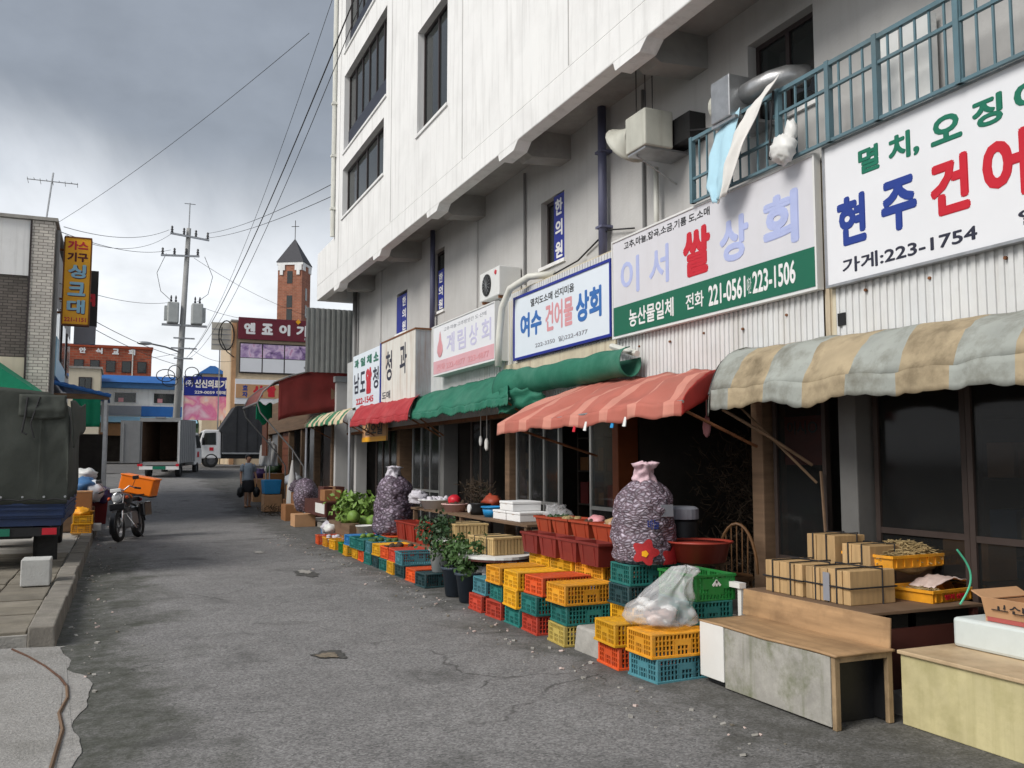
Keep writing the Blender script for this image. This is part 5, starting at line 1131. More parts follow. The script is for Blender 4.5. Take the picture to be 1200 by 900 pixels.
# long rear table with basins
lt = thing('long_table', 'long dark table carrying the basins and foam boxes', 'table', (4.85,12.2,0), world=True); MB().box(4.5,5.3,9.85,14.5,.80,.83).build('table_top', M['plank_dark'], lt)
for x in (4.55,5.25):
    for y in (9.95,12.2,14.4): MB().box(x-.03,x+.03,y-.03,y+.03,0,.80).build('leg', M['plank_dark'], lt)
for i, y in enumerate((12.45,12.95,13.45,13.95)): planter(f'dark red tub in front of the long table, {ORD[i]} from the bamboo boxes', 4.32, y, .36 if i else .36, .34, .46, .28, 'terracotta', 'dark red tubs below the basins', name='plastic_tub', cat='tub')
st_ = thing('tub_shelf', 'low dark shelf board under the dark red tubs', 'shelf', (4.3,13.2,0), world=True); MB().box(4.12,4.49,12.2,14.2,.33,.358).build('board', M['plank_dark'], st_)
for y in (12.25,14.15): MB().box(4.14,4.48,y-.03,y+.03,0,.33).build('support', M['plank_dark'], st_)
def basin(label, x, y, z, r_, h, mt, fill=None, k=.72):
    t = thing('basin', label, 'basin', (x, y, z), group='plastic basins on the stalls'); b = MB()
    b.lathe([(.001,0.0),(r_*k,0),(r_*.97,h),(r_*1.05,h+.004),(r_*1.05,h-.012),(r_*1.0,h-.014)], 26); b.f = b.f; b.build('bowl', M[mt], t, smooth=True)
    MB().lathe([(r_*.93,h-.012),(r_*.7*k+.05,.02),(.001,.02)], 26).build('inner_wall', M[mt], t, smooth=True)
    if fill:
        b = MB()
        for i in range(26): a = random.uniform(0,6.3); q = random.uniform(0,.7)*r_; b.blob((q*math.cos(a), q*math.sin(a), h*.75+random.uniform(0,.05)), .045, 7, 5, .4, 3, i)
        b.build('contents', M[fill], t, smooth=True)
    return t
basin('large white basin of produce left on the long table', 4.68, 13.75, .831, .27, .15, 'white_plastic', 'net_grey'); basin('pale pink basin beside the white one, a red ball of netting in it', 4.68, 12.85, .831, .2, .12, 'basin_pink', 'soil'); basin('bright blue basin beside the foam boxes', 4.72, 11.45, .831, .16, .14, 'basin_blue')
tag(MB().blob((4.68,12.88,1.0), (.10,.11,.085), 14, 10, .15, 3, 1).build('netting_ball', M['t_red'], smooth=True), 'red ball of netting in the pale pink basin', 'netting')
for i, (x, y, z) in enumerate(((4.8,10.95,.831),(4.8,10.5,.831),(4.8,10.72,.955))):
    t = thing('foam_box', ('white foam box on the long table, far one of the lower pair','white foam box on the long table, near one of the lower pair','white foam box stacked on top of the lower pair')[i], 'foam box', (x, y, z), group='white foam boxes'); MB().box(-.2,.2,-.21,.21,0,.085).build('body', M['styro'], t, bevel=.008); MB().box(-.205,.205,-.215,.215,.087,.12).build('lid', M['styro'], t, bevel=.008); MB().box(-.207,.207,-.03,.03,.0855,.0865).build('tape', M['carton'], t)
pot = thing('black_pot', 'black round pot between the pink and blue basins', 'pot', (4.75,12.0,.831)); MB().lathe([(.13,0),(.17,.06),(.16,.15),(.17,.16)], 20).build('body', M['black'], pot, smooth=True); MB().cyl((-.155,0,.09),(-.175,0,.09),.06,n=16).build('dial', M['t_white'], pot)
rbk = tag(MB().blob((4.95,12.05,1.0), (.12,.2,.10), 14, 10, .55, 3, 2).build('red_bag', M['tub_orange'], smooth=True), 'red plastic bag behind the black pot', 'bag')
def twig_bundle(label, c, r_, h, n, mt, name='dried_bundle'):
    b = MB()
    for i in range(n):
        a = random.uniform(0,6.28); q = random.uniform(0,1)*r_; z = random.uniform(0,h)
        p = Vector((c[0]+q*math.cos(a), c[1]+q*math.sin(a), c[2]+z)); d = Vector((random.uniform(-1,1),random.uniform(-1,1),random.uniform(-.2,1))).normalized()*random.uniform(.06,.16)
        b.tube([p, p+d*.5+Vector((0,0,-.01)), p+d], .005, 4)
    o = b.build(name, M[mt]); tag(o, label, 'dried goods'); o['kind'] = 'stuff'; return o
twig_bundle('brown bundle of dried stalks behind the basins', (4.95,12.6,.85), .26, .42, 260, 'clutter')
# red basin on a stool, green crate in front of it
basin('wide terracotta red basin behind the green crate', 4.56, 6.46, .74, .27, .17, 'basin_red', None, .8)
bs = thing('basin_stool', 'dark stool carrying the wide red basin', 'stool', (4.6,6.46,0)); MB().box(-.17,.2,-.1,.2,.71,.738).build('seat', M['plank_dark'], bs)
for sx_ in (-1,1):
    for sy_ in (-1,1): MB().box(sx_*.14-.02,sx_*.14+.02,.05+sy_*.1-.02,.05+sy_*.1+.02,.12,.71).build('leg', M['plank_dark'], bs)
ch = thing('bentwood_chair', 'bentwood chair with round spindle back in the dark shop doorway', 'chair', (5.02,6.66,.12), R(-60)); MB().lathe([(.2,.42),(.21,.44),(.2,.46),(.001,.46)], 22).build('seat', M['chair_wood'], ch)
for sx_ in (-1,1):
    for sy_ in (-1,1): MB().tube([(sx_*.13,sy_*.13,.42),(sx_*.19,sy_*.19,0)], .015).build('leg', M['chair_wood'], ch)
MB().tube([(.19*math.cos(a) if abs(math.cos(a)) > .2 else .19*math.cos(a), .17, .46+.44*math.sin(a)) for a in [math.pi*i/14 for i in range(15)]], .014, 7).build('back_hoop', M['chair_wood'], ch)
for x in (-.1,-.05,0,.05,.1): MB().tube([(x,.165,.46),(x*1.05,.172,.46+.42*math.sqrt(max(0,1-(x/.19)**2)))], .006, 5).build('spindle', M['chair_wood'], ch)

# ---------------------------------------------------------------- potted plants
def foliage(name, par, c, r_, n, mt, size=.05, seed=0, flat=.7):
    b = MB(); rnd = random.Random(seed)
    cl = [(Vector((rnd.gauss(0,.45), rnd.gauss(0,.45), rnd.uniform(-.3,.8)*flat))) for _ in range(14)]
    for i in range(n):
        q = rnd.choice(cl) + Vector((rnd.gauss(0,.2),rnd.gauss(0,.2),rnd.gauss(0,.18)))
        if q.length > 1.15: continue
        p = Vector(c) + q*r_; s_ = size*rnd.uniform(.6,1.3); d = Vector((q.x,q.y,q.z*.5+.35)) + Vector((rnd.gauss(0,.5),rnd.gauss(0,.5),rnd.gauss(0,.4)))
        d.normalize(); a = d.orthogonal().normalized(); a = (Matrix.Rotation(rnd.uniform(0,6.28), 3, d) @ a); e = d.cross(a)
        b.add([p, p+a*s_*.5+e*s_*.35+d*s_*.1, p+a*s_*1.1, p+a*s_*.5-e*s_*.35+d*s_*.1], [(0,1,2),(0,2,3)])
    return b.build(name, M[mt], par)
def potted(label, x, y, z, r_, h, mt, fr, n, lf, size, seed, hh=.2):
    t = thing('potted_plant', label, 'potted plant', (x, y, z), group='potted plants by the crates')
    MB().lathe([(r_*.72,0),(r_,h),(r_*1.08,h+.002),(r_*1.08,h-.03),(r_*1.0,h-.032)], 24).build('pot', M[mt], t, smooth=True); MB().lathe([(r_*.95,h-.03),(.001,h-.025)], 20).build('soil', M['soil'], t)
    b = MB(); rnd = random.Random(seed)
    for i in range(7):
        a = rnd.uniform(0,6.28); b.tube([(r_*.3*math.cos(a),r_*.3*math.sin(a),h-.03),(fr*.5*math.cos(a),fr*.5*math.sin(a),h+hh*.7),(fr*.8*math.cos(a),fr*.8*math.sin(a),h+hh*1.2)], [.007,.005,.003], 4)
    b.build('stems', M['leaf_dark'], t); foliage('foliage', t, (0,0,h+hh), fr, n, lf, size, seed); return t
potted('leafy dark green plant in a white plastic pot on a dark crate', 3.84, 11.12, CH+.002, .13, .3, 'white_plastic', .3, 900, 'leaf_dark', .06, 3, .16)
potted('bushy plant in a slate grey pot, nearest of the potted plants', 3.72, 9.72, 0, .16, .33, 'pot_dark', .3, 900, 'leaf', .055, 5, .15); potted('bushy plant in a slate grey pot, between the other two potted plants', 3.73, 10.22, 0, .16, .34, 'pot_dark', .27, 700, 'leaf', .055, 8, .14)
wb = thing('white_bucket', 'white bucket behind the potted plants', 'bucket', (4.0,10.6,0)); MB().lathe([(.12,0),(.15,.3),(.16,.3),(.155,.28)], 22).build('body', M['white_plastic'], wb, smooth=True); MB().tube([(-.155,0,.29),(-.1,-.12,.22),(0,-.16,.2),(.1,-.12,.22),(.155,0,.29)], .005, 5).build('handle', M['galv'], wb)
# vegetables, bucket and far stall
vg = thing('vegetable_heap', 'heap of light green cabbages and leaves by the far crates', 'vegetables', (4.3,17.6,0)); b = MB()
for i in range(7):
    p = (random.uniform(-.2,.2), random.uniform(-.8,.8), .42+random.uniform(0,.18)); MB().blob(p, (.12,.13,.12), 12, 9, .25, 3, i).build('cabbage', M['leaf_light'], vg, smooth=True)
foliage('loose_leaves', vg, (0,-.1,.6), .55, 900, 'leaf_light', .11, 21, .5); MB().box(-.3,.3,-.9,.9,0,.4).build('crate_base', M['plank_dark'], vg)
bk = thing('white_bucket', 'white bucket in front of the vegetable heap', 'bucket', (4.2,16.35,0)); MB().lathe([(.13,.1),(.16,.42),(.17,.42),(.165,.4)], 20).build('body', M['white_plastic'], bk, smooth=True); MB().lathe([(.14,0),(.14,.1)], 16).build('base', M['terracotta'], bk); MB().tube([(-.165,0,.4),(0,-.17,.3),(.165,0,.4)], .005, 5).build('handle', M['galv'], bk)
for i, (x, y, s_) in enumerate(((4.05,18.6,.24),(4.0,18.1,.2),(4.15,18.9,.18))):
    b = MB()
    for j in range(6): b.blob((random.uniform(-.1,.1),random.uniform(-.12,.12),.1+random.uniform(0,.16)), (s_*.55,s_*.6,s_*.45), 10, 8, .5, 3, j+i*9)
    o = b.build('produce_bag', M[('net_grey','white_plastic','junk')[i]], smooth=True, loc=(x,y,0)); tag(o, ('grey crumpled bag of produce before the vegetable heap','white crumpled plastic bag before the vegetable heap','brownish bag of produce before the brown counter')[i], 'bag')
fc = thing('stall_counter', 'brown counter with a white worn board on the far stall', 'counter', (4.5,20.8,0), world=True); MB().box(4.25,4.29,20.0,22.4,.35,.66).build('front_board', M['brown_panel'], fc); MB().box(4.244,4.25,20.1,21.1,.42,.64).build('white_patch', M['panel_white'], fc); MB().box(4.25,5.2,20.0,22.4,.66,.69).build('counter_top', M['brown_panel'], fc); MB().box(4.3,5.2,20.03,20.07,0,.66).build('end_board', M['brown_panel'], fc)
for k, (x, y, z, dx, dy, h, mt, lb) in enumerate(((4.5,20.6,.691,.4,.5,.25,'carton_dark','dark cardboard box on the brown counter'),(4.7,21.5,.691,.5,.6,.3,'brown_panel','brown box at the far end of the counter'),(4.35,24.6,0,.5,.7,.45,'carton_dark','brown carton under the slumped netted sack'),(4.25,22.6,0,.5,.6,.3,'carton','pale carton below the slumped sack'))):
    t = thing('cardboard_box', lb, 'cardboard box', (x,y,z)); MB().box(-dx/2,dx/2,-dy/2,dy/2,0,h).build('body', M[mt], t, bevel=.006); MB().box(-.03,.03,-dy/2-.002,dy/2+.002,h-.1,h+.002).build('tape', M['carton'], t)
# hung clothes, blue tub and goods beside the maroon canopy
hc = thing('clothes_stand', 'stand with hanging white clothes under the maroon canopy', 'clothes stand', (4.3,28.8,.1)); MB().cyl((0,.3,0),(0,.3,2.2),.02,n=8).cyl((0,-.4,0),(0,-.4,2.2),.02,n=8).cyl((0,-.4,2.15),(0,.3,2.15),.015,n=8).build('frame', M['galv'], hc)
for i, y in enumerate((-.25,.05)):
    def gar(u, v, y=y): return Vector(((u-.5)*(.42+.12*v)*(1 if v > .15 else .6), y + .05*math.sin(u*12+v*4), 2.1 - .75*v))
    MB().grid(gar, 14, 12).build('garment', M['white_cloth'], hc, smooth=True, solid=.02)
tag(MB().taper(-.22,.22,-.3,.3,0,-.26,.26,-.34,.34,.42).build('blue_tub', M['basin_blue'], loc=(4.28,27.9,.62), bevel=.02), 'blue tub below the hanging white clothes', 'tub')
tag(MB().box(-.26,.26,-.3,.3,0,.5).build('orange_carton', M['carton'], loc=(4.3,27.9,.1), bevel=.01), 'orange brown carton under the blue tub', 'carton')
fsk = thing('folded_parasol', 'grey white folded parasol standing by the far stall', 'parasol', (4.55,25.9,.02)); MB().lathe([(.05,0),(.02,.1),(.16,.35),(.13,.9),(.04,1.5),(.02,1.6)], 14).build('cloth', M['white_cloth'], fsk, smooth=True); MB().cyl((0,0,1.5),(0,0,1.9),.015,n=6).build('pole', M['galv'], fsk)
twig_bundle('low pile of brown produce at the edge of the far stall', (4.1,26.2,.02), .45, .3, 160, 'clutter')
# hanging things and stored goods in the dark shops
for i, (x, y, z, s_, mt, lb) in enumerate(((5.15,13.0,1.9,.045,'white_plastic','white bag hanging under the green awning, left of the pair'),(5.15,12.75,1.84,.055,'white_cloth','white cloth hanging under the green awning, right of the pair'),(5.3,7.35,1.92,.06,'t_pink','pink bag hanging in the dark opening under the pink awning'))):
    b = MB().blob((0,0,0), (s_*.6,s_*.8,s_*1.7), 12, 10, .3, 3, i).cyl((0,0,s_*1.2),(0,0,s_*1.2+.6),.006,n=4); tag(b.build('hanging_bag', M[mt], smooth=True, loc=(x,y,z)), lb, 'bag')
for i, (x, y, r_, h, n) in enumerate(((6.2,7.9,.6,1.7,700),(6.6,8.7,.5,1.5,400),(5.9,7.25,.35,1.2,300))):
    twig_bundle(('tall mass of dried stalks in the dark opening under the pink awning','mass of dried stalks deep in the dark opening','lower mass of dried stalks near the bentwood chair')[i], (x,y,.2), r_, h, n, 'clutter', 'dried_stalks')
for i, (y, x) in enumerate(((3.6,6.6),(4.9,6.8),(10.9,6.6),(11.9,6.7),(14.0,6.5),(17.0,6.6),(19.6,6.6))):
    t = thing('shop_shelf', f'dim stock shelf inside the dark shop, {ORD[i]} from the near end', 'shelf', (x,y,.125), group='stock shelves inside the shops')
    for s_ in (-.45,.45): MB().box(-.2,.2,s_-.02,s_+.02,0,1.9).build('side', M['frame_brown'], t)
    for z in (.3,.8,1.3,1.8): MB().box(-.2,.2,-.43,.43,z,z+.025).build('shelf_board', M['frame_brown'], t)
    for z in (.325,.825,1.325):
        for k in range(3):
            h = random.uniform(.15,.34); MB().box(-.18,.12,-.4+.28*k,-.16+.28*k,z,z+h).build('stock_box', M[random.choice(('carton','carton_dark','box_darkred','bag_blue','bamboo'))], t)
tag(MB().box(5.9,6.2,4.75,5.15,.7,.98).build('cardboard_box', M['carton'], bevel=.006), 'cardboard box behind the glass of the nearest shop', 'cardboard box')
wt = thing('window_table', 'brown table board behind the nearest shop window', 'table', (6.0,4.9,.12), world=True); MB().box(5.75,6.3,4.3,5.45,.66,.698).build('table_top', M['frame_brown'], wt)
for y in (4.35,5.4): MB().box(5.8,5.84,y-.02,y+.02,.125,.66).build('leg', M['frame_brown'], wt)

sm = thing('shop_sign', 'small tan sign with dark letters under the green and cream striped awning', 'sign', (5.1,19.0,2.0), world=True); MB().box(5.1,5.14,18.2,20.2,2.02,2.45).build('face_panel', M['carton'], sm); MB().box(5.092,5.1,18.2,20.2,2.02,2.12).build('yellow_band', M['sign_yellow'], sm); lettering('실오일', 20.0, 18.5, 2.16, 2.42, 5.1, 'X', M['t_black'], sm, .03)

# contents of the orange brown tubs and loose goods between the crates
for i, (y, mt) in enumerate(((7.5,'straw'),(7.97,'junk'),(8.44,'soil'),(8.9,'straw'),(9.32,'leaf_dark'))):
    b = MB()
    for k in range(22): b.blob((random.uniform(-.12,.12), random.uniform(-.15,.15), random.uniform(.10,.17)), (.04,.045,.03), 7, 5, .5, 3, k+i*30)
    o = b.build('dried_produce', M[mt], smooth=True, loc=(4.62,y,.791)); o['kind'] = 'stuff'; tag(o, f'dried produce filling the orange brown tub, {ORD[i]} from the big netted sack', 'produce')
for i, (x, y, z, r_, mt, lb) in enumerate(((4.75,9.55,.84,.2,'film','clear plastic bag on the dark table by the foam boxes'),(4.3,12.2,.2,.16,'bag_white','white plastic bag between the round tables and tubs'),(4.55,16.2,.3,.22,'junk','brown paper bag beside the tall netted sack'),(4.5,14.1,.9,.18,'net_grey','grey mesh bag at the far end of the long table'))):
    tag(MB().blob((x,y,z+r_*.5), (r_*.8,r_,r_*.7), 20, 14, .5, 3.2, i+70, flat=-r_*.5).build('goods_bag', M[mt], smooth=True), lb, 'bag')
# ---------------------------------------------------------------- wheels
def wheel(name, par, c, r_, w_, axis='X', spokes=0, tyre_r=None, smooth=True, rim='truck_rim'):
    """wheel centred at c (local), rotating about axis; tyre with a rim child"""
    tr = tyre_r or r_*.42; n = 26
    prof = [(r_-tr, -w_/2*.8), (r_-tr*.25, -w_/2), (r_-.01, -w_*.36), (r_, 0), (r_-.01, w_*.36), (r_-tr*.25, w_/2), (r_-tr, w_/2*.8)]
    b = MB(); k = len(prof)
    for i in range(n):
        a = 2*math.pi*i/n
        for q, h in prof: b.v.append((h, q*math.cos(a), q*math.sin(a)))
    for i in range(n):
        for j in range(k-1): b.f.append((i*k+j, ((i+1)%n)*k+j, ((i+1)%n)*k+j+1, i*k+j+1)); b.m.append(0)
    if axis == 'Y': b.v = [(y, x, z) for x, y, z in b.v]
    t = b.build(name, M['rubber'], par, smooth=True, loc=c, local=True)
    r2 = r_-tr+.004; b = MB()
    def cy(h0, h1, q0, q1=None, n_=22):
        p0, p1 = ((h0,0,0),(h1,0,0)) if axis == 'X' else ((0,h0,0),(0,h1,0)); b.cyl(p0, p1, q0, q1, n=n_)
    if spokes:
        for i in range(n):
            a0, a1_ = 2*math.pi*i/n, 2*math.pi*(i+1)/n
            P = [((h, q*math.cos(a), q*math.sin(a)) if axis == 'X' else (q*math.cos(a), h, q*math.sin(a))) for a in (a0, a1_) for q, h in ((r2, -w_*.3), (r2, w_*.3), (r2-.02, w_*.2), (r2-.02, -w_*.2))]
            b.add(P, [(0,1,5,4),(1,2,6,5),(2,3,7,6),(3,0,4,7)])
        cy(-w_*.5, w_*.5, .035)
        for i in range(spokes):
            a = 2*math.pi*i/spokes; p = (0, r2*math.cos(a), r2*math.sin(a)) if axis == 'X' else (r2*math.cos(a), 0, r2*math.sin(a)); b.cyl((0,0,0), p, .005, n=4)
    else:
        cy(-w_*.22, w_*.22, r2); cy(-w_*.34, w_*.34, r2*.42, r2*.38, 14)
    b.build('rim', M[rim], t, smooth=False, local=True)
    return t
# ---------------------------------------------------------------- canvas truck on the left
ZS_ = .115
tk = thing('canvas_truck', 'blue flatbed truck under a grey green canvas cover, parked on the left', 'truck', (-1.5,16,ZS_), world=True)
MB().box(-2.36,-.64,14.05,17.6,.80,1.02).build('bed_side', M['truck_blue'], tk, bevel=.01)
for z in (.84,.92,.98): MB().box(-2.34,-.66,14.03,14.06,z,z+.03).box(-.645,-.625,14.1,17.6,z,z+.03).build('bed_rib', M['truck_blue'], tk)
MB().box(-2.32,-.68,14.08,17.6,.70,.80).build('bed_frame', M['truck_blue'], tk); MB().box(-1.95,-1.05,14.2,18.8,.52,.70).build('chassis', M['black'], tk); MB().box(-2.3,-.7,14.06,14.16,.56,.68).build('rear_bumper', M['black'], tk)
for x in (-2.2,-.82): MB().box(x-.09,x+.09,14.03,14.06,.58,.67).build('tail_light', M['t_red'], tk)
for x in (-2.15,-.86): MB().box(x-.13,x+.13,14.42,14.44,.2,.62).build('mud_flap', M['rubber'], tk)
for x in (-2.05,-.95):
    wheel('rear_wheel', tk, (x+1.5, -1.15, .30), .30, .2)
    wheel('front_wheel', tk, (x+1.5, 2.3, .30), .30, .18)
def canvas(u, v):   # tunnel cross-section, v round from left bottom over the top to right bottom; u along Y
    P_ = [(-2.38,1.0),(-2.39,1.5),(-2.38,2.2),(-2.32,2.44),(-2.1,2.54),(-1.5,2.60),(-.9,2.54),(-.69,2.44),(-.63,2.2),(-.62,1.5),(-.63,1.0)]
    k = v*(len(P_)-1); i = min(int(k), len(P_)-2); f = k-i; x = P_[i][0]*(1-f)+P_[i+1][0]*f; z = P_[i][1]*(1-f)+P_[i+1][1]*f
    y = 14.04 + 3.56*u; q = .03*mnoise.noise(Vector((u*5, v*9, 2))) - .03*abs(math.sin(u*math.pi*3))
    return Vector((x + (q if v > .5 else -q), y, z + q*(1 if .25 < v < .75 else 0)))
MB().grid(canvas, 40, 40).build('canvas_cover', M['tarp_green'], tk, smooth=True, solid=.01)
def back(u, v):
    top = canvas(0, .12 + .76*u); x = top.x; zb = 1.0; z = top.z*(1-v) + zb*v
    q = .045*mnoise.noise(Vector((x*2.2 + v*1.2, v*2.0, 9))) + .02*mnoise.noise(Vector((x*7+v*6, v*3, 4)))
    return Vector((x*(1 if v < .02 else 1) , 14.02 - .03*math.sin(math.pi*v) + q, z))
MB().grid(back, 36, 30).build('rear_curtain', M['tarp_green'], tk, smooth=True, solid=.01)
def flap(u, v):
    x = -1.25 + .58*u; return Vector((x, 13.96 - .02*math.sin(v*3) + .025*mnoise.noise(Vector((u*5,v*4,1))), 2.50 - .30*v - .04*math.sin(u*3.1)*v))
MB().grid(flap, 16, 10).build('rolled_flap', M['tarp_green'], tk, smooth=True, solid=.012)
def sflap(u, v): return Vector((-.62 + .06*v + .16*u*(1-.3*v), 14.0 + .9*u, 2.42 - .62*v*(1-.45*u) + .03*math.sin(u*7+v*5)))
MB().grid(sflap, 12, 12).build('loose_corner', M['tarp_green'], tk, smooth=True, solid=.012)
MB().tube([(-1.15,13.94,2.46),(-1.17,13.93,2.2),(-1.2,13.93,1.98),(-1.14,13.92,1.95)], .014).tube([(-1.0,13.94,2.47),(-1.1,13.92,2.1),(-1.05,13.92,1.9)], .01).build('rope', M['cable'], tk)
MB().tube([(-2.36+.145*i, 13.965 + .012*(i%2), 1.05 + .02*(i%2)) for i in range(13)], .009, 5).build('hem_rope', M['cable'], tk)
for i in range(7): MB().cyl((-2.2+.26*i,13.955,1.1),(-2.2+.26*i,13.99,1.1),.016,n=8).build('eyelet', M['galv'], tk)
for x in (-1.9,-.98): MB().box(x-.012,x+.012,13.955,13.97,1.06,2.42).build('curtain_seam', M['tarp_green'], tk)
MB().box(-1.75,-1.3,14.045,14.058,.57,.67).build('number_plate', M['t_green'], tk)
MB().box(-2.3,-.7,17.75,19.3,.6,1.45).taper(-2.3,-.7,17.75,19.3,1.45,-2.22,-.78,17.8,18.95,2.1).build('cab', M['truck_blue'], tk, bevel=.05); MB().box(-2.12,-.88,17.735,17.75,1.5,1.95).build('cab_window', M['glass_dark'], tk)
MB().box(-.705,-.69,18.1,18.8,1.5,1.9).build('side_window', M['glass_dark'], tk)
cbk2 = tag(MB().box(-.99,-.68,12.1,12.5,.12,.43).build('concrete_block', M['concrete_pale'], bevel=.012), 'pale grey concrete block on the sidewalk behind the truck', 'block')
# ---------------------------------------------------------------- left building
lb = thing('corner_building', 'pale tiled corner building on the left edge', 'building', (-4.5,29,0), world=True)
MB().box(-2.05,-1.56,24.0,24.5,.1,7.35).build('tile_pier', M['wall_tile'], lb); MB().box(-9,-2.06,24.05,24.3,6.0,7.35).build('white_parapet', M['white_wall'], lb); MB().box(-9,-2.06,24.08,24.3,4.05,5.99).build('dark_tile_wall', M['dark_tile'], lb); MB().box(-9,-2.06,24.06,24.3,.1,4.04).build('lower_wall', M['cream_wall'], lb)
MB().box(-9,-1.6,24.51,34,.1,7.2).build('body', M['grey_wall'], lb); MB().box(-9.1,-1.5,23.95,34.1,7.36,7.44).build('coping', M['concrete'], lb); MB().box(-2.085,-2.045,23.98,24.04,.1,7.34).build('corner_trim', M['dark_frame'], lb)
MB().cyl((-1.5,24.2,.2),(-1.5,24.2,7.2),.05,n=8).build('drain_pipe', M['pipe_grey'], lb)
for y in (25.6,28.6,31.4):
    w_ = MB().box(-1.6,-1.56,y,y+1.5,4.3,5.6).build('window', M['dark_frame'], lb); MB().box(-1.565,-1.55,y+.06,y+.72,4.36,5.54).box(-1.565,-1.55,y+.78,y+1.44,4.36,5.54).build('pane', M['glass_dark'], w_)
an = thing('tv_antenna', 'roof television antenna on the tiled corner building', 'antenna', (-1.85,25,7.44), world=True); MB().cyl((-1.85,25,7.44),(-1.72,25,8.85),.022,n=6).build('mast', M['galv'], an); MB().cyl((-2.3,25,8.62),(-1.15,25,8.62),.012,n=5).build('boom', M['galv'], an)
for i in range(9): MB().cyl((-2.28+.14*i,24.82+.008*i,8.62),(-2.28+.14*i,25.18-.008*i,8.62+(.05 if i%2 else -.05)),.008,n=4).build('element', M['galv'], an)
ysn_ = thing('hanging_sign', 'tall yellow projecting shop sign with red and pale blue letters', 'sign', (-1.08,25,5.0), world=True)
MB().box(-1.38,-.79,25.0,25.24,5.03,7.23).build('box', M['sign_yellow'], ysn_, bevel=.01); MB().box(-1.4,-.77,24.985,25.255,7.231,7.26).box(-1.4,-.77,24.985,25.255,5.0,5.029).box(-1.41,-1.381,24.99,25.25,5.03,7.23).box(-.789,-.765,24.99,25.25,5.03,7.23).build('frame', M['rust'], ysn_)
def TY(s, x0, x1, z0, z1, mt, par, Y, bold=.03): return lettering(s, x0, x1, z0, z1, Y, 'Y', M[mt], par, bold, .004)
TY('가스', -1.32, -.85, 6.92, 7.16, 't_red', ysn_, 25, .05)
mk('t_darkred', S(92,24,20), .5); TY('기구', -1.32, -.85, 6.62, 6.86, 't_darkred', ysn_, 25, .05)
for i, c in enumerate('싱크대'):
    z = 6.2 - .45*i; TY(c, -1.275, -.865, z-.02, z+.34, 't_darkred', ysn_, 25.0, .07); TY(c, -1.29, -.88, z, z+.35, 't_ltblue', ysn_, 24.985, .04)
TY('221-1151', -1.34, -.84, 5.09, 5.2, 't_red', ysn_, 25, .03)
for z in (5.3,6.9): MB().box(-1.6,-1.38,25.1,25.16,z,z+.05).build('bracket', M['rust'], ysn_)
dsn = thing('hanging_sign', 'dark projecting sign with a red mark behind the yellow one', 'sign', (-.9,27.2,4.8), world=True); MB().box(-1.2,-.64,27.2,27.4,5.3,6.85).build('box', M['black'], dsn); MB().box(-1.2,-.66,27.2,27.4,4.8,5.299).build('lower_panel', M['t_greyt'], dsn); TY('ㅋ', -1.0, -.7, 5.85, 6.2, 't_red', dsn, 27.2, .05); MB().box(-1.6,-1.2,27.28,27.33,6.0,6.05).build('bracket', M['rust'], dsn)
psn = MB().box(-1.58,-1.5,25.4,29.6,3.75,4.25).box(-1.58,-1.5,25.4,26.4,4.25,4.75).build('wall_sign', M['t_ltblue']); tag(psn, 'pale blue sign sheet on the side of the tiled building', 'sign')
# lean-to stall
ln = thing('lean_to', 'lean to stall roof with a blue edge and green tarpaulin, left side', 'stall', (-1,28,.1), world=True)
def lroof(u, v): return Vector((-1.55 + 1.3*v, 25.9 + 4.0*u, 3.66 - .31*v + .01*math.sin(v*40)))
MB().grid(lroof, 6, 26).build('roof_sheet', M['roof_blue'], ln, solid=.03); MB().box(-1.55,-.24,25.88,25.93,3.2,3.34).build('front_beam', M['plank_dark'], ln); MB().tube([(-1.55,25.87,3.6),(-.2,25.87,3.3)], .05, 6).build('edge_pipe', M['roof_blue'], ln)
def gt_(u, v): return Vector((-1.1 + .66*u, 25.84 + .03*math.sin(u*14), 3.2 - .72*v))
MB().grid(gt_, 14, 6).build('green_tarp', M['tarp_bright'], ln, smooth=True, solid=.01); MB().box(-.42,-.30,26.02,26.06,2.35,3.16).build('white_panel', M['panel_white'], ln)
for y in (25.95,29.8): MB().box(-.36,-.28,y-.04,y+.04,.1,3.28).build('post', M['galv'], ln)
MB().box(-1.5,-.4,29.7,29.8,.2,2.4).build('rear_panel', M['interior'], ln)
tri = MB(); tri.add([(-2.6,21.9,3.75),(-1.62,21.9,3.08),(-2.6,21.9,3.0),(-2.6,23.9,3.9),(-1.62,23.9,3.2),(-2.6,23.9,3.0)], [(0,2,1),(0,1,4,3),(1,2,5,4),(3,4,5)]); tag(tri.build('green_awning', M['tarp_bright'], solid=.01), 'green tarpaulin awning at the foot of the tiled building', 'awning')
# goods under the lean-to
goods = [('blue_bundle','bag_blue',(-.6,21.4,1.05),(.28,.4,.2),'blue bundle on top of the left hand pile'),('white_bundle','bag_white',(-.42,21.3,.95),(.2,.3,.22),'white bundle leaning on the blue one in the left hand pile'),('purple_bundle','bag_purple',(-.36,22.0,.85),(.3,.5,.2),'purple bundle lower in the left hand pile'),('red_bundle','box_darkred',(-.7,21.2,.72),(.22,.3,.14),'dark red bundle under the white one in the left hand pile'),('grey_bundle','white_plastic',(-.62,22.4,1.3),(.22,.4,.14),'pale plastic bundle topmost of the left hand pile')]
for i, (nm, mt, c, r_, lab) in enumerate(goods): tag(MB().blob(c, r_, 16, 12, .35, 2.4, i+3).build(nm, M[mt], smooth=True), lab, 'bundle', 'bundles piled under the lean to')
tag(MB().box(-1.1,-.4,21.3,23.4,.1,.62).build('pile_crate', M['plank_dark'], bevel=.02), 'dark wooden platform under the left hand pile of bundles', 'platform')
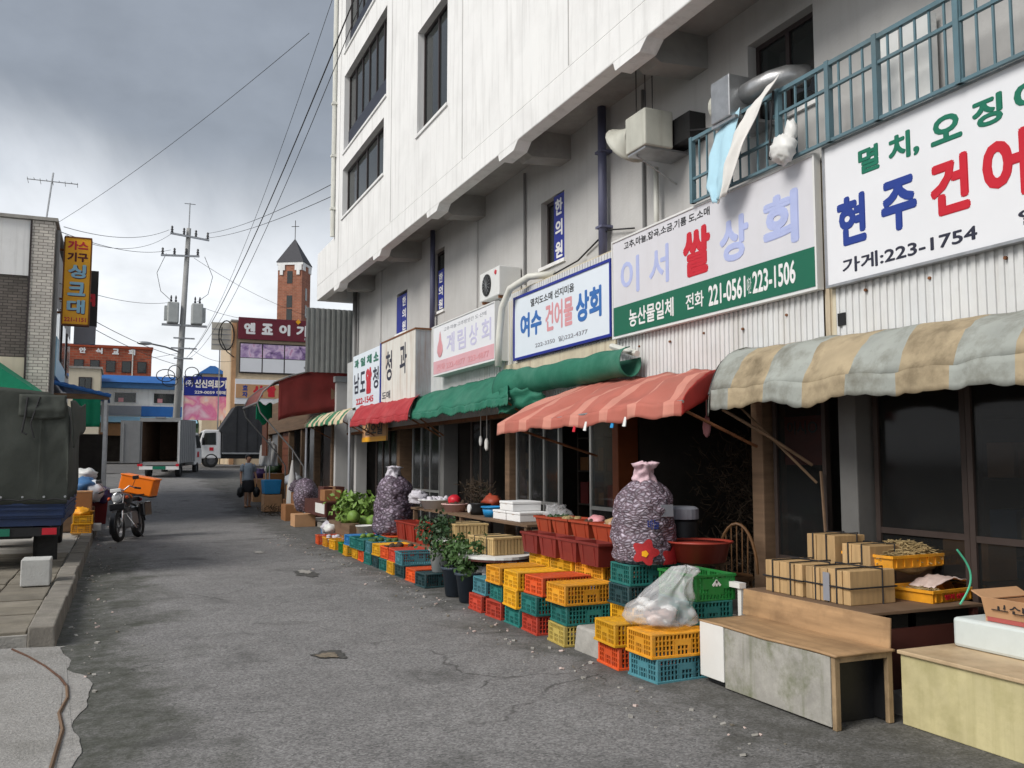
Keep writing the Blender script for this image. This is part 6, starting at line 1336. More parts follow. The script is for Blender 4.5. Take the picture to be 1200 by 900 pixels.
t = thing('carton', 'orange brown carton beside the truck on the kerb', 'carton', (-.62,20.7,.1)); MB().box(-.2,.18,-.18,.2,.45,.85).build('body', M['carton_dark'], t, bevel=.008); MB().box(-.205,.185,-.185,.205,.851,.88).build('lid', M['carton'], t, bevel=.004); MB().box(-.18,.16,-.16,.18,0,.45).build('lower_box', M['wood_box'], t)
t = thing('dark_red_box', 'dark red plastic box beside the orange brown carton', 'box', (-.38,22.0,.12)); MB().taper(-.2,.2,-.2,.2,.1,-.24,.24,-.24,.24,.8).build('body', M['box_darkred'], t, bevel=.01); MB().box(-.25,.25,-.25,.25,.801,.84).build('lid', M['box_darkred'], t, bevel=.01)
tag(MB().blob((-.6,20.2,.56), (.18,.2,.10), 18, 14, .6, 3.2, 21).build('yellow_bag', M['bag_yellow'], smooth=True), 'crumpled yellow plastic bag on the crates at the left kerb', 'bag')
tag(MB().box(-.4,-.25,20.6,20.95,.16,.3).build('white_carton', M['panel_white'], bevel=.01), 'small white box on the kerb by the motorcycle', 'box')

# ---------------------------------------------------------------- motorcycle (local: front towards -Y)
mo = thing('motorcycle', 'black delivery motorcycle with orange box, parked facing the camera', 'motorcycle', (.10,19.62,0), R(-20))
lean = R(7)
mo.rotation_euler = (0, lean*-1, R(-18))
wheel('front_wheel', mo, (0,-.02,.29), .29, .115, 'X', 18, .085, rim='moto_silver'); wheel('rear_wheel', mo, (0,1.22,.29), .29, .125, 'X', 18, .09, rim='moto_silver')
for s_ in (-1,1):
    MB().tube([(s_*.075,-.02,.29),(s_*.075,.06,.5),(s_*.075,.16,.78),(s_*.08,.22,.92)], [.024,.026,.022,.022], 8).build('fork_leg', M['chrome'], mo, smooth=True)
    MB().tube([(s_*.06,1.2,.3),(s_*.1,1.12,.66)], .026, 8).build('shock_absorber', M['moto_silver'], mo)
    MB().tube([(s_*.3,.26,1.03),(s_*.22,.22,1.08),(s_*.08,.22,.99),(0,.22,.98)], .013, 7).build('handlebar', M['moto_silver'], mo); MB().tube([(s_*.3,.26,1.03),(s_*.41,.3,1.0)], .019, 8).build('grip', M['rubber'], mo)
    mi = MB().obox((s_*.36,.2,1.23), (.12,.02,.075), (0,0,s_*.2)).build('mirror', M['black'], mo, bevel=.01); MB().tube([(s_*.27,.24,1.06),(s_*.35,.21,1.2)], .006, 5).build('mirror_stem', M['black'], mi)
    MB().blob((s_*.17,.15,.86), (.035,.045,.035), 10, 8, 0).build('turn_signal', CR['orange'], mo, smooth=True)
    MB().tube([(s_*.1,.62,.3),(s_*.22,.62,.28)], .014, 6).build('foot_peg', M['rubber'], mo)
    MB().tube([(s_*.06,.62,.42),(s_*.09,.3,.5),(s_*.2,.34,.3),(s_*.2,.5,.22),(s_*.08,.6,.26)], .012, 6).build('crash_bar', M['chrome'], mo)
b = MB(); b.lathe([(.001,-.06),(.07,-.05),(.098,.0),(.1,.02)], 20); b.v = [(x, .10 + z*-1 + .03, .86 + y) for x, y, z in b.v]; b.build('headlight_bowl', M['moto_black'], mo, smooth=True)
b = MB(); b.lathe([(.1,0),(.09,.02),(.05,.035),(.001,.04)], 20); b.v = [(x, .10 - z, .86 + y) for x, y, z in b.v]; b.build('headlight_lens', M['lens'], mo, smooth=True)
b = MB(); b.lathe([(.1,0),(.108,.012),(.1,.024)], 20); b.v = [(x, .11 - z, .86 + y) for x, y, z in b.v]; b.build('headlight_rim', M['chrome'], mo, smooth=True)
MB().box(-.09,.09,.1,.24,.96,1.04).build('gauge_cluster', M['chrome'], mo, bevel=.02); MB().box(-.1,.1,.02,.05,.98,1.05).build('headlight_visor', M['t_white'], mo, bevel=.01)
def fend(u, v, r0=.335, cy_=-.02):
    a = R(-20) + R(150)*u; return Vector(((v-.5)*.11, cy_ - r0*math.cos(a), .29 + r0*math.sin(a)))
MB().grid(fend, 16, 6).build('front_fender', M['moto_black'], mo, smooth=True, solid=.006)
def fend2(u, v): a = R(25) + R(150)*u; return Vector(((v-.5)*.14, 1.22 - .35*math.cos(a), .29 + .35*math.sin(a)))
MB().grid(fend2, 16, 6).build('rear_fender', M['moto_black'], mo, smooth=True, solid=.006)
MB().blob((0,.47,.82), (.17,.27,.14), 18, 12, .03).build('fuel_tank', M['moto_black'], mo, smooth=True); MB().box(-.12,.12,.66,1.18,.76,.84).build('seat', M['rubber'], mo, bevel=.03)
MB().box(-.18,.18,.34,.74,.24,.56).build('engine', M['moto_silver'], mo, bevel=.03); b = MB()
for i in range(6): b.box(-.1,.1,.34,.50,.54+.02*i,.548+.02*i)
b.build('cylinder_fins', M['moto_silver'], mo); MB().tube([(0,.2,.9),(0,.36,.68),(0,.4,.45)], .025).tube([(0,.24,.9),(0,.9,.72),(0,1.2,.66)], .022).tube([(.0,.72,.4),(0,1.22,.3)], .022).build('frame', M['moto_black'], mo)
MB().tube([(-.09,.4,.44),(-.14,.35,.26),(-.15,.6,.2),(-.15,1.0,.24),(-.15,1.42,.3)], [.02,.02,.022,.04,.042], 10).build('exhaust', M['chrome'], mo, smooth=True)
MB().tube([(.08,.6,.3),(.2,.62,.12),(.27,.64,.02)], .012, 6).build('kick_stand', M['black'], mo)
MB().box(-.26,.26,1.0,1.5,.86,.89).build('rear_rack', M['black'], mo); bxo = MB().obox((.10,1.25,1.07), (.68,.5,.34), (0,R(18),0)).build('delivery_box', M['orange_box'], mo, bevel=.02)
MB().obox((.16,1.25,1.245), (.71,.53,.035), (0,R(18),0)).build('box_lid', M['orange_box'], bxo, bevel=.012); MB().obox((.045,1.25,.892), (.66,.49,.02), (0,R(18),0)).build('box_base', M['rubber'], bxo)
MB().box(-.07,.07,1.52,1.54,.6,.72).build('number_plate', M['t_white'], mo); MB().blob((0,1.5,.78),(.06,.03,.04),10,8,0).build('tail_light', M['t_red'], mo)
for s_ in (-1,1): MB().box(s_*.16,s_*.27,.9,1.4,.42,.72).build('side_case', M['moto_black'], mo, bevel=.03)
MB().box(-.16,.16,.04,.12,.62,.76).build('fork_shroud', M['moto_black'], mo, bevel=.02)
# ---------------------------------------------------------------- walking woman (skinned body)
def person(loc, rz):
    t = thing('person', 'person in grey blue top and black skirt walking with black bags', 'person', loc, rz)
    J = {}; E = []; Rr = {}
    def v(k, p, r_, par=None): J[k] = p; Rr[k] = r_; (E.append((par, k)) if par else None)
    v('pel',(0,0,.88),.125); v('spine',(0,.0,1.06),.115,'pel'); v('chest',(0,.005,1.24),.13,'spine'); v('neck0',(0,.01,1.36),.06,'chest'); v('neck',(0,.0,1.41),.045,'neck0'); v('head0',(0,-.015,1.46),.075,'neck'); v('head1',(0,-.01,1.53),.088,'head0'); v('head2',(0,.0,1.58),.06,'head1')
    for s_, n in ((-1,'l'),(1,'r')):
        v('sh'+n,(s_*.15,.01,1.31),.06,'chest'); v('ua'+n,(s_*.19,.02,1.19),.048,'sh'+n); v('el'+n,(s_*.225,.03,1.06),.038,'ua'+n); v('fa'+n,(s_*.24,-.03,.93),.032,'el'+n); v('wr'+n,(s_*.25,-.07,.83),.022,'fa'+n); v('pa'+n,(s_*.252,-.08,.775),.03,'wr'+n)
        k = 1 if s_ < 0 else -1
        v('hip'+n,(s_*.085,-.02*k,.8),.105,'pel'); v('th'+n,(s_*.09,-.06*k,.62),.085,'hip'+n); v('kn'+n,(s_*.09,-.10*k,.45),.058,'th'+n); v('ca'+n,(s_*.09,-.08*k,.3),.055,'kn'+n); v('an'+n,(s_*.09,-.06*k + (.06 if k < 0 else 0),.08),.034,'ca'+n); v('he'+n,(s_*.09,-.09*k+ (.06 if k < 0 else 0),.035),.035,'an'+n); v('to'+n,(s_*.095,-.09*k-.13 + (.06 if k < 0 else 0),.025),.026,'he'+n)
    for s_, n in ((-1,'l'),(1,'r')):    # five curled fingers per hand
        for i, (dy, ln_, r_) in enumerate(((-.03,.06,.009),(-.012,.07,.009),(.006,.066,.009),(.022,.052,.008))):
            v(f'f{n}{i}a',(s_*.252,-.08+dy,.745),r_,'pa'+n); v(f'f{n}{i}b',(s_*.247,-.08+dy,.745-ln_*.5),r_*.9,f'f{n}{i}a'); v(f'f{n}{i}c',(s_*.228,-.08+dy,.745-ln_*.75),r_*.8,f'f{n}{i}b')
        v(f'th{n}a',(s_*.235,-.115,.78),.010,'pa'+n); v(f'th{n}b',(s_*.222,-.125,.745),.009,f'th{n}a')
    names = list(J); idx = {k: i for i, k in enumerate(names)}
    me = bpy.data.meshes.new('body'); me.from_pydata([J[k] for k in names], [(idx[a], idx[b_]) for a, b_ in E], []); 
    o = bpy.data.objects.new('body', me); COL.objects.link(o); o.parent = t
    md = o.modifiers.new('skin', 'SKIN'); md.use_smooth_shade = True
    for k in names: me.skin_vertices[0].data[idx[k]].radius = (Rr[k], Rr[k])
    me.skin_vertices[0].data[0].use_root = True
    sb = o.modifiers.new('sub', 'SUBSURF'); sb.levels = 2; sb.render_levels = 2
    me.materials.append(M['skin'])
    # clothes
    def ring(pts, n=20):
        b = MB(); k = len(pts)
        for (x, y, z, rx, ry) in pts:
            for j in range(n): a = 2*math.pi*j/n; q = 1 + .05*mnoise.noise(Vector((math.cos(a)*2, math.sin(a)*2, z*5))); b.v.append((x+rx*q*math.cos(a), y+ry*q*math.sin(a), z))
        for i in range(k-1):
            for j in range(n): b.f.append((i*n+j, i*n+(j+1)%n, (i+1)*n+(j+1)%n, (i+1)*n+j)); b.m.append(0)
        return b
    b = ring([(0,0,.80,.175,.14),(0,0,.9,.17,.135),(0,0,1.02,.15,.125),(0,.005,1.15,.16,.135),(0,.005,1.26,.17,.13),(0,.01,1.33,.15,.1),(0,.01,1.38,.075,.075)])
    b.build('shirt', M['shirt'], t, smooth=True, solid=.012)
    for s_ in (-1,1): MB().tube([(s_*.13,.01,1.32),(s_*.17,.015,1.26),(s_*.20,.02,1.17),(s_*.212,.025,1.12)], [.075,.072,.066,.064], 12).build('sleeve', M['shirt'], t, smooth=True)
    ring([(0,0,.86,.168,.135),(0,0,.76,.185,.155),(0,0,.62,.20,.185),(0,0,.47,.215,.21)]).build('skirt', M['skirt'], t, smooth=True, solid=.012)
    h = MB().blob((0,.018,1.555), (.098,.108,.105), 18, 14, .12, 4, 2); h.v = [(x, max(y, -.045) if z < 1.585 else y, max(z, 1.46)) for x, y, z in h.v]; h.build('hair', M['hair'], t, smooth=True)
    MB().blob((0,-.105,1.515), (.012,.018,.02), 8, 6, 0).build('nose', M['skin'], t, smooth=True)
    for s_ in (-1,1):
        MB().blob((s_*.032,-.092,1.535), (.012,.008,.007), 8, 6, 0).build('eye', M['hair'], t); MB().blob((s_*.09,0,1.52), (.012,.025,.032), 8, 6, 0).build('ear', M['skin'], t, smooth=True)
        MB().blob((s_*.093,(-.12 if s_ < 0 else .1),.022), (.05,.12,.03), 12, 8, .05).build('shoe', M['carton_dark'], t, smooth=True)
    MB().blob((0,-.098,1.475), (.022,.006,.006), 8, 6, 0).build('mouth', M['t_red'], t)
    return t
person((3.80,29.4,zg(29.4)-.0), R(10))
for i, (x, s_) in enumerate(((3.555,1),(4.045,-1))):
    t = thing('shopping_bag', ('black shopping bag in the hand nearer the road','black shopping bag in the hand nearer the stalls')[i], 'bag', (x,29.28,zg(29.4)+.33)); MB().blob((0,0,.14), (.11,.17,.16), 14, 10, .25, 3, i).build('body', M['black'], t, smooth=True); MB().tube([(0,-.06,.26),(0,-.03,.38),(0,.03,.4),(0,.06,.26)], .012, 6).build('handle', M['black'], t)
# ---------------------------------------------------------------- box truck with open doors
bt = thing('box_truck', 'small white box truck seen from behind with both rear doors open', 'truck', (1.66,41.0,zg(41.0)-.02), R(-16))
bt.rotation_euler = (R(1.6), 0, R(-16))
hw_, z0, z1, ln_ = .80, .62, 2.48, 3.1
MB().box(-hw_,hw_,0,ln_,z0,z0+.06).box(-hw_,hw_,0,ln_,z1-.06,z1).box(-hw_,-hw_+.05,0,ln_,z0+.06,z1-.06).box(hw_-.05,hw_,0,ln_,z0+.06,z1-.06).box(-hw_+.05,hw_-.05,ln_-.05,ln_,z0+.06,z1-.06).build('cargo_box', M['truck_grey'], bt)
MB().box(-hw_+.052,hw_-.052,.04,ln_-.06,z0+.062,z0+.07).box(-hw_+.052,-hw_+.06,.04,ln_-.06,z0+.08,z1-.07).box(hw_-.06,hw_-.052,.04,ln_-.06,z0+.08,z1-.07).box(-hw_+.07,hw_-.07,ln_-.07,ln_-.06,z0+.08,z1-.07).build('lining', M['truck_int'], bt)
b = MB(); b.box(-hw_-.02,hw_+.02,-.04,-.001,z1-.1,z1+.04).box(-hw_-.02,-hw_+.07,-.04,-.001,z0,z1-.1).box(hw_-.07,hw_+.02,-.04,-.001,z0,z1-.1).box(-hw_-.02,hw_+.02,-.05,-.001,z0-.08,z0).build('door_frame', M['truck_grey'], bt)
for i in range(8): MB().box(hw_,hw_+.012,.2+.36*i,.26+.36*i,z0+.02,z1-.02).build('side_rib', M['truck_grey'], bt)
for s_, a in ((-1,14),(1,-78)):
    d = MB().box(0,.76*s_*1,-.02,.02,z0+.02,z1-.06).build('rear_door', M['truck_grey' if s_ < 0 else 'truck_white'], bt, loc=(s_*hw_,-.06,0), rot=(0,0,R(a if s_ > 0 else a)))
    MB().cyl((.66*s_,-.05,z0+.1),(.66*s_,-.05,z1-.15),.014,n=6).build('lock_bar', M['galv'], d)
MB().box(-.35,.35,.1,4.7,.42,.6).build('chassis', M['black'], bt); MB().box(-hw_,hw_,-.08,.0,.36,.5).build('rear_bumper', M['truck_white'], bt); MB().box(-.26,.26,-.092,-.081,.37,.5).build('number_plate', M['t_green'], bt)
for s_ in (-1,1):
    MB().box(s_*.78-.1,s_*.78+.1 if s_ < 0 else s_*.78+.02,-.09,-.02,.5,.6).build('tail_light', M['t_red'], bt); wheel('rear_wheel', bt, (s_*.62,.75,.29), .29, .2); wheel('front_wheel', bt, (s_*.68,3.75,.29), .29, .18)
MB().box(-.76,.76,3.2,4.75,.45,1.2).taper(-.76,.76,3.2,4.75,1.2,-.68,.68,3.25,4.3,1.92).build('cab', M['truck_white'], bt, bevel=.05); MB().taper(.755,.765,3.55,4.55,1.22,.69,.70,3.6,4.25,1.82).build('side_window', M['glass_dark'], bt); MB().box(-.6,.6,3.19,3.2,1.3,1.8).build('rear_window', M['glass_dark'], bt)
MB().box(.82,.95,4.45,4.5,1.35,1.7).build('mirror', M['black'], bt); MB().box(.765,.768,3.7,4.1,.8,1.05).build('door_emblem', M['t_red'], bt); MB().box(-hw_-.03,hw_+.03,-.02,.15,z1+.04,z1+.07).box(-.2,.2,-.06,.04,z1+.041,z1+.1).build('roof_edge', M['galv'], bt)
# ---------------------------------------------------------------- black covered truck crossing the junction
kt = thing('covered_truck', 'white cab truck with a black covered load crossing the junction', 'truck', (6.5,49.2,zg(49.2)), world=True); g = zg(49.2)
b = MB(); pf = [(4.9,1.75),(4.72,1.86),(5.5,3.12),(5.62,3.18),(9.8,3.2),(9.82,.75),(4.9,.75)]; n = len(pf)
b.add([(x,48.3,g+z) for x,z in pf]+[(x,50.1,g+z) for x,z in pf], [tuple(range(n-1,-1,-1)),tuple(range(n,2*n))]+[(i,(i+1)%n,n+(i+1)%n,n+i) for i in range(n)]); b.build('black_cover', M['tarp_black'], kt, bevel=.03)
for i in range(8): MB().box(5.6+.52*i,5.63+.52*i,48.285,48.3,g+.8,g+3.1).build('cover_seam', M['black'], kt)
b = MB(); pf = [(3.8,.45),(3.76,1.05),(3.98,1.85),(4.08,1.92),(4.86,1.92),(4.88,.45)]; n = len(pf)
b.add([(x,48.4,g+z) for x,z in pf]+[(x,50.0,g+z) for x,z in pf], [tuple(range(n-1,-1,-1)),tuple(range(n,2*n))]+[(i,(i+1)%n,n+(i+1)%n,n+i) for i in range(n)]); b.build('cab', M['truck_white'], kt, bevel=.05)
b = MB(); pf = [(3.93,1.15),(4.06,1.75),(4.6,1.78),(4.62,1.15)]; b.add([(x,48.39,g+z) for x,z in pf]+[(x,48.399,g+z) for x,z in pf], [(3,2,1,0),(4,5,6,7),(0,1,5,4),(1,2,6,5),(2,3,7,6),(3,0,4,7)]); b.build('side_window', M['glass_dark'], kt)
b = MB(); b.add([(3.765,48.5,g+1.12),(3.765,49.9,g+1.12),(3.95,49.9,g+1.8),(3.95,48.5,g+1.8)], [(0,1,2,3)]); b.build('windscreen', M['glass_dark'], kt); MB().box(3.7,3.74,48.15,48.3,g+1.2,g+1.6).tube([(3.8,48.35,g+1.7),(3.72,48.22,g+1.6)], .02).build('mirror', M['black'], kt)
MB().box(4.3,4.5,48.385,48.398,g+.85,g+1.02).build('door_emblem', M['t_red'], kt); MB().box(4.0,9.6,48.6,49.8,g+.45,g+.74).build('chassis', M['black'], kt); MB().box(4.9,9.8,48.28,48.3,g+.68,g+.76).build('side_rail', M['galv'], kt)
for x in (4.4,7.6,8.6):
    for y in (48.5,49.9): wheel('wheel', kt, (x-6.5,y-49.2,.36), .36, .22, 'Y')
# ---------------------------------------------------------------- buildings beyond the junction
def bl(name, label, loc): return thing(name, label, 'building', loc, world=True)
b1 = bl('blue_roof_building', 'white building with a blue metal roof edge beyond the box truck', (1.5,64,zg(62))); 
MB().box(-1.2,4.6,62.0,67,1.5,6.2).build('wall', M['white_wall'], b1); MB().box(-1.5,4.9,61.6,67.2,6.2,6.55).build('fascia_board', M['bag_blue'], b1); MB().taper(-1.5,4.9,61.5,67.3,6.56,-1.3,4.7,62.8,66,7.1).build('roof', M['roof_blue'], b1)
for x0, x1 in ((-.35,1.05),(1.95,3.7)):
    w_ = MB().box(x0,x1,61.95,62.0,5.25,6.0).build('window', M['truck_white'], b1, bevel=.05); MB().box(x0+.08,x1-.08,61.93,61.95,5.32,5.93).build('pane', M['glass_dark'], w_); MB().box(x0+.3,x0+.6,61.92,61.93,5.34,5.6).build('sticker', M['t_pink'], w_)
MB().box(-1.2,1.3,61.9,61.99,4.5,5.1).build('grey_band', M['t_greyt'], b1); MB().box(1.31,4.6,61.9,61.99,4.45,5.1).build('blue_band', M['roof_blue'], b1)
MB().taper(-1.3,4.6,60.2,62,4.0,-1.2,4.6,61.6,62,4.4).build('shop_awning', M['t_ltblue'], b1); MB().box(-1.2,1.5,61.2,61.3,3.2,3.95).build('shop_curtain', M['carton'], b1); MB().box(-1.1,4.5,61.95,61.98,1.6,3.9).build('opening_shade', M['interior'], b1)  # dark sheet on the solid wall paints the shade of a shop opening
b2 = bl('cream_house', 'small cream house with one window behind the lean to', (-1.9,58,1.4)); MB().box(-3.2,-1.05,58,61.9,1.4,7.0).build('wall', M['cream_wall'], b2); MB().box(-3.3,-.95,57.9,62,7.0,7.12).build('roof', M['concrete'], b2); w_ = MB().box(-2.2,-1.5,57.96,58,5.75,6.5).build('window', M['dark_frame'], b2); MB().box(-2.14,-1.88,57.945,57.96,5.8,6.45).box(-1.84,-1.56,57.945,57.96,5.8,6.45).build('pane', M['glass_dark'], w_)
b3 = bl('brick_building', 'orange brick building with white letters on its roof edge', (-.5,88,1.6)); MB().box(-5.5,2.5,85,95,1.6,11.4).build('wall', M['far_brick'], b3); MB().box(-5.6,2.6,84.9,95.1,11.4,11.62).build('parapet', M['brickred'], b3)
for i in range(6):
    x = -4.9+1.25*i; w_ = MB().box(x,x+.75,84.95,85,9.3,10.3).build('window', M['dark_frame'], b3); MB().box(x+.06,x+.69,84.93,84.95,9.36,10.24).build('pane', M['glass_dark'], w_)
for i, c in enumerate('안식교회'): TY(c, -3.3+1.3*i, -2.75+1.3*i, 10.85, 11.35, 't_white', b3, 84.95, .06)
MB().box(.9,1.0,84.92,85,8,11.4).build('drain_pipe', M['pipe_white'], b3)
b4 = bl('tiled_shop_building', 'beige tiled building with a maroon sign across its top', (8.5,56,1.45)); 
MB().box(5.85,14,54.0,60,1.4,9.7).build('wall', M['beige_tile'], b4); MB().box(5.8,14.1,53.9,60,9.7,9.8).build('coping', M['concrete'], b4); MB().box(5.88,6.12,53.92,54,1.4,9.6).build('corner_pier', M['carton'], b4)
ms = MB().box(6.2,11.2,53.75,53.95,8.68,9.95).build('maroon_sign', M['maroon'], b4)
for i, c in enumerate('엔죠이기'): TY(c, 6.5+1.0*i, 7.15+1.0*i, 8.98, 9.65, 't_white', ms, 53.75, .06)
MB().obox((9.6,53.72,9.85), (.22,.04,.22), (0,R(45),0)).build('yellow_mark', M['sign_yellow'], ms)
wf = MB().box(6.3,10.2,53.9,53.96,6.7,8.5).build('window', M['dark_frame'], b4)
for i in range(3): x = 6.36+1.27*i; MB().box(x,x+1.2,53.87,53.9,7.62,8.42).build('poster', M['print_purple'], wf); MB().box(x,x+1.2,53.87,53.9,6.78,7.58).build('pane', M['sign_white'], wf)
ys2 = MB().box(6.1,10.5,53.8,53.98,4.9,6.35).build('lower_sign', M['sign_white'], b4); MB().box(6.14,10.4,53.77,53.8,5.25,6.05).build('yellow_band', M['carton'], ys2); TY('효', 6.5, 6.8, 5.68, 6.0, 't_blue', ys2, 53.77, .05); TY('자', 6.5, 6.8, 5.3, 5.62, 't_blue', ys2, 53.77, .05); TY('신', 7.1, 7.65, 5.33, 6.0, 't_red', ys2, 53.77, .08); TY('발', 7.9, 8.4, 5.33, 6.0, 't_red', ys2, 53.77, .08)
sh = thing('ribbed_board', 'faded cream ribbed panel with a black hose loop beside the maroon sign', 'panel', (5.3,54.1,7.8), world=True); MB().box(4.75,5.82,54.05,54.12,8.0,9.6).build('panel', M['tint_sheet'], sh)
for z in (8.3,8.6,8.9,9.2): MB().box(4.75,5.82,54.03,54.05,z,z+.03).build('rib', M['t_greyt'], sh)
MB().tube([(5.55+.42*math.sin(a)*(1 if True else 0), 53.9, 8.85+.85*math.cos(a)) for a in [2*math.pi*i/24 for i in range(25)]], .035, 6).tube([(5.3,53.9,9.3),(5.25,53.9,8.6),(5.6,53.9,7.9),(6.0,53.9,7.6)], .03, 6).build('hose_loop', M['hose'], sh); MB().box(5.2,5.26,54.12,54.2,1.4,8.0).build('post', M['galv'], sh)
# blue billboard
bb = thing('billboard', 'blue topped billboard with white letters and a pink picture below', 'billboard', (4.8,56,1.4), world=True)
MB().box(3.45,6.1,56,56.12,4.02,5.45).build('picture_panel', M['print_pink'], bb); MB().box(3.45,6.1,55.98,56.12,5.46,6.6).build('title_panel', M['band_blue'], bb); MB().box(3.4,3.449,55.95,56.15,4.0,6.62).build('frame_side', M['white_metal'], bb); MB().box(6.101,6.15,55.95,56.15,4.0,6.62).build('frame_side', M['white_metal'], bb)
TY('(주)', 3.55, 3.95, 5.95, 6.35, 't_white', bb, 55.98, .03); TY('신신의료기', 4.05, 5.85, 5.92, 6.42, 't_white', bb, 55.98, .05); TY('229-0059 매매', 4.05, 5.8, 5.56, 5.78, 't_white', bb, 55.98, .03)
for x in (3.7,5.9): MB().box(x-.06,x+.06,56.13,56.2,1.4,6.5).build('post', M['galv'], bb)
hh = bl('small_house', 'low house with a small blue roof peeping over the billboard', (5,60,1.4)); MB().box(4.7,5.8,58.5,61,1.4,7.0).build('wall', M['cream_wall'], hh); MB().taper(4.4,6.1,58.2,61.3,7.0,5.1,5.4,58.4,61,7.5).build('roof', M['roof_blue'], hh)
# church tower
chx = thing('church_tower', 'slim red brick church tower with a dark pointed roof', 'tower', (20.2,116.5,1.6), R(-30)); W2 = 1.6
MB().box(-W2,W2,-W2,W2,0,25.0).build('shaft', M['tower_brick'], chx); MB().box(-W2-.12,W2+.12,-W2-.12,W2+.12,25.0,25.35).build('cornice', M['white_wall'], chx); b = MB(); r_ = W2+.2
b.add([(-r_,-r_,25.36),(r_,-r_,25.36),(r_,r_,25.36),(-r_,r_,25.36),(0,0,28.8)], [(0,1,4),(1,2,4),(2,3,4),(3,0,4),(3,2,1,0)]); b.build('spire', M['roof_slate'], chx); MB().cyl((0,0,28.7),(0,0,31.2),.05,n=6).build('finial', M['dark_frame'], chx); MB().cyl((-.5,0,30.4),(.5,0,30.4),.04,n=6).build('cross_arm', M['dark_frame'], chx)
for s_ in (-1,1):
    MB().box(s_*1.1-.45,s_*1.1+.45,-W2-.14,-W2,24.3,24.99).box(s_*1.1-.2,s_*1.1+.2,-W2-.14,-W2,23.7,24.3).build('corbel', M['white_wall'], chx)
    MB().box(W2,W2+.14,s_*1.1-.45,s_*1.1+.45,24.3,24.99).build('corbel', M['white_wall'], chx)
MB().box(-.35,.35,-W2-.03,-W2,22.6,24.2).build('window', M['glass_dark'], chx)
for i in range(5): w_ = MB().box(-.36,.36,-W2-.03,-W2,12.5+1.75*i,14.05+1.75*i).build('window', M['glass_dark'], chx)
for i in range(4): MB().box(W2,W2+.03,-.35,.35,14+2.2*i,15.6+2.2*i).build('window', M['glass_dark'], chx)
# wooded hill behind
hl = MB()
def hillf(u, v): 
    x = -140 + 420*u; y = 190 + 120*v; return Vector((x, y, 1.6 + (13 + 7*mnoise.noise(Vector((u*6, v*2, 1)))) * math.sin(math.pi*min(1, v*.9+.05)) + 2.0*mnoise.noise(Vector((u*60, v*10, 3))) + 1.0*mnoise.noise(Vector((u*160, v*25, 3)))))
hl.grid(hillf, 220, 14); struct(hl.build('hill', M['hill']))
fo = MB(); rnd = random.Random(4)
for i in range(4200):
    u = rnd.random(); v = rnd.random()*.55; p = hillf(u, v); s_ = rnd.uniform(.7,1.7)
    fo.obox(p+Vector((0,0,rnd.uniform(0,2.2))), (s_,s_,s_*.7), (rnd.uniform(0,3),rnd.uniform(0,3),rnd.uniform(0,3)))
wd = fo.build('far_wood', M['hill']); wd['kind'] = 'stuff'; tag(wd, 'dark green far wood along the hill behind the roofs', 'wood')

# ---------------------------------------------------------------- utility pole, transformers and wires
PX_, PY_ = 2.78, 47.0; gz = zg(47)
up_ = thing('utility_pole', 'concrete utility pole with crossarms and two transformers beyond the box truck', 'utility pole', (PX_,PY_,gz), world=True)
MB().cyl((PX_-.27,PY_,gz-.3),(PX_+.12,PY_,13.2),.19,.11,n=14).build('shaft', M['pole_conc'], up_, smooth=True); MB().cyl((PX_+.12,PY_,13.1),(PX_+.14,PY_,14.5),.03,n=6).cyl((PX_-.12,PY_,14.45),(PX_+.4,PY_,14.45),.02,n=5).build('top_rod', M['galv'], up_)
for z, x0, x1, tl in ((12.75,-.85,1.0,-.22),(11.75,-1.25,.55,.0)):
    MB().obox((PX_+.1+(x0+x1)/2,PY_-.14,z), (x1-x0,.09,.09), (0,R(6 if z > 12 else -3),0)).build('crossarm', M['galv'], up_)
    for k in range(4):
        x = PX_+.1 + x0 + (x1-x0)*(k+.15)/3.3; dz = -(x-PX_-.1)*.1 if z > 12 else (x-PX_-.1)*.05; MB().lathe([(.03,0),(.07,.06),(.04,.1),(.075,.16),(.04,.22),(.06,.3),(.02,.36)], 10, (x,PY_-.14,z+.04+dz)).build('insulator', M['insul'], up_, smooth=True)
for s_ in (-1,1):
    tr_ = MB().box(PX_+.06+s_*.56-.27,PX_+.06+s_*.56+.27,PY_-.35,PY_+.2,8.35,9.4).build('transformer', M['transf'], up_, bevel=.06)
    for k in (-.1,.12): MB().lathe([(.04,0),(.06,.08),(.03,.14),(.05,.22),(.02,.34)], 8, (PX_+.06+s_*.56+k,PY_-.05,9.42)).build('bushing', M['insul'], tr_)
    for k in range(5): MB().box(PX_+.06+s_*.56+s_*.275,PX_+.06+s_*.56+s_*.40,PY_-.25+.09*k,PY_-.22+.09*k,8.5,9.2).build('cooling_fin', M['transf'], tr_)
MB().box(PX_-1.0,PX_+1.1,PY_-.12,PY_+.02,8.24,8.34).build('transformer_arm', M['galv'], up_)
for z, w_ in ((7.6,.9),(7.1,1.1),(6.6,.8)): MB().box(PX_-w_*.5,PX_+w_*.6,PY_-.2,PY_-.14,z,z+.07).build('bracket', M['galv'], up_)
lp = MB().tube([(PX_,PY_-.1,6.9),(PX_-.8,PY_-.3,7.15),(PX_-1.5,PY_-.5,7.25)], .04, 6).build('lamp_arm', M['galv'], up_); MB().blob((PX_-1.75,PY_-.55,7.25), (.35,.16,.09), 12, 8, 0).build('lamp_head', M['galv'], lp, smooth=True)
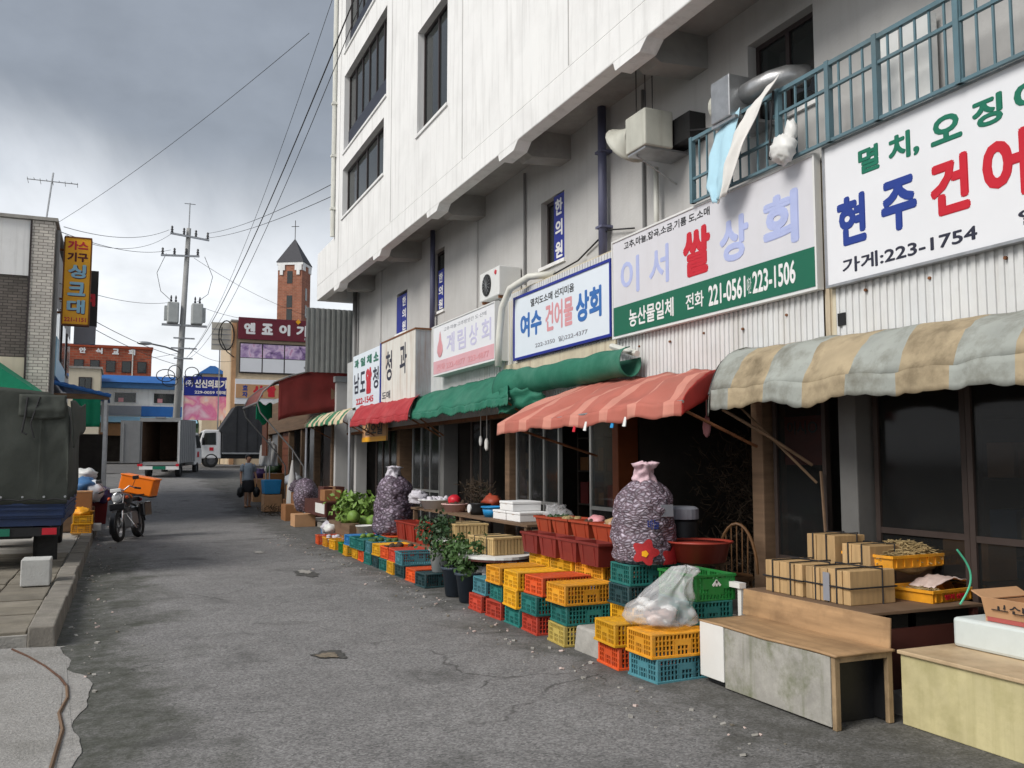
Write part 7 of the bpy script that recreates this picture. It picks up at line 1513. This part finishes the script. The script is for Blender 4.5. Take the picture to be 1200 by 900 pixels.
for k in range(6): MB().tube([(PX_+(-.75,-.35,-.55,.45,.7,.3)[k]+(.42,.3,.36,.32,.26,.22)[k]*math.cos(a), PY_-.3-.03*k, (5.75,5.9,5.5,5.9,5.6,5.5)[k]+(.3,.36,.28,.3,.26,.24)[k]*math.sin(a)) for a in [2*math.pi*i/16 for i in range(17)]], .022, 5).build('cable_coil', M['cable'], up_)
for s_ in (-1,1): MB().tube([(PX_+s_*.9,PY_-.14,11.8),(PX_+s_*1.3,PY_-.2,10.8),(PX_+s_*1.1,PY_-.2,9.9),(PX_+s_*.62,PY_-.1,9.5)], .014, 5).build('drop_wire', M['cable'], up_)
def wire(label, p0, p1, sag, r_=.016, n=18):
    p0 = Vector(p0); p1 = Vector(p1)
    o = MB().tube([p0*(1-i/n)+p1*(i/n)+Vector((0,0,-sag*4*(i/n)*(1-i/n))) for i in range(n+1)], [r_*.7]*(n+1), 5).build('overhead_wire', M['cable'], smooth=True); tag(o, label, 'wire', 'overhead wires')
wire('thick service cable sloping up from the pole towards the white building, lowest', (PX_+.2,PY_-.2,6.7), (2.83,12,8.05), .75, .016)
wire('service cable sloping up from the pole beside the thick one', (PX_+.3,PY_-.2,6.65), (3.07,12.5,8.35), 1.0, .010); wire('thin service cable sloping up nearest the white building', (PX_+.35,PY_-.2,6.9), (3.79,18,11.2), 1.0, .009)
wire('long wire from the tiled corner building rising across the sky', (-1.55,25,7.6), (2.58,14,8.4), .15, .007)
wire('upper line from the pole to the white building corner', (PX_+1.0,PY_-.14,13.0), (4.55,21.4,8.3), .2, .013); wire('lower line from the pole to the white building corner', (PX_+.9,PY_-.14,12.75), (4.55,21.4,8.0), .2, .013)
wire('line from the corner building to the pole top', (-1.6,26,7.6), (PX_-.7,PY_-.14,12.0), .3, .014); wire('line from the yellow sign height to the upper crossarm', (-1.6,28,8.2), (PX_-.8,PY_-.14,13.0), .35, .014); wire('second line from the corner building to the upper crossarm', (-1.6,29,8.2), (PX_-.6,PY_-.14,12.9), .6, .012)
wire('line from the corner building to the transformer', (-1.6,27,6.4), (PX_-.6,PY_-.1,9.4), .25, .013); wire('low line from the dark sign down to the pole foot', (-1.6,27.5,6.0), (PX_-.1,PY_-.1,6.7), .2, .016); wire('second low line from the dark sign to the pole foot', (-1.6,27.7,5.8), (PX_-.1,PY_-.1,6.3), .2, .016); wire('line from the pole foot past the brick building', (PX_-.2,PY_,6.9), (-6,70,8.5), .4, .014)
wire('line from the transformer to the maroon signed building', (PX_+.7,PY_-.1,9.3), (8.4,53.9,9.9), .25, .014); wire('line from the upper crossarm down to the maroon signed building', (PX_+.4,PY_-.1,11.7), (10.5,53.9,10.2), .3, .014); wire('lower line from the pole to the beige building', (PX_+.3,PY_-.1,7.2), (6.0,53.9,7.4), .3, .014)
flush_lettering()
for o in bpy.data.objects:
    if '_w' in o: del o['_w']
